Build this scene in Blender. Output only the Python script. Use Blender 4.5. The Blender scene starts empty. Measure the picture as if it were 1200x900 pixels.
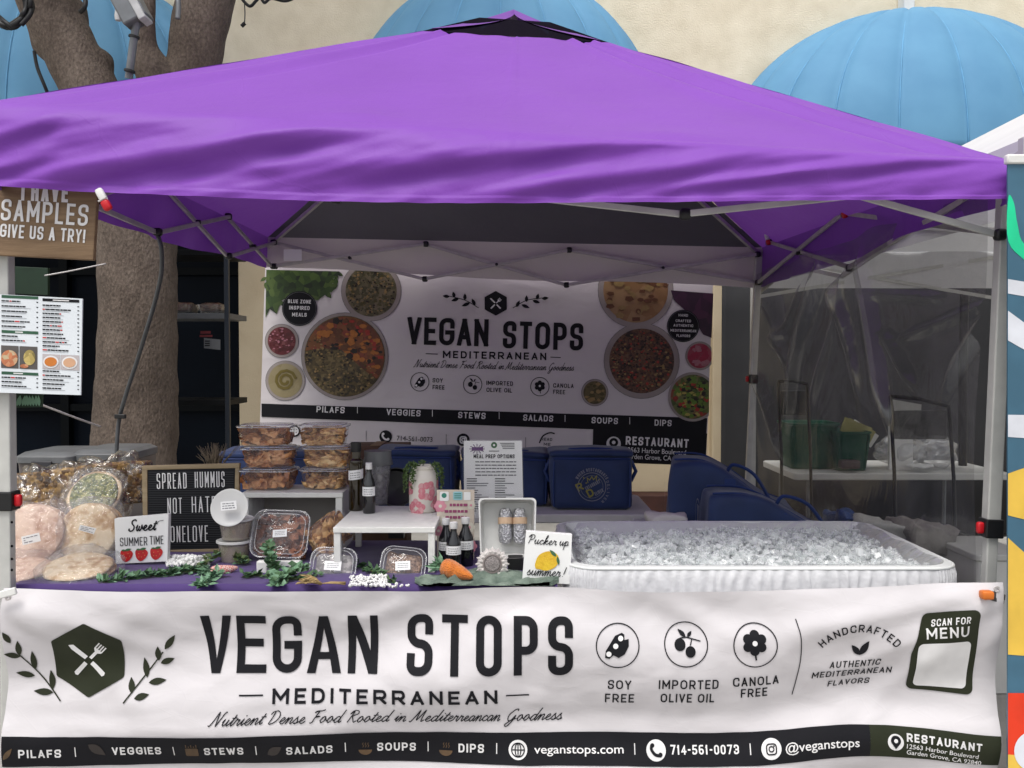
import bpy, bmesh, math, random
from mathutils import Vector, Matrix, noise
random.seed(7)
R = math.radians
sc = bpy.context.scene
COL = sc.collection

# ------------------------------------------------------------------ camera, sky, sun, exposure
FPX = 1087.0                      # focal length for a 1200 px wide frame
CAMZ = 1.5
PITCH = math.atan(30 / FPX)
cam_d = bpy.data.cameras.new('camera'); cam = bpy.data.objects.new('camera', cam_d); COL.objects.link(cam)
cam_d.sensor_width = 36; cam_d.lens = 36 * FPX / 1200
cam_d.clip_start = 0.05; cam_d.clip_end = 900
cam.location = (0, 0, CAMZ); cam.rotation_euler = (math.pi / 2 - PITCH, 0, 0)
sc.camera = cam

SUN_EL, SUN_AZ = 66, 205          # azimuth measured clockwise from +Y: behind the camera, a little left
world = bpy.data.worlds.new('World'); sc.world = world; world.use_nodes = True
wn = world.node_tree.nodes; wl = world.node_tree.links
bg = wn['Background']; bg.inputs['Strength'].default_value = 0.13
sky = wn.new('ShaderNodeTexSky'); sky.sky_type = 'NISHITA'; sky.sun_disc = False
sky.sun_elevation = R(SUN_EL); sky.sun_rotation = R(SUN_AZ); sky.air_density = 1.0; sky.dust_density = 4.0; sky.ozone_density = 1.0
hs = wn.new('ShaderNodeHueSaturation'); hs.inputs['Saturation'].default_value = 0.22
wl.new(sky.outputs[0], hs.inputs['Color']); wl.new(hs.outputs[0], bg.inputs['Color'])
sun_d = bpy.data.lights.new('sun', 'SUN'); sun = bpy.data.objects.new('sun', sun_d); COL.objects.link(sun)
sun_d.energy = 1.2; sun_d.angle = R(24); sun_d.color = (1, 0.96, 0.9)
sdir = Vector((math.sin(R(SUN_AZ)) * math.cos(R(SUN_EL)), math.cos(R(SUN_AZ)) * math.cos(R(SUN_EL)), math.sin(R(SUN_EL))))
sun.rotation_euler = sdir.to_track_quat('Z', 'Y').to_euler(); sun.location = (0, 0, 20)
vs = sc.view_settings; vs.view_transform = 'Standard'; vs.look = 'None'; vs.gamma = 1; vs.exposure = 0.68; vs.use_curve_mapping = False
sc.cycles.max_bounces = 10; sc.cycles.transparent_max_bounces = 24; sc.cycles.diffuse_bounces = 5
sc.cycles.caustics_reflective = False; sc.cycles.caustics_refractive = False
try: sc.cycles.use_denoising = True
except Exception: pass

# ------------------------------------------------------------------ pixel helpers (photo pixels, 1200 x 900)
def pdir(x, y):
    dx, dy = (x - 600) / FPX, (450 - y) / FPX
    return Vector((dx, math.cos(PITCH) + dy * math.sin(PITCH), -math.sin(PITCH) + dy * math.cos(PITCH)))
def P(x, y, Y):
    d = pdir(x, y); t = Y / d.y
    return Vector((d.x * t, Y, CAMZ + d.z * t))
def PZ(x, y, z):
    d = pdir(x, y); t = (z - CAMZ) / d.z
    return Vector((d.x * t, d.y * t, z))
def lerp(a, b, t): return a + (b - a) * t
def smooth(t): t = max(0, min(1, t)); return t * t * (3 - 2 * t)

# ------------------------------------------------------------------ materials
MATS = {}
def newmat(name):
    m = bpy.data.materials.new(name); m.use_nodes = True
    nt = m.node_tree; nt.nodes.clear()
    out = nt.nodes.new('ShaderNodeOutputMaterial')
    MATS[name] = m
    return m, nt, out
def N(nt, t, **kw):
    n = nt.nodes.new(t)
    for k, v in kw.items():
        if k.startswith('_'): setattr(n, k[1:], v)
        else: n.inputs[k.replace('__', ' ')].default_value = v
    return n
def ramp(nt, stops, src=None, interp='LINEAR'):
    r = nt.nodes.new('ShaderNodeValToRGB'); r.color_ramp.interpolation = interp
    els = r.color_ramp.elements
    while len(els) < len(stops): els.new(0.5)
    for e, (p, c) in zip(els, stops):
        e.position = p; e.color = (*c, 1) if len(c) == 3 else c
    if src: nt.links.new(src, r.inputs[0])
    return r
def M(name, col, col2=None, rough=0.6, metal=0.0, nscale=8, bump=0, bscale=60, spec=0.4, coat=0, sheen=0, detail=4, nlo=0.35, nhi=0.65, emit=0):
    m, nt, out = newmat(name)
    b = N(nt, 'ShaderNodeBsdfPrincipled'); L = nt.links.new
    b.inputs['Roughness'].default_value = rough; b.inputs['Metallic'].default_value = metal
    b.inputs['Specular IOR Level'].default_value = spec
    b.inputs['Coat Weight'].default_value = coat; b.inputs['Sheen Weight'].default_value = sheen
    if col2 is None: col2 = tuple(c * 0.82 for c in col)
    tc = N(nt, 'ShaderNodeTexCoord')
    nz = N(nt, 'ShaderNodeTexNoise', Scale=nscale, Detail=detail); L(tc.outputs['Object'], nz.inputs['Vector'])
    r = ramp(nt, [(nlo, col2), (nhi, col)], nz.outputs[0])
    L(r.outputs[0], b.inputs['Base Color'])
    if bump:
        n2 = N(nt, 'ShaderNodeTexNoise', Scale=bscale, Detail=5); L(tc.outputs['Object'], n2.inputs['Vector'])
        bp = N(nt, 'ShaderNodeBump', Strength=bump, Distance=0.01); L(n2.outputs[0], bp.inputs['Height']); L(bp.outputs[0], b.inputs['Normal'])
    L(b.outputs[0], out.inputs[0])
    return m

def mat_clear(name, tint=(1, 1, 1), haze=0.06, rough=0.08, gloss=0.12, bump=0.0, bscale=25, hazecol=(0.8, 0.82, 0.85), hazevar=0, edge=0.55):
    """thin clear plastic: see-through with sharp highlights and a slight haze"""
    m, nt, out = newmat(name); L = nt.links.new
    tr = N(nt, 'ShaderNodeBsdfTransparent'); tr.inputs[0].default_value = (*tint, 1)
    gl = N(nt, 'ShaderNodeBsdfGlossy'); gl.inputs['Roughness'].default_value = rough
    df = N(nt, 'ShaderNodeBsdfDiffuse'); df.inputs[0].default_value = (*hazecol, 1)
    lw = N(nt, 'ShaderNodeLayerWeight', Blend=0.25)
    ma = N(nt, 'ShaderNodeMath', _operation='MULTIPLY_ADD'); ma.inputs[1].default_value = edge; ma.inputs[2].default_value = gloss * 0.35
    L(lw.outputs['Facing'], ma.inputs[0])
    m1 = N(nt, 'ShaderNodeMixShader'); m2 = N(nt, 'ShaderNodeMixShader')
    m1.inputs[0].default_value = haze
    L(tr.outputs[0], m1.inputs[1]); L(df.outputs[0], m1.inputs[2])
    L(ma.outputs[0], m2.inputs[0]); L(m1.outputs[0], m2.inputs[1]); L(gl.outputs[0], m2.inputs[2])
    if bump or hazevar:
        tc = N(nt, 'ShaderNodeTexCoord')
        nz = N(nt, 'ShaderNodeTexNoise', Scale=bscale, Detail=3, Distortion=1.2); L(tc.outputs['Object'], nz.inputs['Vector'])
        if bump:
            bp = N(nt, 'ShaderNodeBump', Strength=bump, Distance=0.02); L(nz.outputs[0], bp.inputs['Height'])
            for n in (gl, df): L(bp.outputs[0], n.inputs['Normal'])
            L(bp.outputs[0], lw.inputs['Normal'])
        if hazevar:
            mr = N(nt, 'ShaderNodeMapRange'); mr.inputs[1].default_value = 0.35; mr.inputs[2].default_value = 0.75
            mr.inputs[3].default_value = haze * 0.5; mr.inputs[4].default_value = haze + hazevar
            L(nz.outputs[0], mr.inputs[0]); L(mr.outputs[0], m1.inputs[0])
    L(m2.outputs[0], out.inputs[0])
    return m

def mat_fabric(name, col, trans=0.25, bump=0.25, inner=None, rough=0.55):
    """tent fabric: lets some light through, faint crease marks, optional separate colour on its inner side"""
    m, nt, out = newmat(name); L = nt.links.new
    tc = N(nt, 'ShaderNodeTexCoord')
    nz = N(nt, 'ShaderNodeTexNoise', Scale=2.5, Detail=5); L(tc.outputs['Object'], nz.inputs['Vector'])
    r = ramp(nt, [(0.3, tuple(c * 0.93 for c in col)), (0.7, col)], nz.outputs[0])
    b = N(nt, 'ShaderNodeBsdfPrincipled'); b.inputs['Roughness'].default_value = rough; b.inputs['Specular IOR Level'].default_value = 0.3
    b.inputs['Sheen Weight'].default_value = 0.06
    L(r.outputs[0], b.inputs['Base Color'])
    t = N(nt, 'ShaderNodeBsdfTranslucent'); L(r.outputs[0], t.inputs[0])
    # crease lines from folding + soft puckers
    vo = N(nt, 'ShaderNodeTexVoronoi', Scale=2.6, _feature='DISTANCE_TO_EDGE')
    wp = N(nt, 'ShaderNodeTexNoise', Scale=3.0, Detail=3)
    L(tc.outputs['Object'], wp.inputs['Vector'])
    mx = N(nt, 'ShaderNodeMixRGB', _blend_type='ADD'); mx.inputs[0].default_value = 0.25
    L(tc.outputs['Object'], mx.inputs[1]); L(wp.outputs[1], mx.inputs[2]); L(mx.outputs[0], vo.inputs['Vector'])
    cr = ramp(nt, [(0.0, (1, 1, 1)), (0.012, (0, 0, 0))], vo.outputs[0])
    n3 = N(nt, 'ShaderNodeTexNoise', Scale=7, Detail=6, Roughness=0.6); L(tc.outputs['Object'], n3.inputs['Vector'])
    ad = N(nt, 'ShaderNodeMath', _operation='MULTIPLY_ADD'); ad.inputs[1].default_value = 0.06
    L(cr.outputs[0], ad.inputs[0]); L(n3.outputs[0], ad.inputs[2])
    bp = N(nt, 'ShaderNodeBump', Strength=bump, Distance=0.02); L(ad.outputs[0], bp.inputs['Height'])
    L(bp.outputs[0], b.inputs['Normal'])
    mix = N(nt, 'ShaderNodeMixShader'); mix.inputs[0].default_value = trans
    if inner:
        ib = N(nt, 'ShaderNodeBsdfPrincipled', Roughness=0.5); ib.inputs['Base Color'].default_value = (*inner, 1)
        L(bp.outputs[0], ib.inputs['Normal'])
        ge = N(nt, 'ShaderNodeNewGeometry'); sel = N(nt, 'ShaderNodeMixShader')
        L(ge.outputs['Backfacing'], sel.inputs[0]); L(b.outputs[0], sel.inputs[1]); L(ib.outputs[0], sel.inputs[2])
        L(sel.outputs[0], mix.inputs[1])
    else: L(b.outputs[0], mix.inputs[1])
    L(t.outputs[0], mix.inputs[2]); L(mix.outputs[0], out.inputs[0])
    return m

def mat_cells(name, stops, scale=120, rough=0.5, bump=0.4, rnd=1.0, stretch=(1, 1, 1)):
    """many small coloured bits (grains, chopped food, printed food)"""
    m, nt, out = newmat(name); L = nt.links.new
    tc = N(nt, 'ShaderNodeTexCoord'); mp = N(nt, 'ShaderNodeMapping'); mp.inputs['Scale'].default_value = stretch
    L(tc.outputs['Object'], mp.inputs[0])
    vo = N(nt, 'ShaderNodeTexVoronoi', Scale=scale, Randomness=rnd); L(mp.outputs[0], vo.inputs['Vector'])
    sp = N(nt, 'ShaderNodeSeparateColor'); L(vo.outputs['Color'], sp.inputs[0])
    nz = N(nt, 'ShaderNodeTexNoise', Scale=scale * 0.12, Detail=3); L(mp.outputs[0], nz.inputs['Vector'])
    ad = N(nt, 'ShaderNodeMath', _operation='MULTIPLY_ADD'); ad.inputs[1].default_value = 0.55
    sb = N(nt, 'ShaderNodeMath', _operation='MULTIPLY_ADD'); sb.inputs[1].default_value = 0.9; sb.inputs[2].default_value = -0.2
    L(nz.outputs[0], sb.inputs[0]); L(sp.outputs[0], ad.inputs[0]); L(sb.outputs[0], ad.inputs[2])
    r = ramp(nt, stops, ad.outputs[0])
    b = N(nt, 'ShaderNodeBsdfPrincipled', Roughness=rough); L(r.outputs[0], b.inputs['Base Color'])
    if bump:
        bp = N(nt, 'ShaderNodeBump', Strength=bump, Distance=0.01, _invert=True); L(vo.outputs['Distance'], bp.inputs['Height']); L(bp.outputs[0], b.inputs['Normal'])
    L(b.outputs[0], out.inputs[0])
    return m

# ------------------------------------------------------------------ mesh building
WL = {}                            # world offset of each object's frame (world-built children use it)
def link(o): COL.objects.link(o); return o
def tag(o, label=None, cat=None, group=None, kind=None):
    if label: o['label'] = label
    if cat: o['category'] = cat
    if group: o['group'] = group
    if kind: o['kind'] = kind
    return o
def thing(name, label, cat, loc=(0, 0, 0), rot=None, group=None, local=False):
    o = link(bpy.data.objects.new(name, None)); o.location = loc; o.empty_display_size = 0.05
    if rot: o.rotation_euler = rot
    WL[o] = Vector((0, 0, 0)) if local else Vector(loc)
    return tag(o, label, cat, group)
class MB:
    def __init__(s): s.v = []; s.f = []; s.m = []
    def add(s, vs, fs, mi=0):
        n = len(s.v); s.v += [Vector(v) for v in vs]
        s.f += [tuple(i + n for i in f) for f in fs]; s.m += [mi] * len(fs); return s
    def box(s, c, size, rot=None, mi=0):
        c = Vector(c); x, y, z = (k / 2 for k in size)
        vs = [Vector((a * x, b * y, d * z)) for a in (-1, 1) for b in (-1, 1) for d in (-1, 1)]
        if rot: vs = [rot @ v for v in vs]
        return s.add([c + v for v in vs], [(0, 1, 3, 2), (4, 6, 7, 5), (0, 4, 5, 1), (2, 3, 7, 6), (0, 2, 6, 4), (1, 5, 7, 3)], mi)
    def bar(s, a, b, w, h, up=(0, 0, 1), mi=0):
        a, b = Vector(a), Vector(b); d = (b - a).normalized(); up = Vector(up)
        if abs(d.dot(up)) > 0.98: up = Vector((0, 1, 0))
        x = d.cross(up).normalized(); z = x.cross(d)
        vs = [p + x * i * w / 2 + z * j * h / 2 for p in (a, b) for i, j in ((-1, -1), (1, -1), (1, 1), (-1, 1))]
        return s.add(vs, [(3, 2, 1, 0), (4, 5, 6, 7)] + [(k, (k + 1) % 4, 4 + (k + 1) % 4, 4 + k) for k in range(4)], mi)
    def tube(s, pts, r, n=8, caps=True, mi=0):
        pts = [Vector(p) for p in pts]; k = len(pts); rs = r if isinstance(r, (list, tuple)) else [r] * k
        vs = []; prev = None
        for i, p in enumerate(pts):
            d = (pts[min(i + 1, k - 1)] - pts[max(i - 1, 0)]).normalized()
            if prev is None:
                up = Vector((0, 0, 1)) if abs(d.z) < 0.9 else Vector((1, 0, 0)); x = d.cross(up).normalized()
            else: x = (prev - d * prev.dot(d)).normalized()
            prev = x; y = d.cross(x)
            vs += [p + (x * math.cos(t * 2 * math.pi / n) + y * math.sin(t * 2 * math.pi / n)) * rs[i] for t in range(n)]
        fs = [(i * n + t, i * n + (t + 1) % n, (i + 1) * n + (t + 1) % n, (i + 1) * n + t) for i in range(k - 1) for t in range(n)]
        if caps: fs += [tuple(range(n - 1, -1, -1)), tuple((k - 1) * n + t for t in range(n))]
        return s.add(vs, fs, mi)
    def loft(s, rings, cap0=True, cap1=True, mi=0):
        n = len(rings[0]); vs = [p for r in rings for p in r]
        fs = [(i * n + t, i * n + (t + 1) % n, (i + 1) * n + (t + 1) % n, (i + 1) * n + t) for i in range(len(rings) - 1) for t in range(n)]
        if cap0: fs.append(tuple(range(n - 1, -1, -1)))
        if cap1: fs.append(tuple((len(rings) - 1) * n + t for t in range(n)))
        return s.add(vs, fs, mi)
    def lathe(s, prof, c=(0, 0, 0), n=28, mi=0, cap0=True, cap1=True):
        c = Vector(c)
        return s.loft([[c + Vector((r * math.cos(t * 2 * math.pi / n), r * math.sin(t * 2 * math.pi / n), z)) for t in range(n)] for r, z in prof], cap0, cap1, mi)
    def grid(s, fn, nu, nv, mi=0):
        vs = [fn(i / nu, j / nv) for j in range(nv + 1) for i in range(nu + 1)]; w = nu + 1
        return s.add(vs, [(j * w + i, j * w + i + 1, (j + 1) * w + i + 1, (j + 1) * w + i) for j in range(nv) for i in range(nu)], mi)
    def rbox(s, c, size, r, n=6, amp=0, nsc=5, seed=0, rot=None, fn=None, mi=0):
        c = Vector(c); h = Vector(size) / 2; r = min(r, h.x, h.y, h.z)
        bm = bmesh.new(); bmesh.ops.create_cube(bm, size=2); bmesh.ops.subdivide_edges(bm, edges=bm.edges[:], cuts=n, use_grid_fill=True)
        vs = []
        inn = Vector((h.x - r, h.y - r, h.z - r))
        for v in bm.verts:
            q = Vector([math.copysign(abs(t) ** 0.8, t) for t in v.co])
            p = Vector((q.x * h.x, q.y * h.y, q.z * h.z))
            cl = Vector([max(-i, min(i, t)) for i, t in zip(inn, p)]); d = p - cl
            if d.length > 1e-9: p = cl + d.normalized() * r
            if amp: p = p + noise.noise_vector(p * nsc + Vector((seed, seed * 2.3, 0))) * amp
            if fn: p = fn(p)
            if rot: p = rot @ p
            vs.append(c + p)
        bm.verts.index_update(); fs = [tuple(v.index for v in f.verts) for f in bm.faces]; bm.free()
        return s.add(vs, fs, mi)
    def blob(s, c, r, sub=2, amp=0.2, nsc=1.5, seed=0, scale=(1, 1, 1), rot=None, mi=0):
        bm = bmesh.new(); bmesh.ops.create_icosphere(bm, subdivisions=sub, radius=1); c = Vector(c); vs = []
        for v in bm.verts:
            p = v.co * (1 + amp * noise.noise(v.co * nsc + Vector((seed * 3.1, seed, seed * 1.7))))
            p = Vector((p.x * scale[0], p.y * scale[1], p.z * scale[2])) * r
            if rot: p = rot @ p
            vs.append(c + p)
        bm.verts.index_update(); fs = [tuple(v.index for v in f.verts) for f in bm.faces]; bm.free()
        return s.add(vs, fs, mi)
    def build(s, name, mats, parent=None, smooth=True, bevel=0, thick=0, recalc=True, angle=40, offset=0):
        me = bpy.data.meshes.new(name); vs = s.v; off = Vector((0, 0, 0))
        o = bpy.data.objects.new(name, me)
        if parent is None and vs:
            lo = [min(v[k] for v in vs) for k in range(3)]; hi = [max(v[k] for v in vs) for k in range(3)]
            off = Vector(((lo[0] + hi[0]) / 2, (lo[1] + hi[1]) / 2, lo[2]))
        me.from_pydata([v - off for v in vs], [], s.f)
        if not isinstance(mats, (list, tuple)): mats = [mats]
        for m in mats: me.materials.append(m if not isinstance(m, str) else MATS[m])
        if len(mats) > 1: me.polygons.foreach_set('material_index', s.m)
        if recalc:
            bm = bmesh.new(); bm.from_mesh(me); bmesh.ops.recalc_face_normals(bm, faces=bm.faces[:]); bm.to_mesh(me); bm.free()
        if smooth:
            me.polygons.foreach_set('use_smooth', [True] * len(me.polygons))
            if angle < 180: me.set_sharp_from_angle(angle=R(angle))
        me.update(); link(o)
        if parent is None: o.location = off; WL[o] = off
        else:
            o.parent = parent; w = WL.get(parent, Vector((0, 0, 0))); WL[o] = Vector((0, 0, 0))
            if w.length > 0: o.matrix_parent_inverse = Matrix.Translation(-w)
        if thick:
            md = o.modifiers.new('thickness', 'SOLIDIFY'); md.thickness = thick; md.offset = offset
        if bevel:
            md = o.modifiers.new('bevel', 'BEVEL'); md.width = bevel; md.segments = 2; md.limit_method = 'ANGLE'; md.angle_limit = R(40)
        return o
def copy_tree(o, parent=None):
    c = o.copy(); COL.objects.link(c)
    if parent: c.parent = parent
    for ch in [k for k in bpy.data.objects if k.parent == o]: copy_tree(ch, c)
    return c
def rrect(w, d, r, z, n=5, c=(0, 0)):
    r = min(r, w / 2 - 1e-4, d / 2 - 1e-4); pts = []
    for cx, cy, a0 in ((w / 2 - r, d / 2 - r, 0), (-w / 2 + r, d / 2 - r, 90), (-w / 2 + r, -d / 2 + r, 180), (w / 2 - r, -d / 2 + r, 270)):
        for k in range(n + 1):
            a = R(a0 + 90 * k / n); pts.append(Vector((c[0] + cx + r * math.cos(a), c[1] + cy + r * math.sin(a), z)))
    return pts
def catmull(pts, n=6, closed=False):
    out = []; k = len(pts); rng = range(k if closed else k - 1)
    g = (lambda i: pts[i % k]) if closed else (lambda i: pts[max(0, min(k - 1, i))])
    for i in rng:
        p0, p1, p2, p3 = g(i - 1), g(i), g(i + 1), g(i + 2)
        for j in range(n):
            t = j / n; t2, t3 = t * t, t ** 3
            out.append(tuple(0.5 * (2 * b + (c - a) * t + (2 * a - 5 * b + 4 * c - d) * t2 + (3 * b - a - 3 * c + d) * t3) for a, b, c, d in zip(p0, p1, p2, p3)))
    if not closed: out.append(tuple(pts[-1]))
    return out

# ------------------------------------------------------------------ printed marks: flat shapes in photo-pixel coordinates laid on a surface
def roundpoly(pts, rad, closed=False, n=6):
    out = []; k = len(pts)
    for i, p in enumerate(pts):
        r = rad[i] if isinstance(rad, (list, tuple)) else rad
        if (not closed and i in (0, k - 1)) or r <= 0: out.append(p); continue
        a, b = pts[(i - 1) % k], pts[(i + 1) % k]
        va = Vector((a[0] - p[0], a[1] - p[1])); vb = Vector((b[0] - p[0], b[1] - p[1])); la, lb = va.length, vb.length
        if la < 1e-6 or lb < 1e-6: out.append(p); continue
        va /= la; vb /= lb; c = max(-1, min(1, va.dot(vb))); half = math.acos(c) / 2
        if half > R(88): out.append(p); continue
        d = min(r / math.tan(half), la * 0.5, lb * 0.5); rr = d * math.tan(half)
        bis = (va + vb).normalized(); ctr = Vector(p) + bis * (rr / math.sin(half))
        s0 = Vector(p) + va * d; s1 = Vector(p) + vb * d
        a0 = math.atan2(s0.y - ctr.y, s0.x - ctr.x); a1 = math.atan2(s1.y - ctr.y, s1.x - ctr.x); da = (a1 - a0 + math.pi) % (2 * math.pi) - math.pi
        out += [(ctr.x + rr * math.cos(a0 + da * j / n), ctr.y + rr * math.sin(a0 + da * j / n)) for j in range(n + 1)]
    return out
def glyph(ch, w, h):
    """uppercase sans glyphs as centre lines in a w x h cell; returns [(points, closed)]"""
    r = min(w, h) / 2; q = min(w / 2, h / 4); o = []
    def S(p, rad=0, closed=False): o.append((roundpoly(p, rad, closed), closed))
    m = 0.48 * h
    if ch in 'O0': S([(0, 0), (w, 0), (w, h), (0, h)], r, True)
    elif ch == 'Q': S([(0, 0), (w, 0), (w, h), (0, h)], r, True); S([(w * .6, h * .25), (w * 1.05, -h * .05)])
    elif ch == 'C': S([(w, .74 * h), (w, h), (0, h), (0, 0), (w, 0), (w, .26 * h)], [0, r, r, r, r, 0])
    elif ch == 'G': S([(w, .74 * h), (w, h), (0, h), (0, 0), (w, 0), (w, .47 * h), (.55 * w, .47 * h)], [0, r, r, r, r, 0, 0])
    elif ch == 'S': S([(w, .76 * h), (w, h), (0, h), (0, .52 * h), (w, .48 * h), (w, 0), (0, 0), (0, .24 * h)], [0, q, q, q, q, q, q, 0])
    elif ch == 'D': S([(0, 0), (0, h), (w, h), (w, 0)], [0, 0, r, r], True)
    elif ch == 'P': S([(0, 0), (0, h), (w, h), (w, .42 * h), (0, .42 * h)], [0, 0, q * 1.1, q * 1.1, 0])
    elif ch == 'R': S([(0, 0), (0, h), (w, h), (w, .42 * h), (0, .42 * h)], [0, 0, q * 1.1, q * 1.1, 0]); S([(.5 * w, .42 * h), (w, 0)])
    elif ch == 'B': S([(0, 0), (0, h), (w * .92, h), (w * .92, m), (0, m)], [0, 0, q, q, 0]); S([(0, m), (w, m), (w, 0), (0, 0)], [0, q, q, 0])
    elif ch == 'U': S([(0, h), (0, 0), (w, 0), (w, h)], [0, r, r, 0])
    elif ch == 'J': S([(w, h), (w, 0), (0, 0), (0, .25 * h)], [0, r, r, 0])
    elif ch == 'A': S([(0, 0), (w / 2, h)]); S([(w / 2, h), (w, 0)]); S([(w * .16, h * .28), (w * .84, h * .28)])
    elif ch == 'V': S([(0, h), (w / 2, 0)]); S([(w / 2, 0), (w, h)])
    elif ch == 'E': S([(w, h), (0, h), (0, 0), (w, 0)]); S([(0, m + .03 * h), (w * .85, m + .03 * h)])
    elif ch == 'F': S([(w, h), (0, h), (0, 0)]); S([(0, m), (w * .85, m)])
    elif ch == 'H': S([(0, 0), (0, h)]); S([(w, 0), (w, h)]); S([(0, h / 2), (w, h / 2)])
    elif ch in 'I|1': S([(w / 2, 0), (w / 2, h)]); ch == '1' and S([(w / 2, h), (w * .1, h * .8)])
    elif ch == 'K': S([(0, 0), (0, h)]); S([(w, h), (0, .35 * h)]); S([(w * .35, .58 * h), (w, 0)])
    elif ch == 'L': S([(0, h), (0, 0), (w, 0)])
    elif ch == 'M': S([(0, 0), (0, h)]); S([(w, 0), (w, h)]); S([(0, h), (w / 2, h * .3)]); S([(w / 2, h * .3), (w, h)])
    elif ch == 'N': S([(0, 0), (0, h)]); S([(w, 0), (w, h)]); S([(0, h), (w, 0)])
    elif ch == 'T': S([(0, h), (w, h)]); S([(w / 2, h), (w / 2, 0)])
    elif ch == 'W':
        for a_, b_ in (((0, h), (w * .27, 0)), ((w * .27, 0), (w / 2, h * .85)), ((w / 2, h * .85), (w * .73, 0)), ((w * .73, 0), (w, h))): S([a_, b_])
    elif ch == 'X': S([(0, 0), (w, h)]); S([(0, h), (w, 0)])
    elif ch == 'Y': S([(0, h), (w / 2, .45 * h), (w, h)]); S([(w / 2, .45 * h), (w / 2, 0)])
    elif ch == 'Z': S([(0, h), (w, h), (0, 0), (w, 0)])
    elif ch == '2': S([(0, .75 * h), (0, h), (w, h), (w, .55 * h), (0, 0), (w, 0)], [0, r, r, q, 0, 0])
    elif ch == '3': S([(0, .8 * h), (0, h), (w, h), (w, m), (w * .4, m)], [0, q, q, q, 0]); S([(w * .4, m), (w, m), (w, 0), (0, 0), (0, .2 * h)], [0, q, q, q, 0])
    elif ch == '4': S([(w * .75, 0), (w * .75, h), (0, .28 * h), (w * 1.05, .28 * h)])
    elif ch == '5': S([(w * .95, h), (w * .08, h), (0, .55 * h), (w, .58 * h), (w, 0), (0, 0), (0, .15 * h)], [0, 0, 0, q, q, q, 0])
    elif ch == '6': S([(w * .85, h), (0, h), (0, 0), (w, 0), (w, .58 * h), (0, .5 * h)], [0, r, r, r, q, 0])
    elif ch == '7': S([(0, h), (w, h), (w * .35, 0)])
    elif ch == '8': S([(0, m), (w, m), (w, h), (0, h)], q, True); S([(0, m), (w, m), (w, 0), (0, 0)], q, True)
    elif ch == '9': S([(w * .15, 0), (w, 0), (w, h), (0, h), (0, .45 * h), (w, .48 * h)], [0, r, r, r, q, 0])
    elif ch == '-': S([(w * .1, m), (w * .9, m)])
    elif ch == '!': S([(w / 2, .3 * h), (w / 2, h)]); S([(w / 2, 0), (w / 2, .06 * h)])
    elif ch == '.': S([(w / 2, 0), (w / 2, .05 * h)])
    elif ch == ',': S([(w / 2, .06 * h), (w * .3, -.12 * h)])
    elif ch == "'": S([(w / 2, h), (w / 2, .72 * h)])
    elif ch == '?': S([(0, .75 * h), (0, h), (w, h), (w, .5 * h), (w / 2, .42 * h), (w / 2, .25 * h)], [0, r, r, q, 0, 0]); S([(w / 2, 0), (w / 2, .05 * h)])
    elif ch == '#': S([(w * .3, 0), (w * .45, h)]); S([(w * .65, 0), (w * .8, h)]); S([(0, h * .33), (w, h * .33)]); S([(w * .05, h * .67), (w, h * .67)])
    return o
GW = {'I': .25, '1': .5, 'M': 1.25, 'W': 1.45, 'E': .86, 'F': .84, 'L': .82, 'T': .92, 'J': .7, ' ': .5, '.': .15, ',': .2, "'": .15, '!': .2, '|': .2, '-': .6, 'O': 1.12, 'G': 1.08, 'Q': 1.12, 'C': 1.05}
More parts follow.
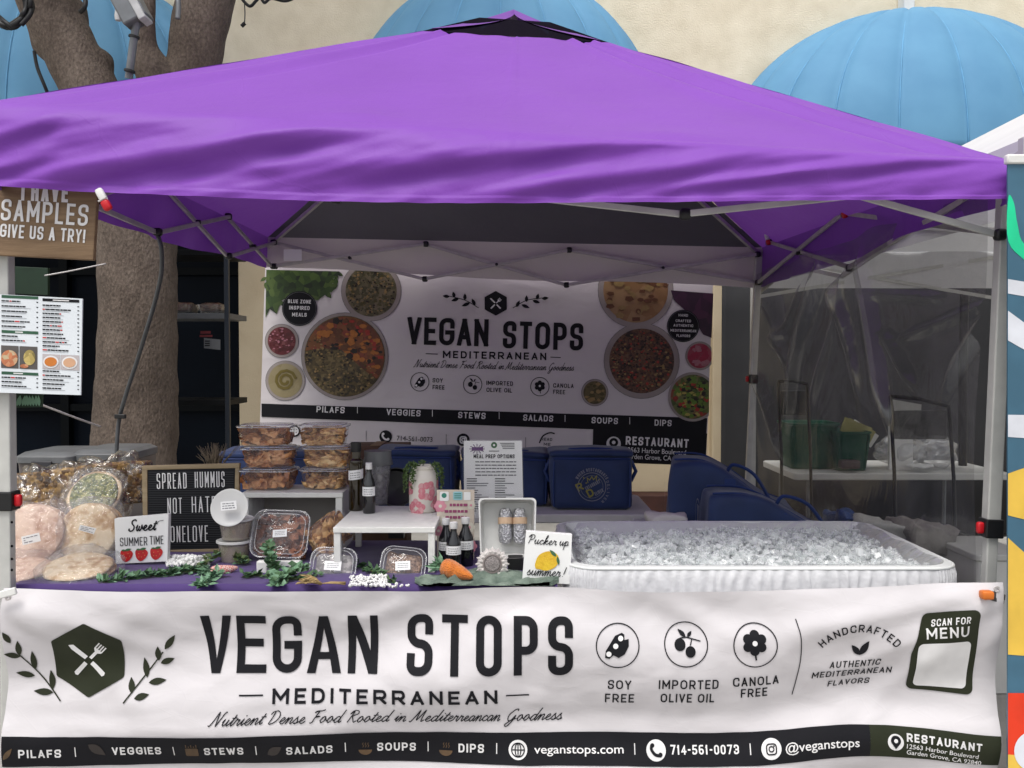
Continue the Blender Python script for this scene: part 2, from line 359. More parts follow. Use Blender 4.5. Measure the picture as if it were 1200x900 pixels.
SCRIPT = {   # handwriting centre lines, x-height = 1
 'a': ([(.0, .3), (.35, .95), (.7, .9), (.45, 1), (.12, .6), (.15, .12), (.4, .02), (.7, .5), (.78, .95), (.72, .3), (.85, .02), (1.1, .3)], 1.1),
 'c': ([(0, .3), (.3, .8), (.6, .95), (.7, .8), (.5, 1), (.2, .75), (.12, .3), (.35, .02), (.65, .1), (.85, .35)], .85),
 'd': ([(0, .3), (.35, .95), (.7, .9), (.45, 1), (.12, .6), (.15, .12), (.4, .02), (.7, .5), (1.0, 2.1), (.95, 1.8), (.74, .3), (.88, .02), (1.1, .3)], 1.1),
 'e': ([(0, .3), (.35, .45), (.6, .8), (.42, 1), (.18, .7), (.15, .25), (.4, .02), (.65, .1), (.85, .35)], .85),
 'f': ([(0, .3), (.4, 1.2), (.65, 2), (.45, 2.1), (.3, 1.2), (.15, -.5), (.2, -.9), (.4, -.5), (.35, .1), (.7, .3)], .7),
 'h': ([(0, .3), (.4, 1.3), (.6, 2), (.42, 2.1), (.25, 1.2), (.15, 0), (.35, .7), (.65, 1), (.8, .8), (.75, .2), (.9, .02), (1.1, .3)], 1.1),
 'i': ([(0, .3), (.28, .98), (.2, .3), (.35, .02), (.55, .3)], .55),
 'k': ([(0, .3), (.4, 1.3), (.6, 2), (.42, 2.1), (.25, 1.2), (.15, 0), (.3, .6), (.65, 1), (.7, .75), (.35, .5), (.7, .05), (1.0, .3)], 1.0),
 'l': ([(0, .3), (.4, 1.3), (.55, 2), (.4, 2.1), (.22, 1.2), (.2, .2), (.35, .02), (.55, .3)], .55),
 'm': ([(0, .6), (.2, .98), (.22, .6), (.15, .02), (.35, .7), (.6, 1), (.65, .7), (.58, .02), (.8, .75), (1.02, 1), (1.1, .7), (1.04, .2), (1.18, .02), (1.4, .3)], 1.4),
 'n': ([(0, .6), (.2, .98), (.22, .6), (.15, .02), (.38, .75), (.65, 1), (.75, .75), (.7, .2), (.82, .02), (1.05, .3)], 1.05),
 'o': ([(0, .3), (.3, .9), (.5, 1), (.2, .85), (.1, .35), (.3, .02), (.6, .3), (.62, .8), (.48, 1), (.6, .85), (.95, .8)], .95),
 'p': ([(0, .5), (.25, 1), (.22, .3), (.1, -.95), (.2, .2), (.4, .9), (.7, .95), (.75, .4), (.5, .02), (.25, .15), (.6, .05), (1.0, .3)], 1.0),
 'r': ([(0, .3), (.22, 1.05), (.35, .85), (.6, .9), (.5, .3), (.65, .02), (.85, .3)], .85),
 's': ([(0, .3), (.35, 1.05), (.4, .8), (.6, .35), (.4, .02), (.15, .12), (.5, .08), (.8, .3)], .8),
 't': ([(0, .3), (.35, 1.1), (.45, 1.7), (.3, .8), (.22, .2), (.38, .02), (.6, .3)], .6),
 'u': ([(0, .5), (.18, .98), (.12, .3), (.3, .02), (.55, .3), (.72, .98), (.66, .3), (.8, .02), (1.02, .3)], 1.02),
 'w': ([(0, .5), (.18, .98), (.12, .3), (.28, .02), (.5, .4), (.56, .9), (.52, .3), (.68, .02), (.9, .4), (.95, .98), (1.2, .85)], 1.2),
 'y': ([(0, .5), (.18, .98), (.14, .4), (.3, .1), (.55, .4), (.72, .98), (.6, .1), (.4, -.8), (.15, -.9), (.3, -.4), (.9, .3)], .95),
 'N': ([(-.2, .1), (.05, .0), (.3, .8), (.55, 2.1), (.7, 1.2), (.9, .0), (1.1, .9), (1.35, 2), (1.6, 2.1)], 1.5),
 'D': ([(.2, 2.0), (.35, 1.9), (.3, .8), (.2, .05), (.7, .1), (1.15, .7), (1.15, 1.5), (.7, 2.05), (.1, 1.9), (-.1, 1.5)], 1.4),
 'F': ([(1.3, 2.15), (.9, 1.95), (.3, 1.95), (.1, 1.7), (.6, 1.95), (.45, 1.0), (.95, 1.05), (.45, 1.0), (.3, .1), (.0, .05)], 1.15),
 'R': ([(.2, 0), (.35, .9), (.5, 1.9), (.1, 1.5), (.4, 2.05), (1.0, 2.0), (1.1, 1.5), (.55, 1.1), (.8, .5), (1.05, .05), (1.35, .3)], 1.3),
 'M': ([(-.2, .1), (.05, .0), (.35, 1.0), (.6, 2.1), (.65, 1.0), (.75, .3), (1.05, 1.2), (1.35, 2.1), (1.35, .8), (1.45, .05), (1.75, .3)], 1.75),
 'G': ([(1.1, 1.7), (1.0, 2.05), (.6, 1.9), (.15, 1.0), (.3, .15), (.75, .1), (1.1, .9), (1.0, .0), (.6, -.9), (.2, -.7), (.7, .0), (1.35, .4)], 1.35),
 'S': ([(1.1, 1.8), (.85, 2.1), (.4, 1.9), (.4, 1.4), (.8, .9), (.8, .3), (.4, .0), (.0, .2), (.1, .5)], 1.1),
 'P': ([(.2, .0), (.35, .9), (.5, 1.9), (.0, 1.5), (.35, 2.1), (1.0, 2.0), (1.1, 1.4), (.7, .95), (.4, 1.0)], 1.2),
}
def clip_halfplane(poly, axis, val, keep_less):
    out = []
    for i, p in enumerate(poly):
        q = poly[(i + 1) % len(poly)]; ip = (p[axis] <= val) == keep_less; iq = (q[axis] <= val) == keep_less
        if ip: out.append(p)
        if ip != iq:
            t = (val - p[axis]) / (q[axis] - p[axis]); out.append((p[0] + (q[0] - p[0]) * t, p[1] + (q[1] - p[1]) * t))
    return out
class Marks:
    """printed shapes; y runs down as in the photograph; surf(x, y, off) gives the 3-D point"""
    def __init__(s, surf): s.surf = surf; s.sets = {}; s.k = 0; s.boost = 0.0
    def poly(s, key, pts, off=0.002):
        if len(pts) < 3: return
        s.k = (s.k + 1) % 12; s.sets.setdefault(key, []).append((list(pts), off + s.boost + s.k * 0.00004))
    def stroke_local(s, key, pts, t, tf, closed=False, cap=True, clip=None, off=0.002):
        n = len(pts); V = [Vector(p) for p in pts]
        V = [v for i, v in enumerate(V) if i == 0 or (v - V[i - 1]).length > 1e-6]; n = len(V)
        if n < 2: return
        if closed and (V[0] - V[-1]).length < 1e-6: V.pop(); n -= 1
        segs = n if closed else n - 1; D = [(V[(i + 1) % n] - V[i]).normalized() for i in range(segs)]
        def side(i):
            if closed: a, b = D[(i - 1) % n], D[i % n]
            else:
                if i == 0: a = b = D[0]
                elif i == n - 1: a = b = D[-1]
                else: a, b = D[i - 1], D[i]
            na, nb = Vector((-a.y, a.x)), Vector((-b.y, b.x)); m = na + nb
            if m.length < 0.3: return nb * (t / 2)
            m.normalize(); return m * (t / 2 / max(0.45, m.dot(nb)))
        L = [V[i] + side(i) for i in range(n)]; Rr = [V[i] - side(i) for i in range(n)]
        if cap and not closed:
            L[0] -= D[0] * t / 2; Rr[0] -= D[0] * t / 2; L[-1] += D[-1] * t / 2; Rr[-1] += D[-1] * t / 2
        s.k = (s.k + 1) % 12
        for i in range(segs):
            j = (i + 1) % n; q = [tuple(L[i]), tuple(L[j]), tuple(Rr[j]), tuple(Rr[i])]
            if clip:
                q = clip_halfplane(q, 1, clip[0], False); q = clip_halfplane(q, 1, clip[1], True) if q else q
            if len(q) > 2: s.sets.setdefault(key, []).append(([tf(p) for p in q], off + s.boost + s.k * 0.00004 + (i % 9) * 0.00002))
    def line(s, key, pts, t, closed=False, off=0.002, cap=False): s.stroke_local(key, pts, t, lambda p: p, closed, cap, None, off)
    def caps(s, key, text, x, y, h, w, t, ang=0, shear=0, gap=0.32, off=0.002, align='l', arc=None):
        """uppercase line: left/baseline (x, y) in px, cap height h, total width w, stroke t"""
        adv = []; tot = 0
        for c in text: adv.append((tot, GW.get(c, 1.0))); tot += GW.get(c, 1.0) + (gap if c != ' ' else gap * .6)
        tot -= gap; sx = w / tot
        if align == 'c': x -= w / 2 * math.cos(R(ang)); y += w / 2 * math.sin(R(ang))
        ca, sa = math.cos(R(ang)), math.sin(R(ang))
        for c, (a, gw) in zip(text, adv):
            if c == ' ': continue
            cw = gw * sx; iw = max(cw - t, 0.01); x0 = a * sx + t / 2
            if arc:
                cx, cy, rad = arc; th = (a * sx + cw / 2 - w / 2) / rad
                def tf(p, th=th, cw=cw, x0=x0, a=a): 
                    lx, ly = p[0] + t / 2 - cw / 2, p[1] + rad + t / 2
                    return (cx + lx * math.cos(th) + ly * math.sin(th), cy + lx * math.sin(th) - ly * math.cos(th))
            else:
                def tf(p, x0=x0):
                    lx, ly = p[0] + x0 + shear * p[1], p[1] + t / 2
                    return (x + lx * ca - ly * sa, y - lx * sa - ly * ca)
            for pts, cl in glyph(c, iw, h - t): s.stroke_local(key, pts, t, tf, cl, True, (-t / 2, h - t / 2), off)
    def script(s, key, text, x, y, xh, w, t, ang=0, shear=0.25, off=0.002):
        strokes = []; cur = []; pos = 0; dots = []
        for c in text:
            if c == ' ' or c == '!':
                if cur: strokes.append(cur)
                cur = []; pos += .7
                if c == '!': dots += [[(pos - .2, .5), (pos, 2.0)], [(pos - .3, 0), (pos - .3, .12)]]
                continue
            g, a = SCRIPT[c]; up = c.isupper()
            pts = [(pos + q[0], q[1]) for q in g]
            if up: strokes.append(pts)
            else: cur = cur[:-1] + pts if cur else pts
            if c == 'i': dots.append([(pos + .38, 1.4), (pos + .42, 1.55)])
            if c == 't': dots.append([(pos + .05, 1.15), (pos + .7, 1.2)])
            pos += a + (.12 if up else 0)
        if cur: strokes.append(cur)
        sx = w / pos; ca, sa = math.cos(R(ang)), math.sin(R(ang))
        def tf(p): return (x + p[0] * ca - p[1] * sa, y - p[0] * sa - p[1] * ca)
        for st in strokes + dots:
            pts = [((px_ + shear * py_) * sx, py_ * xh) for px_, py_ in st]
            s.stroke_local(key, catmull(pts, 5) if len(pts) > 2 else pts, t, tf, False, False, None, off)
    def font(s, key, text, x, y, h, w, bold=0.0, ang=0, shear=0, off=0.002, align='l'):
        """mixed-case line in the built-in font fitted to width w and cap height h"""
        cu = bpy.data.curves.new('line', 'FONT'); cu.body = text; cu.size = 1; cu.offset = bold; cu.shear = shear; cu.resolution_u = 3
        ob = bpy.data.objects.new('line', cu); me = bpy.data.meshes.new_from_object(ob)
        if len(me.vertices):
            xs = [v.co.x for v in me.vertices]; x0, x1 = min(xs), max(xs); sx = w / (x1 - x0); sy = h / 0.73
            if align == 'c': x -= w / 2
            ca, sa = math.cos(R(ang)), math.sin(R(ang)); s.k = (s.k + 1) % 12; o = off + s.k * 0.00009
            pt = [((v.co.x - x0) * sx, v.co.y * sy) for v in me.vertices]
            pt = [(x + a * ca - b * sa, y - a * sa - b * ca) for a, b in pt]
            for p in me.polygons: s.sets.setdefault(key, []).append(([pt[i] for i in p.vertices], o))
        bpy.data.objects.remove(ob); bpy.data.curves.remove(cu); bpy.data.meshes.remove(me)
    def circle(s, key, cx, cy, r, n=28, off=0.002, ry=None, ring=0, ang=0):
        ry = ry or r; ca, sa = math.cos(R(ang)), math.sin(R(ang))
        pts = [(cx + r * math.cos(a) * ca - ry * math.sin(a) * sa, cy + r * math.cos(a) * sa + ry * math.sin(a) * ca) for a in (2 * math.pi * i / n for i in range(n))]
        if ring: s.line(key, pts, ring, True, off)
        else: s.poly(key, pts, off)
    def leaf(s, key, x0, y0, x1, y1, wid, off=0.002):
        a, b = Vector((x0, y0)), Vector((x1, y1)); d = b - a; nrm = Vector((-d.y, d.x)).normalized() * wid / 2; n = 6
        up = [a + d * (i / n) + nrm * math.sin(math.pi * (i / n) ** .85) for i in range(n + 1)]
        dn = [a + d * (i / n) - nrm * math.sin(math.pi * (i / n) ** .85) for i in range(n - 1, 0, -1)]
        s.poly(key, [tuple(p) for p in up + dn], off)
    def rect(s, key, x0, y0, x1, y1, r=0, off=0.002):
        p = [(x0, y0), (x1, y0), (x1, y1), (x0, y1)]; s.poly(key, roundpoly(p, r, True) if r else p, off)
    def build(s, key, name, mat, parent, step=0):
        bm = bmesh.new(); offs = bm.verts.layers.float.new('off')
        for pts, o in s.sets.get(key, []):
            vs = []
            for p in pts:
                v = bm.verts.new((p[0], p[1], 0)); v[offs] = o; vs.append(v)
            try: bm.faces.new(vs)
            except ValueError: pass
        if step:
            for ax in (0, 1):
                c = [v.co[ax] for v in bm.verts]
                if not c: break
                lo, hi = min(c), max(c); k = math.floor(lo / step) + 1
                while k * step < hi:
                    pl = Vector((0, 0, 0)); pl[ax] = k * step; nn = Vector((0, 0, 0)); nn[ax] = 1
                    bmesh.ops.bisect_plane(bm, geom=bm.verts[:] + bm.edges[:] + bm.faces[:], dist=1e-5, plane_co=pl, plane_no=nn); k += 1
        mb = MB(); bm.verts.index_update()
        mb.v = [s.surf(v.co.x, v.co.y, v[offs]) for v in bm.verts]
        mb.f = [tuple(v.index for v in f.verts) for f in bm.faces]; mb.m = [0] * len(mb.f); bm.free()
        return mb.build(name, mat, parent, smooth=bool(step), recalc=False, angle=180)
def plane_surf(Y, ybase=600, lean=0.0, yaw=0.0, xc=600):
    """upright plane at distance Y through pixel row ybase; lean > 0 tips its top away, yaw turns it about xc"""
    def f(x, y, off=0.0):
        s = Y / FPX; q = P(x, y, Y + lean * (ybase - y) * s + yaw * (x - xc) * s); q.y -= off; return q
    return f
def slab(surf, poly, thick, mb=None, off=0.0):
    mb = mb or MB(); n = len(poly)
    fr = [surf(x, y, off) for x, y in poly]; bk = [p + Vector((0, thick, 0)) for p in fr]
    return mb.add(fr + bk, [tuple(range(n)), tuple(range(2 * n - 1, n - 1, -1))] + [(i, (i + 1) % n, n + (i + 1) % n, n + i) for i in range(n)])
# ------------------------------------------------------------------ shared materials
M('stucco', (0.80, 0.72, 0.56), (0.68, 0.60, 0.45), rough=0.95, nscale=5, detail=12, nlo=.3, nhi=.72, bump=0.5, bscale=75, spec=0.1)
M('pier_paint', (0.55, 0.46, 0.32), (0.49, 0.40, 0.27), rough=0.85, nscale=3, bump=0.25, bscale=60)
M('plinth', (0.055, 0.018, 0.014), (0.04, 0.014, 0.011), rough=0.7, nscale=6)
M('dark_glass', (0.006, 0.009, 0.014), (0.004, 0.005, 0.008), rough=0.25, nscale=1, spec=0.03)
M('dark_frame', (0.002, 0.003, 0.004), rough=0.5, spec=.08)
M('paving', (0.37, 0.36, 0.335), (0.29, 0.28, 0.265), rough=0.9, nscale=2.5, bump=0.3, bscale=40)
M('awning_blue', (0.108, 0.275, 0.44), (0.09, 0.24, 0.40), rough=0.75, nscale=2.6, bump=0.12, bscale=5, detail=7)
M('awning_seam', (0.11, 0.31, 0.52), rough=0.6)
M('white_metal', (0.72, 0.72, 0.70), (0.62, 0.62, 0.60), rough=0.4, nscale=20)
M('leg_paint', (0.54, 0.54, 0.515), (0.46, 0.46, 0.44), rough=0.35, nscale=12, metal=0.1)
M('truss_paint', (0.52, 0.49, 0.48), (0.42, 0.40, 0.40), rough=0.4, nscale=20, metal=0.2)
M('black_plastic', (0.012, 0.012, 0.013), rough=0.4, nscale=20)
M('red_plastic', (0.55, 0.012, 0.02), rough=0.35)
M('white_plastic', (0.74, 0.74, 0.72), (0.68, 0.68, 0.66), rough=0.45, nscale=6)
M('white_card', (0.78, 0.78, 0.77), (0.75, 0.75, 0.74), rough=0.6, nscale=6)
M('ink', (0.009, 0.009, 0.012), rough=0.55, spec=.18)
M('ink_grey', (0.10, 0.10, 0.11), rough=0.6)
M('ink_olive', (0.020, 0.024, 0.012), (0.025, 0.029, 0.016), rough=0.5, spec=.2)
M('ink_white', (0.78, 0.77, 0.77), rough=0.5)
M('ink_brown', (0.11, 0.065, 0.032), (0.07, 0.045, 0.025), rough=0.6, nscale=40)
M('ink_red', (0.55, 0.03, 0.025), rough=0.6)
M('ink_green', (0.05, 0.14, 0.06), rough=0.6)
M('pole_dark', (0.012, 0.018, 0.03), rough=0.35)
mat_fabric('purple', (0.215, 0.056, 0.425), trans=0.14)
mat_fabric('purple_lit_inside', (0.24, 0.08, 0.46), trans=0.015, inner=(0.66, 0.60, 0.60))  # pale inner colour paints in the light caught by the rear valance
mat_fabric('purple_shaded_inside', (0.24, 0.08, 0.46), trans=0.0, inner=(0.115, 0.11, 0.14))  # dark inner colour stands in for shade under the rear roof slope
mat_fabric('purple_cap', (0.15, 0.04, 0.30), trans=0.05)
mat_fabric('white_fabric', (0.72, 0.72, 0.74), trans=0.2)
def mat_vinyl(name, col, bump):
    m, nt, out = newmat(name); L = nt.links.new
    tc = N(nt, 'ShaderNodeTexCoord'); mp = N(nt, 'ShaderNodeMapping'); mp.inputs['Scale'].default_value = (1, 1, 1.6)
    L(tc.outputs['Object'], mp.inputs[0])
    b = N(nt, 'ShaderNodeBsdfPrincipled', Roughness=0.42); b.inputs['Base Color'].default_value = (*col, 1); b.inputs['Specular IOR Level'].default_value = 0.45
    n1 = N(nt, 'ShaderNodeTexNoise', Scale=4, Detail=1.5, Distortion=0.6); n2 = N(nt, 'ShaderNodeTexNoise', Scale=13, Detail=2, Distortion=0.5)
    vo = N(nt, 'ShaderNodeTexVoronoi', Scale=9, _feature='DISTANCE_TO_EDGE')
    for n in (n1, n2, vo): L(mp.outputs[0], n.inputs['Vector'])
    cr = ramp(nt, [(0, (1, 1, 1)), (0.03, (0, 0, 0))], vo.outputs[0])
    a = N(nt, 'ShaderNodeMath', _operation='MULTIPLY_ADD'); a.inputs[1].default_value = 0.09; L(n2.outputs[0], a.inputs[0])
    sc1 = N(nt, 'ShaderNodeMath', _operation='MULTIPLY_ADD'); sc1.inputs[1].default_value = 0.006; L(cr.outputs[0], sc1.inputs[0]); L(n1.outputs[0], sc1.inputs[2])
    L(sc1.outputs[0], a.inputs[2])
    bp = N(nt, 'ShaderNodeBump', Strength=bump, Distance=0.05); L(a.outputs[0], bp.inputs['Height']); L(bp.outputs[0], b.inputs['Normal'])
    L(b.outputs[0], out.inputs[0])
mat_vinyl('vinyl', (0.60, 0.575, 0.592), 0.34)
mat_vinyl('vinyl_back', (0.63, 0.59, 0.595), 0.2)

# ------------------------------------------------------------------ ground
g = MB().grid(lambda u, v: Vector((lerp(-60, 60, u), lerp(-40, 80, v), 0)), 4, 4).build('ground', 'paving', smooth=False)
tag(g, kind='structure')

# ------------------------------------------------------------------ building behind
YW = 8.6
bl = thing('stucco_building', 'cream stucco building behind the purple tent with dark shopfront openings', 'building', (0, YW, 0))
LO, RO = (280 - 600) / FPX * YW, (868 - 600) / FPX * YW
MB().box((0, YW + 0.35, 6.4), (30, 0.7, 6.0)).build('upper_wall', 'stucco', bl, smooth=False)
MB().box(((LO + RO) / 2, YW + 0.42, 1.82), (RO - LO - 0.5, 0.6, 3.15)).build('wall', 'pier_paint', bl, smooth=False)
for a in (LO, RO):
    s = 1 if a < 0 else -1
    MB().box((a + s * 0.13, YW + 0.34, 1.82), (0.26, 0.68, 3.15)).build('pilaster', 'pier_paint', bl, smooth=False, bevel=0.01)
    MB().box((a + s * 1.15, YW + 0.09, 1.82), (0.11, 0.06, 3.14)).build('wall_joint', 'pier_paint', bl, smooth=False, bevel=0.006)
for a, b in ((-15, -8.0), (7.5, 15)):
    MB().box(((a + b) / 2, YW + 0.34, 1.7), (b - a, 0.7, 3.4)).build('wall', 'stucco', bl, smooth=False)
MB().box(((LO + RO) / 2, YW + 0.26, 0.12), (RO - LO + 0.1, 0.72, 0.24)).build('plinth', 'plinth', bl, smooth=False, bevel=0.01)
for a, b in ((-8.0, LO), (RO, 7.5)):
    f = MB()
    n = 3
    for i in range(n + 1): f.box((lerp(a + 0.05, b - 0.05, i / n), YW + 0.5, 1.7), (0.08, 0.10, 3.4))
    for z in (0.06, 1.02, 2.35, 3.34): f.box(((a + b) / 2, YW + 0.502, z), (b - a - 0.02, 0.06, 0.07))
    w = f.build('shop_window', 'dark_frame', bl, smooth=False)
    MB().box(((a + b) / 2, YW + 0.56, 1.7), (b - a, 0.02, 3.4)).build('pane', 'dark_glass', w, smooth=False)

def awning(cx, top, half, depth, h, label):
    """ribbed quarter-dome awning on the wall"""
    zt = top; zb = zt - h; X0 = cx
    t = thing('dome_awning', label, 'awning', (cx, YW, zb))
    nr = 10
    def pt(ph, el, k=1.0):
        return Vector((X0 - half * math.cos(ph) * math.cos(el) * k, YW - 0.005 - depth * math.sin(ph) * math.cos(el) * k, zb + h * math.sin(el) * k))
    def fn(u, v):
        ph = math.pi * u; el = v * math.pi / 2
        return pt(ph, el, 1 - 0.034 * (1 - abs(math.sin(u * nr * math.pi))) ** 2 * math.cos(el) ** .5)
    MB().grid(fn, 100, 26).build('fabric_shell', 'awning_blue', t, angle=180, thick=0.004)
    for i in range(nr + 1):
        MB().tube([pt(math.pi * i / nr, e * math.pi / 2 / 18, 0.972) for e in range(19)], 0.008, 6).build('seam', 'awning_seam', t, angle=180)
    MB().grid(lambda u, v: pt(math.pi * u, 0) + Vector((0, 0, -0.22 * v - 0.02 * v * abs(math.sin(u * 30 * math.pi)))), 120, 2).build('skirt', 'awning_blue', t, angle=180, thick=0.004)
    return t
def zat(y, Y): return P(600, y, Y).z
sA = YW / FPX
awning((588 - 600) * sA, zat(-28, YW), 1.46, 1.15, 1.55, 'blue dome awning whose top shows just behind the peak of the purple tent')
awning((1062 - 600) * sA, zat(16, YW), 1.78, 1.15, 1.5, 'blue ribbed dome awning at the upper right, seen whole beside the white tent roof')
awning((88 - 600) * sA, zat(-30, YW), 1.62, 1.15, 1.6, 'blue dome awning behind the forked tree trunk')
br = MB().box(P(1062, 2, YW - 0.08), (0.10, 0.14, 0.20)); br.box(P(1062, 15, YW - 0.05), (0.03, 0.08, 0.10))
tag(br.build('wall_bracket', 'white_plastic', bevel=0.008), 'small white bracket box on the stucco wall above the right blue awning', 'bracket')

# ------------------------------------------------------------------ purple canopy tent
FL, FR = P(-12, 119, 2.72), P(1181, 187, 2.80)
RLc, RRc = P(314, 278, 5.86), P(893, 290, 5.86)
APEX = P(602, 11, 4.32)
TT = 0.77
TFL, TFR = P(496, 36, 3.94), P(714, 50, 3.98)
TRL, TRR = Vector((TFL.x, 4.72, TFL.z)), Vector((TFR.x, 4.74, TFR.z))
tent = thing('canopy_tent', 'purple pop up canopy tent with peaked roof and pale metal legs over the food stall', 'tent', (0, 4.3, 0))
def seg_field(x, y, segs):
    d = 0
    for x0, y0, x1, y1, A, sg in segs:
        vx, vy = x1 - x0, y1 - y0; l2 = vx * vx + vy * vy; t = ((x - x0) * vx + (y - y0) * vy) / l2
        w = smooth((t + 0.25) / 0.45) * smooth((1.25 - t) / 0.45)
        if w <= 0: continue
        s_ = ((y - y0) * vx - (x - x0) * vy) / math.sqrt(l2)
        d -= A * w * (s_ / sg) * math.exp(0.5 - s_ * s_ / (2 * sg * sg))
    return d
def ftop(x): return 119 + x / 1181 * 68
def fbot(x): return (222 + 20 * math.sin(math.pi / 2 * min(1, max(0, x) / 560)) - (5 * (x - 560) / 620 if x > 560 else 0))
FOLDS = [(-10, 182, 75, 150, .016, 9), (60, 220, 410, 160, .024, 12), (395, 214, 840, 164, .026, 13), (590, 234, 860, 198, .018, 10), (-10, 214, 70, 190, .014, 8),
         (790, 227, 1165, 186, .020, 7), (860, 190, 1120, 186, .010, 10), (200, 200, 330, 206, .008, 8), (880, 150, 1110, 178, .012, 8)]
def fnormal(a, b, c): return (b - a).cross(c - a).normalized()
def panel(A, B, TA, TB, sag=0.03, extra=None):
    nrm = fnormal(A, B, TA)
    def fn(u, v):
        p = lerp(lerp(A, B, u), lerp(TA, TB, u), v)
        d = -sag * math.sin(math.pi * u) * math.sin(math.pi * v)
        if extra: d += extra(u, v)
        d += 0.006 * noise.noise(Vector((u * 9, v * 5, A.x))) * smooth(v / .08)
        return p + nrm * d
    return MB().grid(fn, 110, 44)
def fex(u, v):
    # creases running down the right hip, and a lift over each truss top
    d = 0.0
    e = (1 - u); k = smooth(1 - v * 1.1)
    d += 0.012 * math.exp(-((e - 0.035 - 0.05 * v) / 0.010) ** 2) - 0.014 * math.exp(-((e - 0.06 - 0.09 * v) / 0.013) ** 2) + 0.010 * math.exp(-((e - 0.10 - .1 * v) / 0.02) ** 2)
    d += 0.008 * math.exp(-((u - 0.03 - 0.06 * v) / 0.012) ** 2) - 0.008 * math.exp(-((u - 0.06 - 0.08 * v) / 0.016) ** 2)
    d += 0.02 * math.exp(-((u - 0.345) / 0.04) ** 2 - (v / 0.10) ** 2) + 0.014 * math.exp(-((u - 0.67) / 0.05) ** 2 - (v / 0.10) ** 2)
    d += 0.004 * math.exp(-((u - 0.5) / 0.004) ** 2)
    return d * smooth(v / 0.06 + 0.05)
panel(FL, FR, TFL, TFR, 0.035, fex).build('roof_panel', 'purple', tent, recalc=False, angle=180)
panel(RRc, RLc, TRR, TRL, 0.04).build('roof_panel', 'purple_shaded_inside', tent, recalc=False, angle=180)
panel(RLc, FL, TRL, TFL, 0.03).build('roof_panel', 'purple', tent, recalc=False, angle=180)
panel(FR, RRc, TFR, TRR, 0.03).build('roof_panel', 'purple', tent, recalc=False, angle=180)
def fval(u, v):
    x = lerp(-12, 1181, u); yt, yb = ftop(x), fbot(x); y = lerp(yb, yt, v); Y = lerp(2.72, 2.80, u)
    w = smooth((1 - v) / 0.18)
    d = (0.60 * seg_field(x, y, FOLDS) + 0.009 * noise.noise(Vector((x * .0045, (y + .24 * x) * .036, 4))) + 0.004 * noise.noise(Vector((x * .011, (y + .2 * x) * .085, 8)))) * w + 0.058 * (1 - math.exp(-(1 - v) * 8.0)) + 0.004 * noise.noise(Vector((x * .02, y * .05, 0))) * w
    d += 0.0035 * math.sin(x * 0.11 + 2 * noise.noise(Vector((x * .01, 0, 3)))) * smooth((0.22 - v) / 0.22)
    d += .0035 * smooth((0.085 - v) / .012) + .002 * math.exp(-((x - 598) / 2.5) ** 2)
    q = P(x, y, Y); q.y -= d; return q
MB().grid(fval, 300, 56).build('valance', 'purple', tent, recalc=False, angle=180)
def val(A, B, A2, B2, mat, amp):
    n2 = Vector((B.y - A.y, A.x - B.x, 0)).normalized()
    def fn(u, v):
        p = lerp(lerp(A2, B2, u), lerp(A, B, u), v)
        return p + n2 * (amp * (1 - v) * (math.sin(u * 17 + 2 * noise.noise(Vector((u * 6, v, A.y)))) + 0.4 * math.sin(u * 47 + 3 * v))) + Vector((0, 0, 0.01 * math.sin(u * 9) * (1 - v)))
    MB().grid(fn, 90, 8).build('valance', mat, tent, recalc=False, angle=180)
RLb, RRb = P(312, 314, 5.9), P(893, 338, 5.9)
val(RRc, RLc, RRb, RLb, 'purple_lit_inside', 0.012)
val(RLc, FL, RLb, P(-12, 222, 2.69), 'purple', 0.015)
val(FR, RRc, P(1181, 238, 2.77), RRb, 'purple', 0.015)
# vent cap: scalloped peak over a dark mesh opening
CH = [P(505, 33, 3.93), P(704, 47, 3.97), TRR + Vector((0.02, 0.02, 0.03)), TRL + Vector((-0.02, 0.02, 0.03))]
AP = APEX
cap = MB()
for i in range(4):
    A, B = CH[i], CH[(i + 1) % 4]; mid = lerp(A, B, 0.5)
    def edge(u, A=A, B=B):
        p = lerp(A, B, u); k = 1 - abs(2 * u - 1); q = lerp(p, AP, 0.80 * k ** 1.15); return q
    cap.grid(lambda u, v: lerp(edge(u), AP, v) - Vector((0, 0, 0.012 * math.sin(math.pi * v))), 24, 6)
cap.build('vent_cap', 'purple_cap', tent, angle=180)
vm = MB()
for a, b in ((TFL, TFR), (TFR, TRR), (TRR, TRL), (TRL, TFL)):
    vm.add([a, b, lerp(b, AP, 0.6), lerp(a, AP, 0.6)], [(0, 1, 2, 3)])
mat_clear('vent_mesh', tint=(0.06, 0.05, 0.07), haze=0.7, hazecol=(0.012, 0.010, 0.016), gloss=0.0, rough=0.6, edge=0.0)
vm.build('vent_mesh', 'vent_mesh', tent, smooth=False)
MB().tube([AP - Vector((0, 0, 0.02)), AP - Vector((0, 0, 0.55))], 0.018, 10).build('king_post', 'truss_paint', tent)

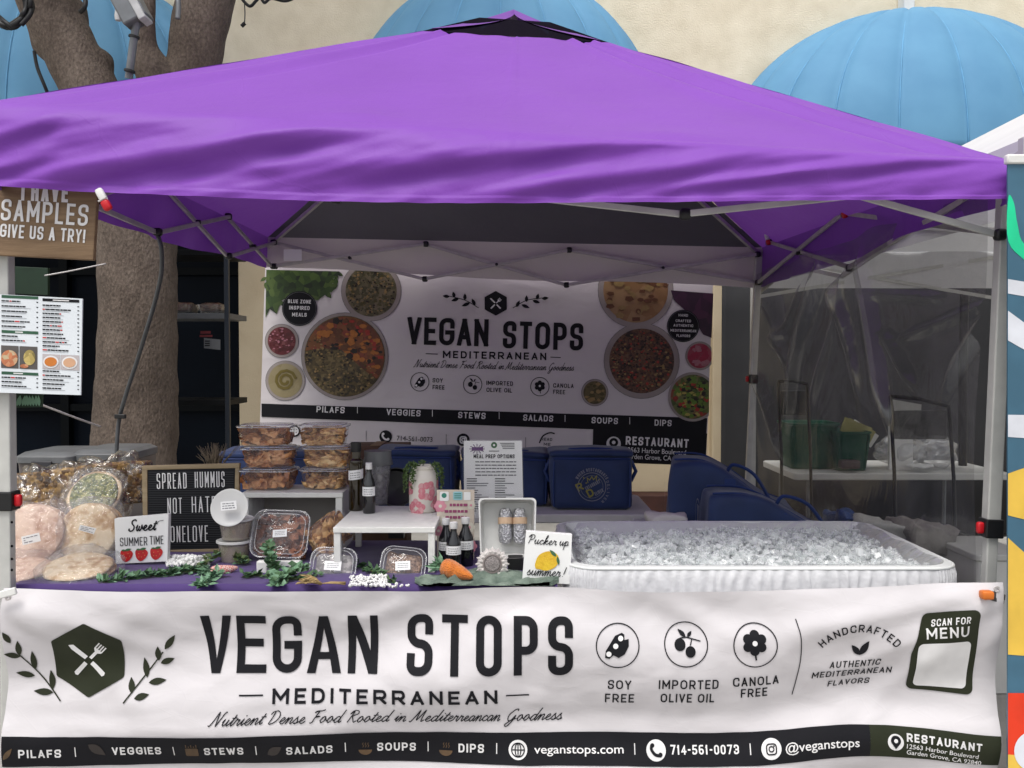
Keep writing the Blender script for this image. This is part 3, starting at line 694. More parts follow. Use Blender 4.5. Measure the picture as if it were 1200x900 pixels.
# legs
def leg(top, bot, clampz, button, holes=False):
    top, bot = Vector(top), Vector(bot)
    mid = lerp(bot, top, (clampz - bot.z) / (top.z - bot.z))
    l = MB(); l.bar(mid, top, 0.042, 0.042, up=(0, 1, 0)); l.bar(bot, mid + (bot - mid).normalized() * -0.001, 0.034, 0.034, up=(0, 1, 0)); o = l.build('leg', 'leg_paint', tent, smooth=False, bevel=0.004)
    MB().bar(mid - (top - mid).normalized() * 0.03, mid + (top - mid).normalized() * 0.028, 0.056, 0.056, up=(0, 1, 0)).build('height_lock', 'black_plastic', o, smooth=False, bevel=0.004)
    MB().rbox(mid + Vector((button * 0.036, -0.005, 0)), (0.022, 0.02, 0.036), 0.007, 3).build('release_button', 'red_plastic', o)
    MB().box(bot + Vector((0, 0, 0.006)), (0.09, 0.09, 0.012)).build('foot', 'white_metal', o, smooth=False, bevel=0.002)
    if holes:
        h = MB()
        for y in (612, 655, 640, 668): 
            p = P(14, y, 2.80 - 0.0175); h.lathe([(0.0001, 0), (0.004, 0)], (0, 0, 0), 10)
            for k in range(len(h.v) - 20, len(h.v)): h.v[k] = Vector((p.x + h.v[k].x, p.y - 0.0005, p.z + h.v[k].y))
        h.build('pin_hole', 'black_plastic', o, smooth=False)
    return o
LFb = P(8, 690, 2.80); LFt = P(6, 300, 2.80)
leg((LFt.x, 2.80, 2.2), (LFb.x, 2.80, 0), P(6, 586, 2.80).z, 1, True)
RFt, RFb = P(1178, 240, 2.86), P(1158, 690, 2.86)
leg(RFt + (RFt - RFb) * 0.1, RFb + (RFb - RFt) * ((RFb.z) / (RFt.z - RFb.z)), P(1162, 618, 2.86).z, -1)
RRt, RRl = P(889, 330, 5.86), P(878, 545, 5.86)
leg(RRt + Vector((0, 0, .2)), RRl + (RRl - RRt) * (RRl.z / (RRt.z - RRl.z)), P(881, 444, 5.86).z, -1)
leg((RLc.x + .04, 6.01, 2.1), (RLc.x + .03, 6.01, 0), 1.1, 1)
# scissor trusses
def scissors(tops, lows, w=0.020, h=0.013, mat='truss_paint'):
    n = len(tops) - 1
    for i in range(n):
        dirn = (tops[i + 1] - tops[i]).normalized(); side = Vector((-dirn.y, dirn.x, 0)) * 0.009
        MB().bar(tops[i] + side, lows[i + 1] + side, h, w).build('truss_bar', mat, tent, smooth=False, bevel=0.002)
        MB().bar(lows[i] - side, tops[i + 1] - side, h, w).build('truss_bar', mat, tent, smooth=False, bevel=0.002)
        c = (tops[i] + lows[i + 1] + lows[i] + tops[i + 1]) / 4
        MB().tube([c - side * 2, c + side * 2], 0.010, 8).build('truss_pin', 'black_plastic', tent)
    for p in tops + lows:
        MB().rbox(p, (0.035, 0.035, 0.035), 0.01, 3).build('truss_joint', 'black_plastic', tent)
def XY(x, y, X):          # point on the side plane X = const
    d = pdir(x, y); t = X / d.x; return Vector((X, d.y * t, CAMZ + d.z * t))
bx = [RLc.x + 0.05, lerp(RLc.x, RRc.x, 1 / 3), lerp(RLc.x, RRc.x, 2 / 3), RRc.x - 0.05]
scissors([Vector((bx[0], 5.80, P(300, 284, 5.8).z)), P(499, 286, 5.8), P(667, 293, 5.8), P(888, 298, 5.8)], [P(322, 312, 5.8), P(498, 327, 5.8), P(664, 334, 5.8), P(888, 331, 5.8)])
lx = -1.50
scissors([P(30, 205, 2.85), Vector((lx, 3.93, 2.27)), Vector((lx, 4.93, 2.25)), P(321, 284, 5.78)], [P(12, 262, 2.85), XY(185, 272, lx), XY(268, 300, lx), P(320, 312, 5.78)])
rx = 1.52
scissors([P(1170, 212, 2.88), XY(990, 250, rx), XY(901, 284, rx)], [P(1172, 274, 2.88), XY(996, 314, rx), XY(890, 331, 1.53)])
scissors([P(14, 195, 2.84), P(394, 205, 2.84), P(780, 165, 2.84), P(1168, 212, 2.84)], [P(16, 222, 2.84), P(394, 232, 2.84), P(803, 251, 2.84), P(1172, 275, 2.84)], mat='leg_paint')
# pale front bars seen just under the front edge
for a, b in ():
    MB().bar(P(*a, 2.815), P(*b, 2.815), 0.014, 0.024).build('truss_bar', 'leg_paint', tent, smooth=False, bevel=0.002)
for c in ((FL, TFL), (FR, TFR), (RLc, TRL), (RRc, TRR)):
    MB().bar(c[0] - Vector((0, 0, 0.06)), lerp(c[0], APEX, 0.95) - Vector((0, 0, 0.10)), 0.02, 0.02).build('rafter', 'truss_paint', tent, smooth=False)
tg = MB().box(P(343, 299, 5.7), (0.11, 0.004, 0.07)); tg.build('care_tag', 'white_card', tent, smooth=False)

# clips on the truss
def clip(p, ang, label):
    rot = Matrix.Rotation(R(ang), 3, 'Y')
    t = thing('spring_clip', label, 'clip', p, group='red and white clips on the tent frame')
    MB().rbox(p, (0.022, 0.018, 0.042), 0.006, 3, rot=rot).build('jaw', 'white_plastic', t)
    MB().rbox(p + rot @ Vector((0, -0.003, -0.032)), (0.024, 0.021, 0.032), 0.007, 3, rot=rot).build('grip', 'red_plastic', t)
    MB().tube([p + rot @ Vector((-0.013, -0.011, -0.015)), p + rot @ Vector((0.013, -0.011, -0.015))], 0.003, 8).build('spring', 'truss_paint', t)
clip(P(119, 229, 2.66), -28, 'red and white clip on the front canopy edge beside the wooden sign')
clip(XY(991, 247, rx) + Vector((-0.02, -0.01, 0.01)), -18, 'red and white clip on the right truss nearer the front leg')
clip(XY(902, 280, rx) + Vector((-0.02, -0.01, 0.01)), -14, 'red and white clip on the right truss nearer the rear leg')

# ------------------------------------------------------------------ clear sheet hung along the right side
def mat_film():
    m, nt, out = newmat('film'); L = nt.links.new
    tr = N(nt, 'ShaderNodeBsdfTransparent'); tr.inputs[0].default_value = (0.80, 0.80, 0.80, 1)
    df = N(nt, 'ShaderNodeBsdfDiffuse'); df.inputs[0].default_value = (0.55, 0.55, 0.56, 1)
    gl = N(nt, 'ShaderNodeBsdfGlossy', Roughness=0.16); gl.inputs[0].default_value = (0.9, 0.9, 0.9, 1)
    tc = N(nt, 'ShaderNodeTexCoord'); n1 = N(nt, 'ShaderNodeTexNoise', Scale=2.2, Detail=4, Distortion=2.0); L(tc.outputs['Object'], n1.inputs['Vector'])
    mr = N(nt, 'ShaderNodeMapRange'); mr.inputs[1].default_value = 0.35; mr.inputs[2].default_value = 0.8; mr.inputs[3].default_value = 0.025; mr.inputs[4].default_value = 0.12
    L(n1.outputs[0], mr.inputs[0])
    bp = N(nt, 'ShaderNodeBump', Strength=0.25, Distance=0.05); L(n1.outputs[0], bp.inputs['Height']); L(bp.outputs[0], gl.inputs['Normal'])
    m1 = N(nt, 'ShaderNodeMixShader'); m2 = N(nt, 'ShaderNodeMixShader'); m2.inputs[0].default_value = 0.09
    lw = N(nt, 'ShaderNodeLayerWeight', Blend=0.35); pw = N(nt, 'ShaderNodeMath', _operation='POWER'); pw.inputs[1].default_value = 5; L(lw.outputs['Facing'], pw.inputs[0])
    ad = N(nt, 'ShaderNodeMath', _operation='MULTIPLY_ADD'); ad.inputs[1].default_value = 0.20; L(pw.outputs[0], ad.inputs[0]); L(mr.outputs[0], ad.inputs[2])
    L(ad.outputs[0], m1.inputs[0]); L(tr.outputs[0], m1.inputs[1]); L(df.outputs[0], m1.inputs[2])
    L(m1.outputs[0], m2.inputs[1]); L(gl.outputs[0], m2.inputs[2]); L(m2.outputs[0], out.inputs[0])
mat_film()
RIDGES = [(967, 300, 918, 520, .030, 4.0), (992, 320, 955, 500, .022, 4), (985, 330, 1010, 480, .02, 4), (1012, 300, 1052, 520, .028, 3.5), (1180, 330, 1110, 470, .02, 4), (1100, 350, 1020, 345, .012, 3),
          (900, 350, 930, 440, .03, 5), (950, 330, 905, 420, .02, 4), (890, 440, 925, 545, .025, 4), (1165, 355, 1050, 400, .012, 3.5), (1040, 390, 1080, 460, .015, 4), (940, 300, 990, 300, .02, 4), (1000, 310, 960, 560, .012, 6)]
def ffilm(u, v):
    Y = lerp(5.84, 2.90, u); X = lerp(RRt.x, RFt.x - 0.02, u) - 0.02; ztop = lerp(2.03, 2.03, u); z = lerp(0.05, ztop, v)
    if v > 0.97: z += 0.03 * noise.noise(Vector((Y * 3, 0, 0)))
    px_ = 600 + X / Y * FPX; py_ = 420 - (z - CAMZ) / Y * FPX
    d = 0
    for x0, y0, x1, y1, A, sg in RIDGES:
        vx, vy = x1 - x0, y1 - y0; l2 = vx * vx + vy * vy; t = ((px_ - x0) * vx + (py_ - y0) * vy) / l2
        w = smooth((t + .1) / .2) * smooth((1.15 - t) / .5)
        if w > 0:
            s_ = ((py_ - y0) * vx - (px_ - x0) * vy) / math.sqrt(l2); d += A * w * math.exp(-s_ * s_ / (2 * sg * sg))
    d += 0.02 * noise.noise(Vector((Y * 2, z * 1.2, 5)))
    return Vector((X - d * 2.1, Y, z))
tag(MB().grid(ffilm, 260, 150).build('side_sheet', 'film', recalc=False, angle=180), 'clear wrinkled plastic sheet hung along the right side of the purple tent', 'plastic sheet')
# ------------------------------------------------------------------ front banner
YB = 2.745
def bsag(x): 
    return (3 * math.sin(x / 1172 * math.pi * 3.2 + 0.3) + 4 * smooth((x - 250) / 300) * smooth((760 - x) / 200) - 13 * math.exp(-((x - 1000) / 95) ** 2) + 4 * smooth((x - 1080) / 90))
def banner_surf(x, y, off=0.0):
    k = smooth((y - 770) / 80)
    yy = y + bsag(x) * k + (1 - k) * 0 
    d = 0.017 * math.sin((y - 690) / 150 * 2 * math.pi + x / 170 + 1.2 * noise.noise(Vector((x * .004, y * .008, 2))))
    d += 0.018 * noise.noise(Vector((x * .006, y * .013, 7))) + 0.004 * noise.noise(Vector((x * .03, y * .03, 1)))
    d += .016 * math.exp(-((y - 688) / 22) ** 2) * smooth((x - 610) / 110) * (.75 + .25 * math.sin(x / 60)) - .006 * math.exp(-((y - 838) / 12) ** 2) * (.6 + .4 * math.sin(x / 90))
    for x0, y0, x1, y1, A, sg in ((5, 697, 260, 790, .008, 9), (5, 700, 180, 840, .008, 9), (1165, 690, 900, 745, .012, 10), (1165, 690, 1030, 830, .010, 10), (1165, 700, 960, 800, .008, 9), (480, 705, 380, 745, .007, 8), (760, 700, 900, 760, .009, 10), (520, 705, 640, 740, .006, 9)):
        vx, vy = x1 - x0, y1 - y0; l2 = vx * vx + vy * vy; t = ((x - x0) * vx + (y - y0) * vy) / l2
        w = smooth((t + .05) / .2) * smooth((1.2 - t) / .6)
        if w > 0: s_ = ((y - y0) * vx - (x - x0) * vy) / math.sqrt(l2); d += A * w * math.exp(-s_ * s_ / (2 * sg * sg))
    q = P(x, yy, YB); q.y -= d + off; return q
def btop(x): return 689 + 3.5 * math.sin(x / 480 * math.pi) * smooth((620 - x) / 100) + 5 * math.exp(-((x - 500) / 70) ** 2) + 5 * smooth((x - 640) / 120) * smooth((1000 - x) / 200) - 8 * smooth((x - 980) / 170)
def bleft(y): return 4 + (y - 690) * 0.006
def bright(y): return 1172 - (y - 690) * 0.012
bn = thing('front_banner', 'white vinyl banner with black lettering stretched across the stall front below the table', 'banner', (0, YB, 0.2))
def fb(u, v):
    y = lerp(930, 0, 0) if False else None
    x = lerp(4, 1172, u); yt = btop(x); yy = lerp(928, yt, v); x = lerp(bleft(yy), bright(yy), u)
    return banner_surf(x, yy)
sheet = MB().grid(fb, 260, 60).build('sheet', 'vinyl', bn, recalc=False, angle=180)
hm = MB()
for (x, y) in ((12, 699), (1163, 688)):
    c = banner_surf(x, y, 0.002); n = 14
    ring = [[c + Vector((r * math.cos(2 * math.pi * t / n), -h, r * math.sin(2 * math.pi * t / n))) for t in range(n)] for r, h in ((.010, 0), (.009, .002), (.005, .002), (.0045, 0))]
    MB().loft(ring, False, False).build('grommet', 'truss_paint', bn)
mk = Marks(banner_surf)
S1 = 0.0022; S2 = 0.0036
# dark menu strip with an olive end
mk.poly('strip', [(bleft(860) + 1, 859), (1017, 859), (1017, 895), (bleft(895) + 1, 895)], S1)
mk.poly('strip_end', [(1017, 859), (bright(860) - .5, 859), (bright(895) - .5, 895), (1017, 895)], S1)
# crest
hexa = [(103 + 47 * math.sin(R(60 * k)), 772 - 44.5 * math.cos(R(60 * k))) for k in range(6)]
mk.poly('crest', roundpoly(hexa, 4, True), S1)
def utensils(m, cx, cy, s, key):
    for sgn in (1, -1):
        def q(a, b, sgn=sgn): # along / across
            c = 0.7071; return (cx + sgn * (a * c - b * c) * s, cy + (a * c + b * c) * s)
        m.poly(key, [q(5, -2.6), q(26, -3), q(27.5, 0), q(26, 3), q(5, 2.6)], S2)               # handle
        if sgn == 1: m.poly(key, [q(-4, 2.2), q(-25, 3), q(-31, 1.5), q(-27, -3), q(-4, -3)], S2)  # knife
        else:
            m.poly(key, [q(-3, 2), q(-13, 2), q(-16, 5.5), q(-18, 5.5), q(-18, -5.5), q(-16, -5.5), q(-13, -2), q(-3, -2)], S2)
            for b in (-5, -1.7, 1.7, 5): m.line(key, [q(-17, b), q(-27, b)], 1.7 * s, off=S2)
utensils(mk, 103, 774, 0.92, 'crest_white')
def sprig(m, key, x0, y0, x1, y1, leaves, wid, t, bend=4):
    m.line(key, catmull([(x0, y0), ((x0 + x1) / 2 + bend, (y0 + y1) / 2), (x1, y1)], 6), t, off=S1)
    for a in leaves: m.leaf(key, *a, wid, S1)
sprig(mk, 'sprig', 69.5, 821, 22, 768, [(14, 753, 6, 739), (22, 769, 22, 750), (23, 770, 4, 767), (38, 787, 37, 763), (37, 794, 14, 791), (59, 809, 56, 787), (60, 812, 36, 811)], 7.5, 1.6, 0)
sprig(mk, 'sprig_r', 145.5, 821, 190, 765, [(192, 762, 204, 745), (184, 776, 184, 758), (186, 779, 203, 773), (171, 795, 167, 772), (173, 800, 194, 797), (155, 811, 152, 794), (158, 816, 175, 812)], 7.5, 1.6, 0)
# headline
for ch, a, b in (('V', 234, 270), ('E', 276, 311), ('G', 318, 352.5), ('A', 359, 399), ('N', 407, 442), ('S', 476.5, 507), ('T', 517.5, 548), ('O', 558, 588), ('P', 602, 630), ('S', 642, 671)):
    w = b - a; t = 9.4
    if ch in 'VA':
        # hand-cut wide diagonals
        up = -1 if ch == 'V' else 1; y0, y1 = (722, 789.5) if ch == 'V' else (789.5, 722)
        mk.poly('headline', [(a, y0), (a + 10.2, y0), (a + w / 2, y1 - up * 0 - (y1 - y0) * 0.22), (a + w / 2, y1), (a + w / 2 - 5.2, y1)], S1)
        mk.poly('headline', [(b, y0), (b - 10.2, y0), (a + w / 2, y1 - (y1 - y0) * 0.22), (a + w / 2, y1), (a + w / 2 + 5.2, y1)], S1)
        if ch == 'A': mk.rect('headline', a + 9, 766, b - 9, 774, off=S1)
    elif ch == 'N':
        mk.rect('headline', a, 722, a + 9, 789.5, off=S1); mk.rect('headline', b - 9, 722, b, 789.5, off=S1); mk.poly('headline', [(a, 722), (a + 10.5, 722), (b, 789.5), (b - 10.5, 789.5)], S1 + .0004)
    else: mk.caps('headline', ch, a, 789.5, 67.5, w, t, off=S1)
mk.caps('subtitle', 'MEDITERRANEAN', 320, 823, 17, 263, 3.4, off=S1, gap=.42)
mk.line('subtitle', [(281, 813), (309, 813)], 1.7, off=S1); mk.line('subtitle', [(593, 813), (620, 813)], 1.7, off=S1)
mk.script('motto', 'Nutrient Dense Food Rooted in Medite', 248, 845, 7.0, 282, 1.15, ang=0, shear=.45, off=S1)
mk.script('motto', 'rreancan', 530, 845, 7.0, 55, 1.15, shear=.45, off=S1)
mk.script('motto', 'Goodness', 592, 845, 7.0, 66, 1.15, shear=.45, off=S1)
# claims
for cx, cy in ((723, 754.5), (803, 754), (883, 754)): mk.circle('claims', cx, cy, 25, 40, S1, ring=1.3)
for (x, y, w, tx) in ((712, 806, 27, 'SOY'), (709, 823, 34, 'FREE'), (771, 805, 70, 'IMPORTED'), (774, 822, 63, 'OLIVE OIL'), (858, 803, 54, 'CANOLA'), (868, 817, 31, 'FREE')):
    mk.caps('claims', tx, x, y, 11, w, 1.7, off=S1, ang=1 if x < 800 and y < 0 else (2 if x > 855 else 0))
def pod(m, key, key2, cx, cy, s):
    m.poly(key, [(cx + a * s, cy + b * s) for a, b in ((-14, 13), (-13, 5), (-8, -3), (-2, -12), (6, -15), (9, -13), (9, -7), (14, -8), (14, 0), (9, 9), (2, 13), (-4, 10), (-9, 14))], S1)
    for a, b in ((-9.5, 8.5), (-1.5, -.5), (4.5, -9)): m.circle(key2, cx + a * s, cy + b * s, 3.1 * s, 14, S2)
def olive(m, key, cx, cy, s):
    m.circle(key, cx - 6 * s, cy + 2 * s, 6.5 * s, 18, S1, ry=7 * s); m.circle(key, cx + 6 * s, cy + 10 * s, 6 * s, 18, S1, ry=6.5 * s)
    m.line(key, [(cx - 6 * s, cy - 5 * s), (cx + 2 * s, cy - 6 * s), (cx + 18 * s, cy - 2 * s)], 1.3 * s, off=S1); m.line(key, [(cx + 6 * s, cy + 3 * s), (cx + 8 * s, cy - 4 * s)], 1.3 * s, off=S1)
    m.leaf(key, cx + 1 * s, cy - 6 * s, cx - 8 * s, cy - 15 * s, 5 * s, S1); m.leaf(key, cx + 3 * s, cy - 6 * s, cx + 8 * s, cy - 13 * s, 4 * s, S1)
def flower(m, key, key2, cx, cy, s):
    for k in range(6): m.circle(key, cx + 9 * s * math.cos(R(60 * k + 30)), cy - 3 * s + 9 * s * math.sin(R(60 * k + 30)), 5.6 * s, 14, S1)
    m.circle(key, cx, cy - 3 * s, 7 * s, 14, S1); m.circle(key2, cx, cy - 3 * s, 3 * s, 12, S2); m.line(key, [(cx, cy + 6 * s), (cx + 2 * s, cy + 17 * s)], 2 * s, off=S1)
pod(mk, 'claims', 'paper', 722, 755, 1); olive(mk, 'claims', 802, 752, 1); flower(mk, 'claims', 'paper', 882, 754, 1)
mk.line('claims', catmull([(930, 723), (935, 745), (936, 772), (932, 800), (929, 818)], 5), 1.1, off=S1)
mk.caps('claims', 'HANDCRAFTED', 0, 0, 9.5, 96, 1.5, off=S1, arc=(1004, 795, 57))
mk.leaf('claims', 1006, 766, 996, 754, 7, S1); mk.leaf('claims', 1006, 766, 1016, 749, 8, S1)
for tx, x, y, w in (('AUTHENTIC', 971, 783, 60), ('MEDITERRANEAN', 951, 797, 95), ('FLAVORS', 971, 811, 50)): mk.caps('claims', tx, x, y, 8.5, w, 1.35, ang=3.5, shear=.18, off=S1)
# menu panel (its code square is left blank)
mk.poly('scan_panel', roundpoly([(1077, 716), (1142, 710), (1143, 817), (1064, 814), (1066, 765)], [8, 8, 8, 8, 0], True), S1)
mk.poly('scan_white', roundpoly([(1073, 752), (1135, 749), (1135, 810), (1072, 809)], 6, True), S2)
mk.caps('scan_white', 'SCAN FOR', 1086, 731, 8, 44, 1.3, ang=6, shear=.2, off=S2); mk.caps('scan_white', 'MENU', 1081, 746, 13, 49, 2.2, ang=4, off=S2)
# strip lettering
for tx, x, w, c in (('PILAFS', 26, 48, 880), ('VEGGIES', 132, 57, 878), ('STEWS', 240, 46, 879), ('SALADS', 336, 53, 880), ('SOUPS', 441, 45.5, 879), ('DIPS', 537, 30, 879)):
    mk.caps('strip_text', tx, x, c + 3.5, 10, w, 1.9, off=S2)
for x in (90, 204, 301, 404, 501, 582, 744, 879): mk.line('strip_text', [(x, 871), (x, 883)], 1.1, off=S2)
mk.font('strip_text', 'veganstops.com', 626, 882, 9.5, 105, bold=.006, off=S2); mk.caps('strip_text', '714-561-0073', 786, 882, 10, 80, 1.7, off=S2)
mk.font('strip_text', '@veganstops', 919, 883, 10.5, 85, bold=.008, off=S2)
for x in (607, 769, 903): mk.circle('strip_text', x, 878, 11.5 if x != 607 else 11, 28, S2)
mk.circle('strip_text', 1047, 877, 9.5, 24, S2)
S3 = 0.005
def globe(m, key, cx, cy, r):
    m.circle(key, cx, cy, r, 24, S3, ring=1.3); m.circle(key, cx, cy, r * .45, 20, S3, ry=r, ring=1.2); m.line(key, [(cx - r, cy), (cx + r, cy)], 1.2, off=S3); m.line(key, [(cx, cy - r), (cx, cy + r)], 1.2, off=S3)
def phone(m, key, cx, cy, r):
    m.line(key, catmull([(cx - r * .45, cy - r * .55), (cx - r * .5, cy - r * .1), (cx - r * .1, cy + r * .4), (cx + r * .5, cy + r * .5)], 5), r * .3, off=S3)
    m.circle(key, cx - r * .38, cy - r * .48, r * .22, 10, S3); m.circle(key, cx + r * .45, cy + r * .4, r * .22, 10, S3)
def insta(m, key, cx, cy, r):
    m.line(key, roundpoly([(cx - r, cy - r), (cx + r, cy - r), (cx + r, cy + r), (cx - r, cy + r)], r * .6, True), 1.4, True, S3); m.circle(key, cx, cy, r * .5, 16, S3, ring=1.3); m.circle(key, cx + r * .55, cy - r * .55, .9, 8, S3)
def pin(m, key, key2, cx, cy, r):
    m.poly(key, [(cx + r * .62 * math.cos(R(a)), cy - r * .2 + r * .62 * math.sin(R(a))) for a in range(160, 381, 20)] + [(cx, cy + r * .8)], S3); m.circle(key2, cx, cy - r * .2, r * .25, 12, S3 + .0008)
globe(mk, 'strip_icon', 607, 878, 7.5); phone(mk, 'strip_icon', 769, 878, 11); insta(mk, 'strip_icon', 903, 878, 5.5); pin(mk, 'strip_icon', 'strip_text', 1047, 877, 9.5)
mk.caps('strip_text', 'RESTAURANT', 1060, 875, 9.5, 87, 2.0, ang=-2, off=S2)
mk.font('strip_text', '12563 Harbor Boulevard', 1060, 883, 5.6, 84, bold=.004, ang=-3, off=S2); mk.font('strip_text', 'Garden Grove, CA 92840', 1060, 890, 5.6, 88, bold=.004, ang=-3.5, off=S2)
# small brown icons before each word
def bowl(m, key, x, y, s):
    m.poly(key, [(x - 8 * s, y)] + [(x + 8 * s * math.cos(R(a)), y + 6.5 * s * math.sin(R(a))) for a in range(0, 181, 20)], S2)
    for k in (-3, 0, 3): m.line(key, catmull([(x + k * s, y - 3 * s), (x + (k + 1.2) * s, y - 5 * s), (x + k * s, y - 7 * s), (x + (k + 1) * s, y - 9 * s)], 3), .8 * s, off=S2)
mk.leaf('strip_brown', 8, 886, 19, 872, 6, S2)
mk.leaf('strip_dim', 105, 868, 124, 882, 11, S2); mk.rect('strip_brown', 218, 873, 233, 884, 1.5, S2)
for k in range(5): mk.line('strip_brown', [(219.5 + k * 3, 872), (219.5 + k * 3, 868 + (k % 2) * 2)], 1.2, off=S2)
mk.leaf('strip_dim', 314, 883, 331, 873, 11, S2); bowl(mk, 'strip_brown', 427, 881, 1); bowl(mk, 'strip_brown', 522, 881, 1)
M('ink_dim', (0.035, 0.028, 0.026), rough=0.5)
for key, name, mat in (('strip', 'menu_strip', 'ink'), ('strip_end', 'address_panel', 'ink_olive'), ('crest', 'crest', 'ink_olive'), ('crest_white', 'crest_cutlery', 'ink_white'), ('sprig', 'leaf_sprig', 'ink_olive'), ('sprig_r', 'leaf_sprig', 'ink_olive'),
                       ('headline', 'headline_lettering', 'ink'), ('subtitle', 'subtitle_lettering', 'ink'), ('motto', 'motto_lettering', 'ink'), ('claims', 'claims_lettering', 'ink'), ('paper', 'claims_highlight', 'ink_white'),
                       ('scan_panel', 'scan_panel', 'ink_olive'), ('scan_white', 'scan_lettering', 'ink_white'), ('strip_text', 'strip_lettering', 'ink_white'), ('strip_icon', 'strip_icon_lettering', 'ink'),
                       ('strip_brown', 'strip_food_lettering', 'ink_brown'), ('strip_dim', 'strip_leaf_lettering', 'ink_dim')):
    mk.build(key, name, mat, bn, step=7)
# fasteners of the banner
cl = thing('spring_clamp', 'orange spring clamp holding the upper right corner of the front banner', 'clamp', P(1160, 697, 2.72))
M('orange_plastic', (0.62, 0.16, 0.02), rough=0.35)
MB().rbox(P(1156, 697, 2.705), (0.036, 0.03, 0.026), 0.007, 3).build('jaw_pad', 'orange_plastic', cl)
MB().bar(P(1162, 696, 2.71), P(1176, 700, 2.77), 0.012, 0.018).build('arm', 'black_plastic', cl, bevel=0.002)
MB().bar(P(1162, 701, 2.71), P(1175, 706, 2.75), 0.010, 0.012).build('handle', 'black_plastic', cl, bevel=0.002)
st = MB().bar(P(-6, 699, 2.70), P(19, 692, 2.70), 0.012, 0.022); st.bar(P(-6, 699, 2.72), P(4, 697, 2.80), 0.012, 0.02)
tag(st.build('banner_strap', 'white_metal', bevel=0.003), 'pale strap clipped over the upper left corner of the front banner', 'strap')

# ------------------------------------------------------------------ back banner
YBB = 5.97; BA = -2.3
def back_surf(x, y, off=0.0):
    d = 0.010 * math.sin(x / 70 + 1.5 * noise.noise(Vector((x * .01, y * .006, 3)))) + 0.012 * noise.noise(Vector((x * .012, y * .012, 9))) + 0.006 * math.sin((x + y) / 22) * math.exp(-((x - 480) / 90) ** 2)
    q = P(x, y, YBB); q.y -= d + off; return q
bb = thing('back_banner', 'wide banner printed with food bowls hung across the rear of the tent', 'banner', (0, YBB, 0.8))
def fbb(u, v):
    x = lerp(311, 836, u); x -= 8 * (1 - v); y = lerp(522 + 24 * u, 300 + 20 * u, v); return back_surf(x, y)
MB().grid(fbb, 120, 50).build('sheet', 'vinyl_back', bb, recalc=False, angle=180)
b2 = Marks(back_surf); T1, T2, T3 = 0.004, 0.0075, 0.011
def lean(x, y0): return y0 + (x - 310) * 0.040      # rows run slightly downhill to the right
b2.poly('strip', [(306, 473), (829, 490), (828, 508), (306, 488.5)], T1); b2.poly('strip', [(695, 503), (829, 508), (827, 546), (694, 541)], T1 + .0006)
for tx, x, w in (('PILAFS', 371, 33), ('VEGGIES', 453, 40), ('STEWS', 537, 32), ('SALADS', 613, 35), ('SOUPS', 693, 31), ('DIPS', 767, 20)): b2.caps('white', tx, x, lean(x, 480.5), 7.2, w, 1.3, ang=BA, off=T2)
for x in (419, 507, 585, 662, 738): b2.line('white', [(x, lean(x, 472)), (x, lean(x, 480))], .7, off=T2)
b2.caps('white', 'RESTAURANT', 733, 521, 10, 74, 1.9, ang=-3, off=T2); b2.font('white', '12563 Harbor Boulevard', 733, 529.5, 6, 71, bold=.004, ang=-3, off=T2); b2.font('white', 'Garden Grove, CA 92840', 732, 537, 6, 74, bold=.004, ang=-3, off=T2)
b2.circle('white', 719, 520, 8.5, 20, T2); b2.boost = .008; pin(b2, 'dark', 'white', 719, 520, 8.5); b2.boost = 0
b2.caps('head', 'VEGAN', 477, 403.5, 32, 95, 5.2, ang=-1.6, gap=.2, off=T1); b2.caps('head', 'STOPS', 589, 408, 32, 94, 5.2, ang=-1.8, gap=.26, off=T1)
b2.caps('head', 'MEDITERRANEAN', 519, 419.5, 8.5, 121, 1.7, ang=-1.2, gap=.42, off=T1); b2.line('head', [(499, 414.5), (513, 415)], 1, off=T1); b2.line('head', [(645, 418.5), (657, 419)], 1, off=T1)
b2.script('head', 'Nutrient Dense Food Rooted in', 485, 430, 4.2, 105, .6, ang=-1.5, shear=.4, off=T1); b2.script('head', 'Mediterranean Goodness', 592, 433, 4.2, 80, .6, ang=-1, shear=.4, off=T1)
for cx, cy in ((492, 447.5), (554, 450.5), (632.5, 453)): b2.circle('head', cx, cy, 10.8, 26, T1, ring=.8)
pod(b2, 'head', 'paper', 492, 448, .44); olive(b2, 'head', 554, 449.5, .44); flower(b2, 'head', 'paper', 632.5, 453.5, .44)
for tx, x, y, w in (('SOY', 507, 448, 12), ('FREE', 507, 456, 14), ('IMPORTED', 570, 451, 31), ('OLIVE OIL', 570, 459, 30), ('CANOLA', 648, 454, 24), ('FREE', 648, 461.5, 14)): b2.caps('head', tx, x, y, 5, w, .8, ang=-2, off=T1)
hexb = [(581 + 15 * math.sin(R(60 * k)), 355.5 - 14.5 * math.cos(R(60 * k))) for k in range(6)]
b2.poly('head', roundpoly(hexb, 1.5, True), T1); b2.boost = .007; utensils(b2, 581, 356, .3, 'white'); b2.boost = 0
for sx in (-1, 1):
    c = 581 + sx * 18
    b2.line('head', catmull([(c + sx * 2, 361), (c + sx * 18, 352), (c + sx * 38, 348 + sx * 1)], 5), .9, off=T1)
    for a, b_, c2, d in ((6, 359, 10, 351), (12, 356, 22, 360), (18, 353, 18, 345), (25, 351, 34, 354), (30, 350, 32, 343), (36, 349, 44, 348)): b2.leaf('head', c + sx * a, b_ + sx, c + sx * c2, d + sx, 4, T1)
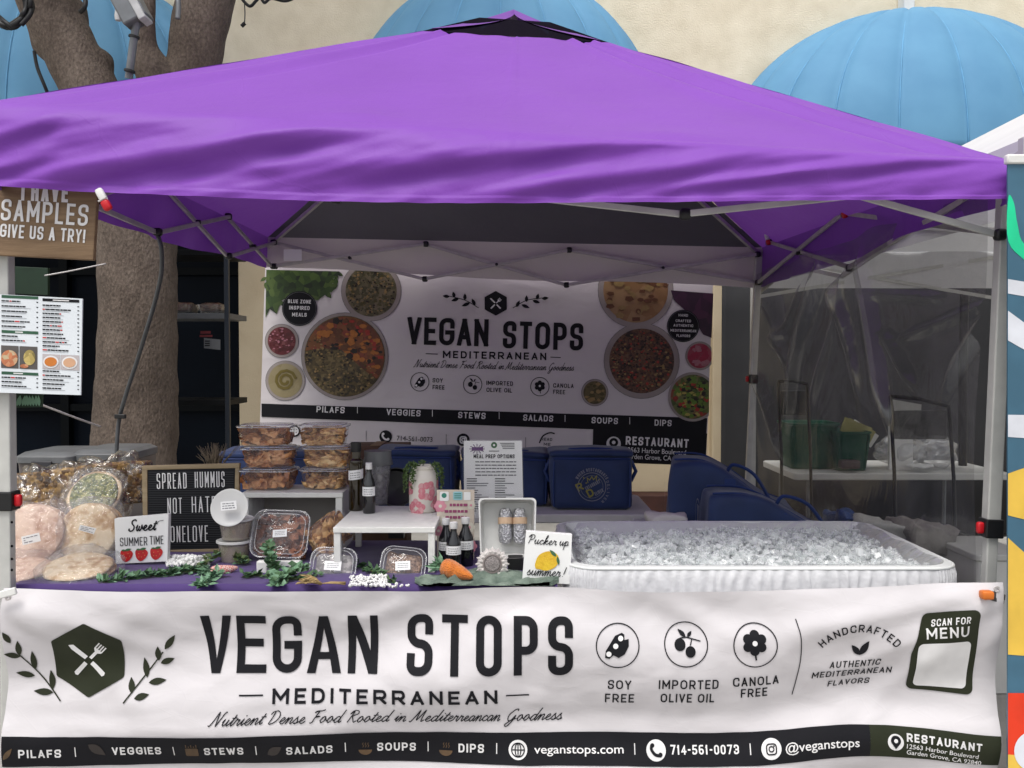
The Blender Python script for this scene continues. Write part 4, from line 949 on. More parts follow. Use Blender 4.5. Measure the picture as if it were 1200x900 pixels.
# lower row
for cx in (452, 543): b2.circle('head', cx, lean(cx, 506), 7.5, 22, T1)
b2.boost = .005; phone(b2, 'white', 452, lean(452, 506), 7); b2.font('head', '714-561-0073', 465, 516, 6, 42, off=T1, ang=BA); insta(b2, 'white', 543, lean(543, 506), 3.6); b2.boost = 0
for x in (429, 523, 616): b2.line('grey', [(x, lean(x, 500)), (x, lean(x, 512))], .6, off=T1)
b2.circle('head', 345, 505, 7, 20, T1); b2.boost = .005; globe(b2, 'white', 345, 505, 4.5); b2.boost = 0
b2.line('head', catmull([(632, 519), (636, 511), (644, 507), (650, 508)], 5), 1.6, off=T1)
b2.caps('grey', 'READ', 634, 516, 3.5, 13, .7, ang=-3, off=T1); b2.caps('grey', 'ME', 637, 522, 3.5, 8, .7, ang=-3, off=T1)
# badges
for cx, cy, r in ((351, 361.5, 20.5), (800.5, 382, 19)): b2.circle('badge%d' % (cx > 600), cx, cy, r, 32, T2); b2.circle('grey', cx, cy, r - 1.2, 32, T2 + .001, ring=.5)
for tx, y, w in (('BLUE ZONE', 355.5, 27), ('INSPIRED', 363, 24), ('MEALS', 371, 17)): b2.caps('white', tx, 351, y, 4.4, w, .85, align='c', ang=-1.5, off=T3)
for tx, y, w in (('HAND', 371, 11), ('CRAFTED', 377.5, 18), ('AUTHENTIC', 383, 23), ('MEDITERRANEAN', 389, 30), ('FLAVORS', 395, 16)): b2.caps('white', tx, 800.5, y, 3, w, .55, align='c', ang=-2, off=T3)
# printed bowls
mat_cells('p_grain', [(0.2, (0.030, 0.030, 0.012)), (0.5, (0.096, 0.084, 0.036)), (0.8, (0.180, 0.144, 0.084))], 55, bump=0)
mat_cells('p_stew', [(0.15, (0.030, 0.007, 0.005)), (0.4, (0.132, 0.036, 0.012)), (0.6, (0.216, 0.078, 0.018)), (0.85, (0.240, 0.030, 0.021))], 30, bump=0)
mat_cells('p_lentil', [(0.2, (0.018, 0.014, 0.007)), (0.55, (0.102, 0.069, 0.021)), (0.85, (0.180, 0.132, 0.048))], 60, bump=0)
mat_cells('p_rice', [(0.2, (0.021, 0.007, 0.006)), (0.5, (0.090, 0.033, 0.018)), (0.85, (0.168, 0.090, 0.042))], 75, bump=0)
mat_cells('p_beet', [(0.2, (0.060, 0.005, 0.007)), (0.6, (0.132, 0.015, 0.021)), (0.9, (0.210, 0.072, 0.072))], 45, bump=0)
mat_cells('p_hummus', [(0.2, (0.252, 0.204, 0.096)), (0.8, (0.312, 0.264, 0.144))], 12, bump=0)
mat_cells('p_herbs', [(0.2, (0.007, 0.018, 0.004)), (0.5, (0.030, 0.066, 0.009)), (0.9, (0.084, 0.132, 0.024))], 26, bump=0)
mat_cells('p_salad', [(0.15, (0.018, 0.030, 0.006)), (0.4, (0.078, 0.120, 0.018)), (0.6, (0.180, 0.168, 0.060)), (0.8, (0.228, 0.024, 0.012))], 32, bump=0)
mat_cells('p_dolma', [(0.2, (0.054, 0.042, 0.012)), (0.7, (0.144, 0.108, 0.036))], 22, bump=0)
mat_cells('p_pink', [(0.2, (0.252, 0.012, 0.036)), (0.8, (0.360, 0.060, 0.096))], 16, bump=0)
mat_cells('p_bread', [(0.2, (0.216, 0.102, 0.036)), (0.8, (0.330, 0.198, 0.090))], 14, bump=0)
mat_cells('p_cabbage', [(0.2, (0.018, 0.005, 0.018)), (0.8, (0.060, 0.012, 0.042))], 14, bump=0)
M('p_rim', (0.34, 0.30, 0.28), (0.26, 0.22, 0.21), rough=0.5, nscale=5); M('p_swirl', (0.16, 0.12, 0.02), rough=0.5)
def disc(key, key2, cx, cy, r, rim, off=T1, clip=None):
    n = 44
    for k, rr, o in (('rim_' + key, r, off), (key, r - rim, off + .0012)):
        pts = [(cx + rr * math.cos(2 * math.pi * i / n), cy + rr * math.sin(2 * math.pi * i / n)) for i in range(n)]
        if clip is not None: pts = clip_halfplane(pts, 0, clip, True)
        b2.poly(k, pts, o)
    if key2 == 'rim': b2.circle('grey', cx, cy, r, 40, off - .0004, ring=.9) if clip is None else None
herb = [(312, 316), (398, 318), (388, 330), (394, 338), (380, 346), (372, 352), (345, 345), (330, 352), (324, 368), (316, 362), (311, 372)]
b2.poly('herbs', herb, T1)
for k in range(46):
    a, r_ = random.random(), random.random(); x, y = 312 + 84 * a, 318 + 44 * r_ * (1 - .6 * a); b2.leaf('herbs', x, y, x + random.uniform(-9, 11), y + random.uniform(2, 11), random.uniform(4, 7), T1 + .0006)
disc('grain', 'rim', 435, 341, 35, 5); disc('beet', 'rim', 330, 399.5, 19.5, 3); disc('hummus', 'rim', 334, 446, 23, 3)
sw = [(334 + (3 + 10 * t / 20) * math.cos(t * .62), 446 + (3 + 10 * t / 20) * math.sin(t * .62)) for t in range(21)]; b2.line('swirl', sw, 3.2, off=T2)
disc('lentil', 'rim', 404, 417.5, 51, 3.5)
st_ = [(404 + 46.5 * math.cos(R(a)), 417.5 + 46.5 * math.sin(R(a))) for a in range(-172, 41, 8)]; b2.poly('stew', st_ + [(425, 432), (400, 410), (378, 408)], T1 + .002)
disc('bread', 'rim', 745, 340, 44, 6); disc('rice', 'rim', 752, 423, 44, 6); disc('pink', 'rim', 820, 417, 17, 2.5, clip=834); disc('dolma', 'rim', 697, 460, 15.5, 2); disc('salad', 'rim', 812, 465, 29, 3, clip=831)
b2.poly('cabbage', [(786, 340), (836, 344), (834, 396), (824, 392), (812, 372), (790, 352)], T1)
rc = random.Random(17)
def bits(keys, cx, cy, r, n, s0, s1, ok=None, off=.0085):
    for k in range(n):
        a, q = rc.uniform(0, 6.283), r * math.sqrt(rc.random()); x, y = cx + q * math.cos(a), cy + q * math.sin(a)
        if ok and not ok(x, y): continue
        s_ = rc.uniform(s0, s1); m = rc.randint(4, 7); ph = rc.uniform(0, 6.28); e = rc.uniform(.45, 1)
        b2.poly(rc.choice(keys), [(x + s_ * math.cos(ph + 6.283 * i / m), y + e * s_ * math.sin(ph + 6.283 * i / m)) for i in range(m)], off + .0012 * (k % 3))
up = lambda x, y: y < 417 + (x - 404) * .55 - 2
dn = lambda x, y: y > 417 + (x - 404) * .55 - 4
bits(['b_or', 'b_rd', 'b_dk', 'b_or', 'b_br'], 404, 417.5, 43, 190, 2.2, 5.2, up); bits(['b_tn', 'b_ol', 'b_dk', 'b_tn'], 404, 417.5, 45, 330, .8, 1.9, dn)
bits(['b_br', 'b_rd', 'b_dk', 'b_tn', 'b_dk'], 752, 423, 35, 420, .8, 2.0); bits(['b_tn', 'b_ol', 'b_dk'], 435, 341, 28, 230, .8, 1.9)
bits(['b_gr', 'b_ye', 'b_rd', 'b_dk', 'b_gr'], 812, 465, 23, 130, 1.6, 3.8, lambda x, y: x < 829); bits(['b_pk', 'b_pl', 'b_pk'], 819, 417, 12, 26, 2, 5, lambda x, y: x < 829); bits(['b_ol', 'b_tn'], 697, 460, 11, 26, 2, 4)
bits(['b_br', 'b_tn'], 745, 340, 36, 40, 3, 7); bits(['b_be', 'b_pl'], 330, 399.5, 15, 60, .8, 2)
for nm, c in (('b_or', (.46, .16, .03)), ('b_rd', (.38, .04, .025)), ('b_dk', (.022, .014, .010)), ('b_br', (.14, .055, .022)), ('b_tn', (.32, .21, .08)), ('b_ol', (.085, .07, .02)), ('b_gr', (.13, .24, .03)), ('b_ye', (.45, .38, .09)), ('b_pk', (.36, .02, .06)), ('b_pl', (.42, .16, .20)), ('b_be', (.10, .008, .012))):
    M(nm, c, rough=.5, nscale=60); tag(b2.build(nm, 'printed_food_bits', nm, bb), kind='stuff')
for key, name, mat in (('strip', 'menu_strip', 'ink'), ('white', 'pale_lettering', 'ink_white'), ('badge0', 'badge', 'ink'), ('badge1', 'badge', 'ink'), ('dark', 'pin_lettering', 'ink'), ('head', 'headline_lettering', 'ink'), ('grey', 'fine_lettering', 'ink_grey'), ('paper', 'claims_highlight', 'ink_white'),
                       *[('rim_' + k, 'printed_bowl_rim', 'p_rim') for k in ('grain', 'beet', 'hummus', 'lentil', 'bread', 'rice', 'pink', 'dolma', 'salad')], ('herbs', 'printed_herbs', 'p_herbs'), ('grain', 'printed_grain_bowl', 'p_grain'), ('beet', 'printed_beet_dip', 'p_beet'), ('hummus', 'printed_hummus', 'p_hummus'), ('swirl', 'printed_oil_swirl', 'p_swirl'),
                       ('lentil', 'printed_lentil_bowl', 'p_lentil'), ('stew', 'printed_stew', 'p_stew'), ('bread', 'printed_bread', 'p_bread'), ('rice', 'printed_rice_bowl', 'p_rice'), ('pink', 'printed_radish', 'p_pink'), ('dolma', 'printed_dolma', 'p_dolma'), ('salad', 'printed_salad', 'p_salad'), ('cabbage', 'printed_cabbage', 'p_cabbage')):
    b2.build(key, name, mat, bb, step=9)
# ------------------------------------------------------------------ tree
def mat_bark():
    m, nt, out = newmat('bark'); L = nt.links.new
    tc = N(nt, 'ShaderNodeTexCoord'); mp = N(nt, 'ShaderNodeMapping'); mp.inputs['Scale'].default_value = (1, 1, 0.55); L(tc.outputs['Object'], mp.inputs[0])
    n1 = N(nt, 'ShaderNodeTexNoise', Scale=3, Detail=6, Roughness=.65); n2 = N(nt, 'ShaderNodeTexNoise', Scale=60, Detail=7, Roughness=.75); vo = N(nt, 'ShaderNodeTexVoronoi', Scale=58)
    for n in (n1, n2, vo): L(mp.outputs[0], n.inputs['Vector'])
    r = ramp(nt, [(0.3, (0.085, 0.064, 0.050)), (0.5, (0.15, 0.117, 0.094)), (0.75, (0.25, 0.205, 0.17))], n1.outputs[0])
    r2 = ramp(nt, [(0.35, (0.5, 0.48, 0.46)), (0.65, (1.15, 1.12, 1.1))], n2.outputs[0])
    mx = N(nt, 'ShaderNodeMixRGB', _blend_type='MULTIPLY'); mx.inputs[0].default_value = 1; L(r.outputs[0], mx.inputs[1]); L(r2.outputs[0], mx.inputs[2])
    b = N(nt, 'ShaderNodeBsdfPrincipled', Roughness=0.9); L(mx.outputs[0], b.inputs['Base Color'])
    a = N(nt, 'ShaderNodeMath', _operation='MULTIPLY_ADD'); a.inputs[1].default_value = .6; L(vo.outputs['Distance'], a.inputs[0]); L(n2.outputs[0], a.inputs[2])
    bp = N(nt, 'ShaderNodeBump', Strength=.85, Distance=.014); L(a.outputs[0], bp.inputs['Height']); L(bp.outputs[0], b.inputs['Normal']); L(b.outputs[0], out.inputs[0])
mat_bark()
YT = 6.75
def limb(pts, rad, knob=0.0, seed=0, n=30):
    """bark tube along pixel points with uneven girth"""
    pp = [Vector(q) for q in catmull([tuple(p) for p in pts], 10)]; rr = [q[0] for q in catmull([(r,) for r in rad], 10)]
    mb = MB(); mb.tube(pp, rr, n)
    k = 0
    for i, c in enumerate(pp):
        for t in range(n):
            v = mb.v[k]; d = v - c
            f = 1 + 0.10 * noise.noise(v * 2.2 + Vector((seed, 0, 0))) + 0.05 * noise.noise(v * 7 + Vector((seed, 3, 0))) + knob * max(0, noise.noise(v * 3.4 + Vector((0, seed, 9))) - 0.15)
            mb.v[k] = c + d * f; k += 1
    return mb
tr = thing('street_tree', 'forked grey barked tree rising behind the left end of the purple tent', 'tree', (P(160, 600, YT).x, YT, 0))
def T(x, y, dy=0): return P(x, y, YT + dy)
base = T(158, 600); base.z = -0.05
trunk = limb([base, T(158, 520), T(160, 440), T(162, 350), T(160, 270), T(150, 215), T(146, 185), T(144, 165)], [.36, .29, .275, .27, .29, .31, .29, .22], .15, 1)
trunk.build('trunk', 'bark', tr, angle=180)
limb([T(132, 170), T(108, 110), T(88, 70), T(68, 30), T(52, -10), T(35, -60), T(10, -140)], [.24, .20, .195, .20, .205, .20, .18], .6, 4).build('limb', 'bark', tr, angle=180)
limb([T(150, 190), T(190, 130), T(222, 88), T(232, 45), T(240, 10), T(252, -50), T(275, -130)], [.26, .20, .185, .19, .20, .20, .18], .15, 7).build('limb', 'bark', tr, angle=180)
limb([T(205, 118, -.05), T(186, 90, -.10), T(172, 60, -.12), T(170, 30, -.15), T(172, 0, -.15), T(176, -60, -.1)], [.15, .13, .085, .07, .06, .05], .6, 11).build('limb', 'bark', tr, angle=180)
# leafy crown, above the photo's frame
M('leaf_green', (0.07, 0.11, 0.03), (0.04, 0.07, 0.02), rough=0.6, nscale=30)
crown = MB()
for i in range(2600):
    a = random.random() * 6.28; r_ = 2.6 * math.sqrt(random.random()); c = Vector((-2.6 + r_ * math.cos(a), YT + .3 + r_ * .7 * math.sin(a), 5.6 + 1.6 * random.random() * (1 - r_ / 3.4)))
    d = Vector((random.gauss(0, 1), random.gauss(0, 1), random.gauss(0, .6))).normalized() * .09; e = d.cross(Vector((random.random(), random.random(), 1))).normalized() * .035
    crown.add([c - d, c + e, c + d, c - e], [(0, 1, 2, 3)])
crown.build('crown', 'leaf_green', tr, smooth=False, recalc=False)
# lamp fixture on the tree and cables
M('fixture_grey', (0.20, 0.21, 0.22), rough=.4, metal=.3, nscale=15)
M('fixture_light', (0.55, 0.55, 0.55), rough=.4, nscale=15)
fx = thing('floodlight', 'grey floodlight box on a bracket arm fixed to the left tree', 'floodlight', T(150, 20, -.5))
rot = Matrix.Rotation(R(-28), 3, 'Y')
MB().box(T(153, 8, -.5), (.17, .16, .24), rot=rot).build('housing', 'fixture_grey', fx, bevel=.012)
MB().box(T(162, 8, -.52), (.05, .14, .22), rot=rot).build('cover_plate', 'fixture_light', fx, bevel=.006)
MB().tube([T(160, 26, -.5), T(156, 52, -.48), T(151, 92, -.45)], .026, 12).build('arm', 'fixture_grey', fx)
for y in (42, 82): MB().tube([T(157.5 - (y - 42) * .13, y, -.49), T(157 - (y - 42) * .13, y + 2.5, -.49)], .036, 12).build('band', 'black_plastic', fx)
MB().lathe([(.0001, 0), (.022, 0), (.026, .03), (.02, .075), (.0001, .08)], T(139, 24, -.55), 14).build('sensor', 'fixture_light', fx)
M('black_cable', (0.01, 0.01, 0.011), rough=.5)
def cable(name, pts, r, label, cat='cable', mat='black_cable', loops=None):
    mb = MB(); mb.tube(catmull([tuple(p) for p in pts], 8), r, 7)
    return tag(mb.build(name, mat, angle=180), label, cat)
cable('cable', [T(40, 60, -.35), T(44, 80, -.36), T(52, 100, -.36), T(60, 120, -.3)], .012, 'thin black cable hanging against the leaning left limb of the tree')
pts = [T(12 + 22 * math.cos(t * .55) * (1 + .2 * math.sin(t)), 8 + 20 * math.sin(t * .55) * (1 + .25 * math.cos(t * 1.7)), -.45 - .012 * (t % 5)) for t in range(0, 60)]
cable('cable_coil', pts, .016, 'tangled coil of black cable hung on the leaning left limb of the tree', 'cable coil')
cable('cable', [T(95, -15, -.3), T(100, 0, -.32), T(99, 9, -.33), T(94, 14, -.3)], .016, 'short black cable loop on the right side of the leaning left limb')
cable('cable', [P(280, -6, 8.3), P(288, 4, 8.3), P(294, 7, 8.3), P(300, 1, 8.3), P(305, -3, 8.3), P(310, 3, 8.3), P(318, -2, 8.3), P(335, 1, 8.3), P(352, -6, 8.3)], .014, 'black cable drooping in loops across the top of the stucco wall')
cable('hanging_wire', [P(286, -4, 8.3), P(287, 15, 8.3), P(286.5, 28, 8.3)], .005, 'thin wire with a black plug hanging on the stucco wall beside the tree', 'wire')
sw_ = MB().tube([P(283, 31, 8.3), P(287, 27, 8.3)], .018, 8); tag(sw_.build('plug', 'black_plastic'), 'black plug at the end of the thin wire on the stucco wall', 'plug')
cable('pipe', [T(208, -10, -.3), T(209, 8, -.32), T(208, 22, -.33)], .018, 'short dark pipe between the two right hand limbs of the tree', 'pipe', 'fixture_grey')
M('hose_grey', (0.075, 0.08, 0.085), rough=.5)
hp = [XY(185, 276, lx), P(189, 292, 3.93), P(189, 320, 3.98), P(182, 352, 4.05), P(172, 386, 4.1), P(160, 425, 4.2), P(149, 458, 4.25), P(140, 490, 4.3), P(137, 520, 4.3), P(136, 560, 4.3), P(136, 640, 4.3)]
cable('hose', hp, .0095, 'grey hose hanging from the left truss in front of the tree trunk', 'hose', 'hose_grey')
cb = MB().box(P(141, 488, 4.28), (.05, .02, .02)); tag(cb.build('hose_clip', 'black_plastic', bevel=.003), 'small black clip halfway down the grey hose', 'clip')

# ------------------------------------------------------------------ dark shop on the left: shelf, board, bins
sh = thing('food_shelf', 'dark metal shelf with pale edges standing behind the tree trunk', 'shelf', (P(240, 500, 7.6).x, 7.6, 0))
xa, xb = P(196, 380, 7.6).x, P(279, 380, 7.6).x
M('shelf_pale', (0.12, 0.125, 0.135), rough=.4); M('shelf_dim', (0.010, 0.011, 0.012), rough=.5, spec=.1)
for y in (372, 300, 470): MB().box(((xa + xb) / 2, 7.6, P(0, y, 7.6).z), (xb - xa, .5, .045)).build('shelf_board', 'shelf_pale' if y == 372 else 'shelf_dim', sh, bevel=.004)
for x in (xa + .02, P(265, 400, 7.3).x): MB().bar((x, 7.33, 0), (x, 7.33, 2.6), .035, .035).build('post', 'pole_dark', sh, bevel=.003)
mat_cells('tray_food', [(.2, (.03, .012, .01)), (.6, (.09, .03, .018)), (.85, (.13, .09, .06))], 40)
mat_clear('tray_plastic', haze=.1)
zs = P(0, 372, 7.6).z + .0225
for x, lab in ((216, 'clear food tray on the dark shelf next to the tree trunk'), (250, 'clear food tray on the dark shelf next to the dark post')):
    c = P(x, 366, 7.45); t = thing('food_tray', lab, 'tray', (c.x, 7.45, zs), group='trays on the dark shelf')
    MB().loft([rrect(.16, .2, .03, 0, c=(0, 0)), rrect(.20, .24, .03, .07)]).build('tray', 'tray_plastic', t).location = (0, 0, 0)
    for o in t.children: o.matrix_parent_inverse = Matrix.Identity(4)
    f = MB().rbox((0, 0, .05), (.17, .21, .07), .03, 5, .012, 20, x).build('food', 'tray_food', t); f.matrix_parent_inverse = Matrix.Identity(4)
sg = thing('price_sign', 'small white price sign with red heading hung below the dark shelf', 'sign', P(246, 398, 7.25))
sf = plane_surf(7.25)
slab(sf, [(239, 396), (258, 398), (258, 410), (239, 408)], .006).build('board', 'shelf_pale', sg, smooth=False)
ms = Marks(sf); ms.rect('r', 235, 388, 247, 391); ms.rect('r', 234, 392.5, 249, 395)
for k in range(3): ms.rect('k', 240, 399 + 2.6 * k, 246, 400.4 + 2.6 * k)
M('dim_red', (.12, .01, .015), rough=.6)
ms.build('r', 'red_lettering', 'dim_red', sg); ms.build('k', 'dark_lettering', 'ink', sg)
M('board_green', (.007, .026, .011), (.005, .02, .008), rough=.5)
gb = slab(plane_surf(6.2), [(14, 312), (56, 314), (56, 346), (14, 344)], .03); tag(gb.build('green_board', 'board_green', smooth=False, bevel=.003), 'dark green board in the shop behind the wooden sign', 'board')
cable('pull_rod', [P(52, 323, 6.15), P(80, 318, 6.2), P(124, 309, 6.3)], .005, 'thin pale rod between the green board and the tree trunk', 'rod', 'truss_paint')
MB_ = MB().box(P(119, 285, 7.2), (.06, .06, .18)); tag(MB_.build('wall_lamp_box', 'white_plastic', bevel=.008), 'white box glimpsed left of the trunk behind the wooden sign', 'box')
M('bin_clear', (.16, .14, .13), (.12, .10, .095), rough=.35, nscale=4); M('bin_lid', (.13, .135, .14), rough=.4, nscale=10); M('bin_latch', (.035, .035, .04), rough=.4)
# back tables under the tent
M('table_white', (.62, .62, .60), (.56, .56, .54), rough=.5, nscale=10, bump=.05, bscale=80)
def folding_table(x0, x1, y0, y1, z, label, mat='table_white', group=None):
    t = thing('folding_table', label, 'table', ((x0 + x1) / 2, (y0 + y1) / 2, 0), group=group)
    MB().loft([rrect(x1 - x0, y1 - y0, .05, zz, c=((x0 + x1) / 2, (y0 + y1) / 2)) for zz in (z - .045, z)]).build('tabletop', mat, t, bevel=.006)
    for x in (x0 + .12, x1 - .12):
        for y in (y0 + .08, y1 - .08): MB().tube([(x, y, 0), (x, y, z - .045)], .014, 8).build('leg', 'fixture_grey', t)
        MB().tube([(x, y0 + .08, z * .35), (x, y1 - .08, z * .35)], .010, 8).build('cross_rail', 'fixture_grey', t)
    return t
folding_table(-1.75, -1.0, 4.15, 4.85, .72, 'small white folding table with storage bins behind the wrapped bread')
def storage_bin(x0, x1, yt, yb, Y, label):
    a, b = P(x0, yb, Y), P(x1, yb, Y); w = b.x - a.x; h = P(0, yt, Y).z - .72; cx = (a.x + b.x) / 2
    t = thing('storage_bin', label, 'storage bin', (cx, Y + .2, .721), group='storage bins on the back table')
    for nm, rings, m, bv in (('body', [rrect(w * .86, .34, .04, .722, c=(cx, Y + .2)), rrect(w * .97, .39, .04, .72 + h * .86, c=(cx, Y + .2))], 'bin_clear', .004), ('lid', [rrect(w, .42, .05, .72 + h * .861, c=(cx, Y + .2)), rrect(w, .42, .05, .72 + h * .95, c=(cx, Y + .2)), rrect(w * .86, .34, .05, .72 + h, c=(cx, Y + .2))], 'bin_lid', .003)):
        MB().loft(rings).build(nm, m, t, bevel=bv)
    MB().box((cx, Y - .012, .72 + h * .82), (w * .34, .016, h * .14)).build('latch', 'bin_latch', t, bevel=.003)
storage_bin(16, 86, 531, 575, 4.3, 'storage bin with grey lid left of the tree trunk, next to the tent leg')
storage_bin(82, 150, 528, 575, 4.34, 'storage bin with grey lid in front of the tree trunk')

# ------------------------------------------------------------------ wooden sign and menu board at the left
def mat_wood(name, c1, c2, sc_=(1.5, 12, 18)):
    m, nt, out = newmat(name); L = nt.links.new
    tc = N(nt, 'ShaderNodeTexCoord'); mp = N(nt, 'ShaderNodeMapping'); mp.inputs['Scale'].default_value = sc_; L(tc.outputs['Object'], mp.inputs[0])
    n1 = N(nt, 'ShaderNodeTexNoise', Scale=2.5, Detail=6, Roughness=.6, Distortion=.6); L(mp.outputs[0], n1.inputs['Vector'])
    r = ramp(nt, [(.3, c2), (.7, c1)], n1.outputs[0]); b = N(nt, 'ShaderNodeBsdfPrincipled', Roughness=.7); L(r.outputs[0], b.inputs['Base Color'])
    bp = N(nt, 'ShaderNodeBump', Strength=.3, Distance=.01); L(n1.outputs[0], bp.inputs['Height']); L(bp.outputs[0], b.inputs['Normal']); L(b.outputs[0], out.inputs[0])
mat_wood('sign_wood', (.24, .155, .085), (.135, .08, .042)); mat_wood('frame_wood', (.36, .28, .17), (.24, .18, .10))
YS = 2.745
ws = thing('wooden_sign', 'brown wooden sign with white painted lettering hung at the left front tent corner', 'sign', P(45, 305, YS))
sf = plane_surf(YS)
slab(sf, [(-42, 196), (115, 206), (109, 305), (-46, 297)], .02).build('board', 'sign_wood', ws, smooth=False, bevel=.003)
mw = Marks(sf)
mw.caps('w', 'I HAVE', 25, 235, 22, 55, 3.8, ang=-2.5, gap=.35)
mw.caps('w', 'SAMPLES', 1, 258, 25, 102, 3.3, ang=-4, gap=.3); mw.caps('w', 'GIVE US A TRY!', 0, 277.5, 15.5, 99, 2.3, ang=-4.2, gap=.28)
mw.build('w', 'painted_lettering', 'ink_white', ws)
mb_ = thing('menu_board', 'white printed menu board with food pictures fastened to the left front tent leg', 'menu board', P(40, 462, 2.76))
YM = 2.752; sf = plane_surf(YM)
M('menu_paper', (.70, .74, .78), (.66, .70, .74), rough=.35, nscale=3)
slab(sf, [(-70, 341), (96.5, 350), (94.5, 463), (-72, 458)], .006).build('board', 'menu_paper', mb_, smooth=False)
mm = Marks(sf); rg = random.Random(3)
def tl(x, y): return y + (x - 0) * .045
def bar_(key, x0, y, w, h): mm.poly(key, [(x0, tl(x0, y)), (x0 + w, tl(x0 + w, y)), (x0 + w, tl(x0 + w, y) + h), (x0, tl(x0, y) + h)], .0008)
for x0, w in ((-62, 55), (2, 43)):
    for y in (345.5, 386.5, 435): bar_('g', x0, y, w, 3.4)
bar_('k', 50, 347.2, 43, 3.4); bar_('w', 62, 348.3, 19, 1.2); bar_('w', 18, 387.6, 9, 1.3); bar_('w', 16, 436, 11, 1.3)
def lines(x0, x1, ys, keyw=.55):
    for y in ys:
        w = rg.uniform(.42, .8) * (x1 - x0)
        xx = x0
        while xx < x0 + w:
            q = rg.uniform(2.2, 5.5); bar_('r' if rg.random() < .10 else 'k', xx, y, min(q, x0 + w - xx), 1.5); xx += q + .5
        bar_('d', x0, y + 2.5, w * rg.uniform(.8, 1.25), .55); bar_('k', x1 - 2.2, y + .2, 2, 1.2)
lines(2, 45, [351.5 + 5.9 * k for k in range(6)]); lines(2, 45, [392.5, 397.5]); lines(2, 45, [441, 446, 451]); lines(50, 93, [354.5 + 4.75 * k for k in range(12)]); lines(50, 93, [431.5 + 5 * k for k in range(5)])
lines(-62, -8, [351.5 + 5.9 * k for k in range(6)] + [441, 446, 451])
mat_cells('m_salmon', [(.2, (.25, .07, .03)), (.6, (.55, .2, .09)), (.9, (.5, .4, .25))], 90, bump=0); mat_cells('m_ring', [(.2, (.12, .10, .03)), (.6, (.5, .38, .12)), (.9, (.62, .50, .25))], 70, bump=0)
M('m_slate', (.10, .09, .085), rough=.5); M('m_orange', (.60, .19, .03), rough=.5); M('m_peach', (.62, .36, .22), rough=.5); M('m_pale', (.50, .45, .46), rough=.5)
for x0, x1, bgc in ((1.5, 22, 'sl'), (23, 44, 'sl'), (50, 70.5, 'pl'), (71.5, 93, 'pl')):
    y0 = 404.5 if x0 < 45 else 412.5; y1 = 431 if x0 < 45 else 430
    mm.poly(bgc, [(x0, tl(x0, y0)), (x1, tl(x1, y0)), (x1, tl(x1, y1)), (x0, tl(x0, y1))], .0008)
mm.circle('sal', 11.5, 420, 9.8, 22, .0022); mm.circle('ring', 35, 419, 7, 22, .0022, ry=9); mm.circle('sal', 29, 429, 5, 14, .003, ry=2.5)
mm.circle('w', 60, 424, 9.2, 22, .0022, ry=7.4); mm.circle('or', 60, 424, 7.3, 22, .0032, ry=5.4); mm.circle('w', 82, 425, 9.2, 22, .0022, ry=7.4); mm.circle('pe', 82, 425, 7.3, 22, .0032, ry=5.4)
M('menu_green', (.03, .10, .055), rough=.5); M('menu_grey', (.35, .37, .40), rough=.6)
for k_, n_, m_ in (('g', 'heading_lettering', 'menu_green'), ('k', 'line_lettering', 'ink'), ('d', 'fine_lettering', 'menu_grey'), ('r', 'red_lettering', 'ink_red'), ('w', 'pale_lettering', 'ink_white'), ('sl', 'picture_backing', 'm_slate'), ('pl', 'picture_backing', 'm_pale'), ('sal', 'printed_salmon_bowl', 'm_salmon'), ('ring', 'printed_wrap', 'm_ring'), ('or', 'printed_orange_dip', 'm_orange'), ('pe', 'printed_peach_dip', 'm_peach')):
    mm.build(k_, n_, m_, mb_)
pl_ = thing('menu_photo_card', 'dark green photo card of leaves peeking out below the menu board', 'card', P(33, 478, 2.85))
sfc = plane_surf(2.86); slab(sfc, [(17, 460), (51, 461), (50, 477), (17, 478)], .003).build('card', 'board_green', pl_, smooth=False)
mc = Marks(sfc)
for k in range(9): mc.leaf('a', 20 + 3.3 * k, 476, 21 + 3.3 * k + rg.uniform(-3, 4), 463, 4)
M('m_mint', (.16, .30, .20), rough=.6); mc.build('a', 'printed_leaf', 'm_mint', pl_)
cable('thin_rod', [P(48, 474, 3.6), P(90, 490, 3.7), P(118, 500, 3.8)], .004, 'thin pale rod below the menu board running towards the trunk', 'rod', 'truss_paint')

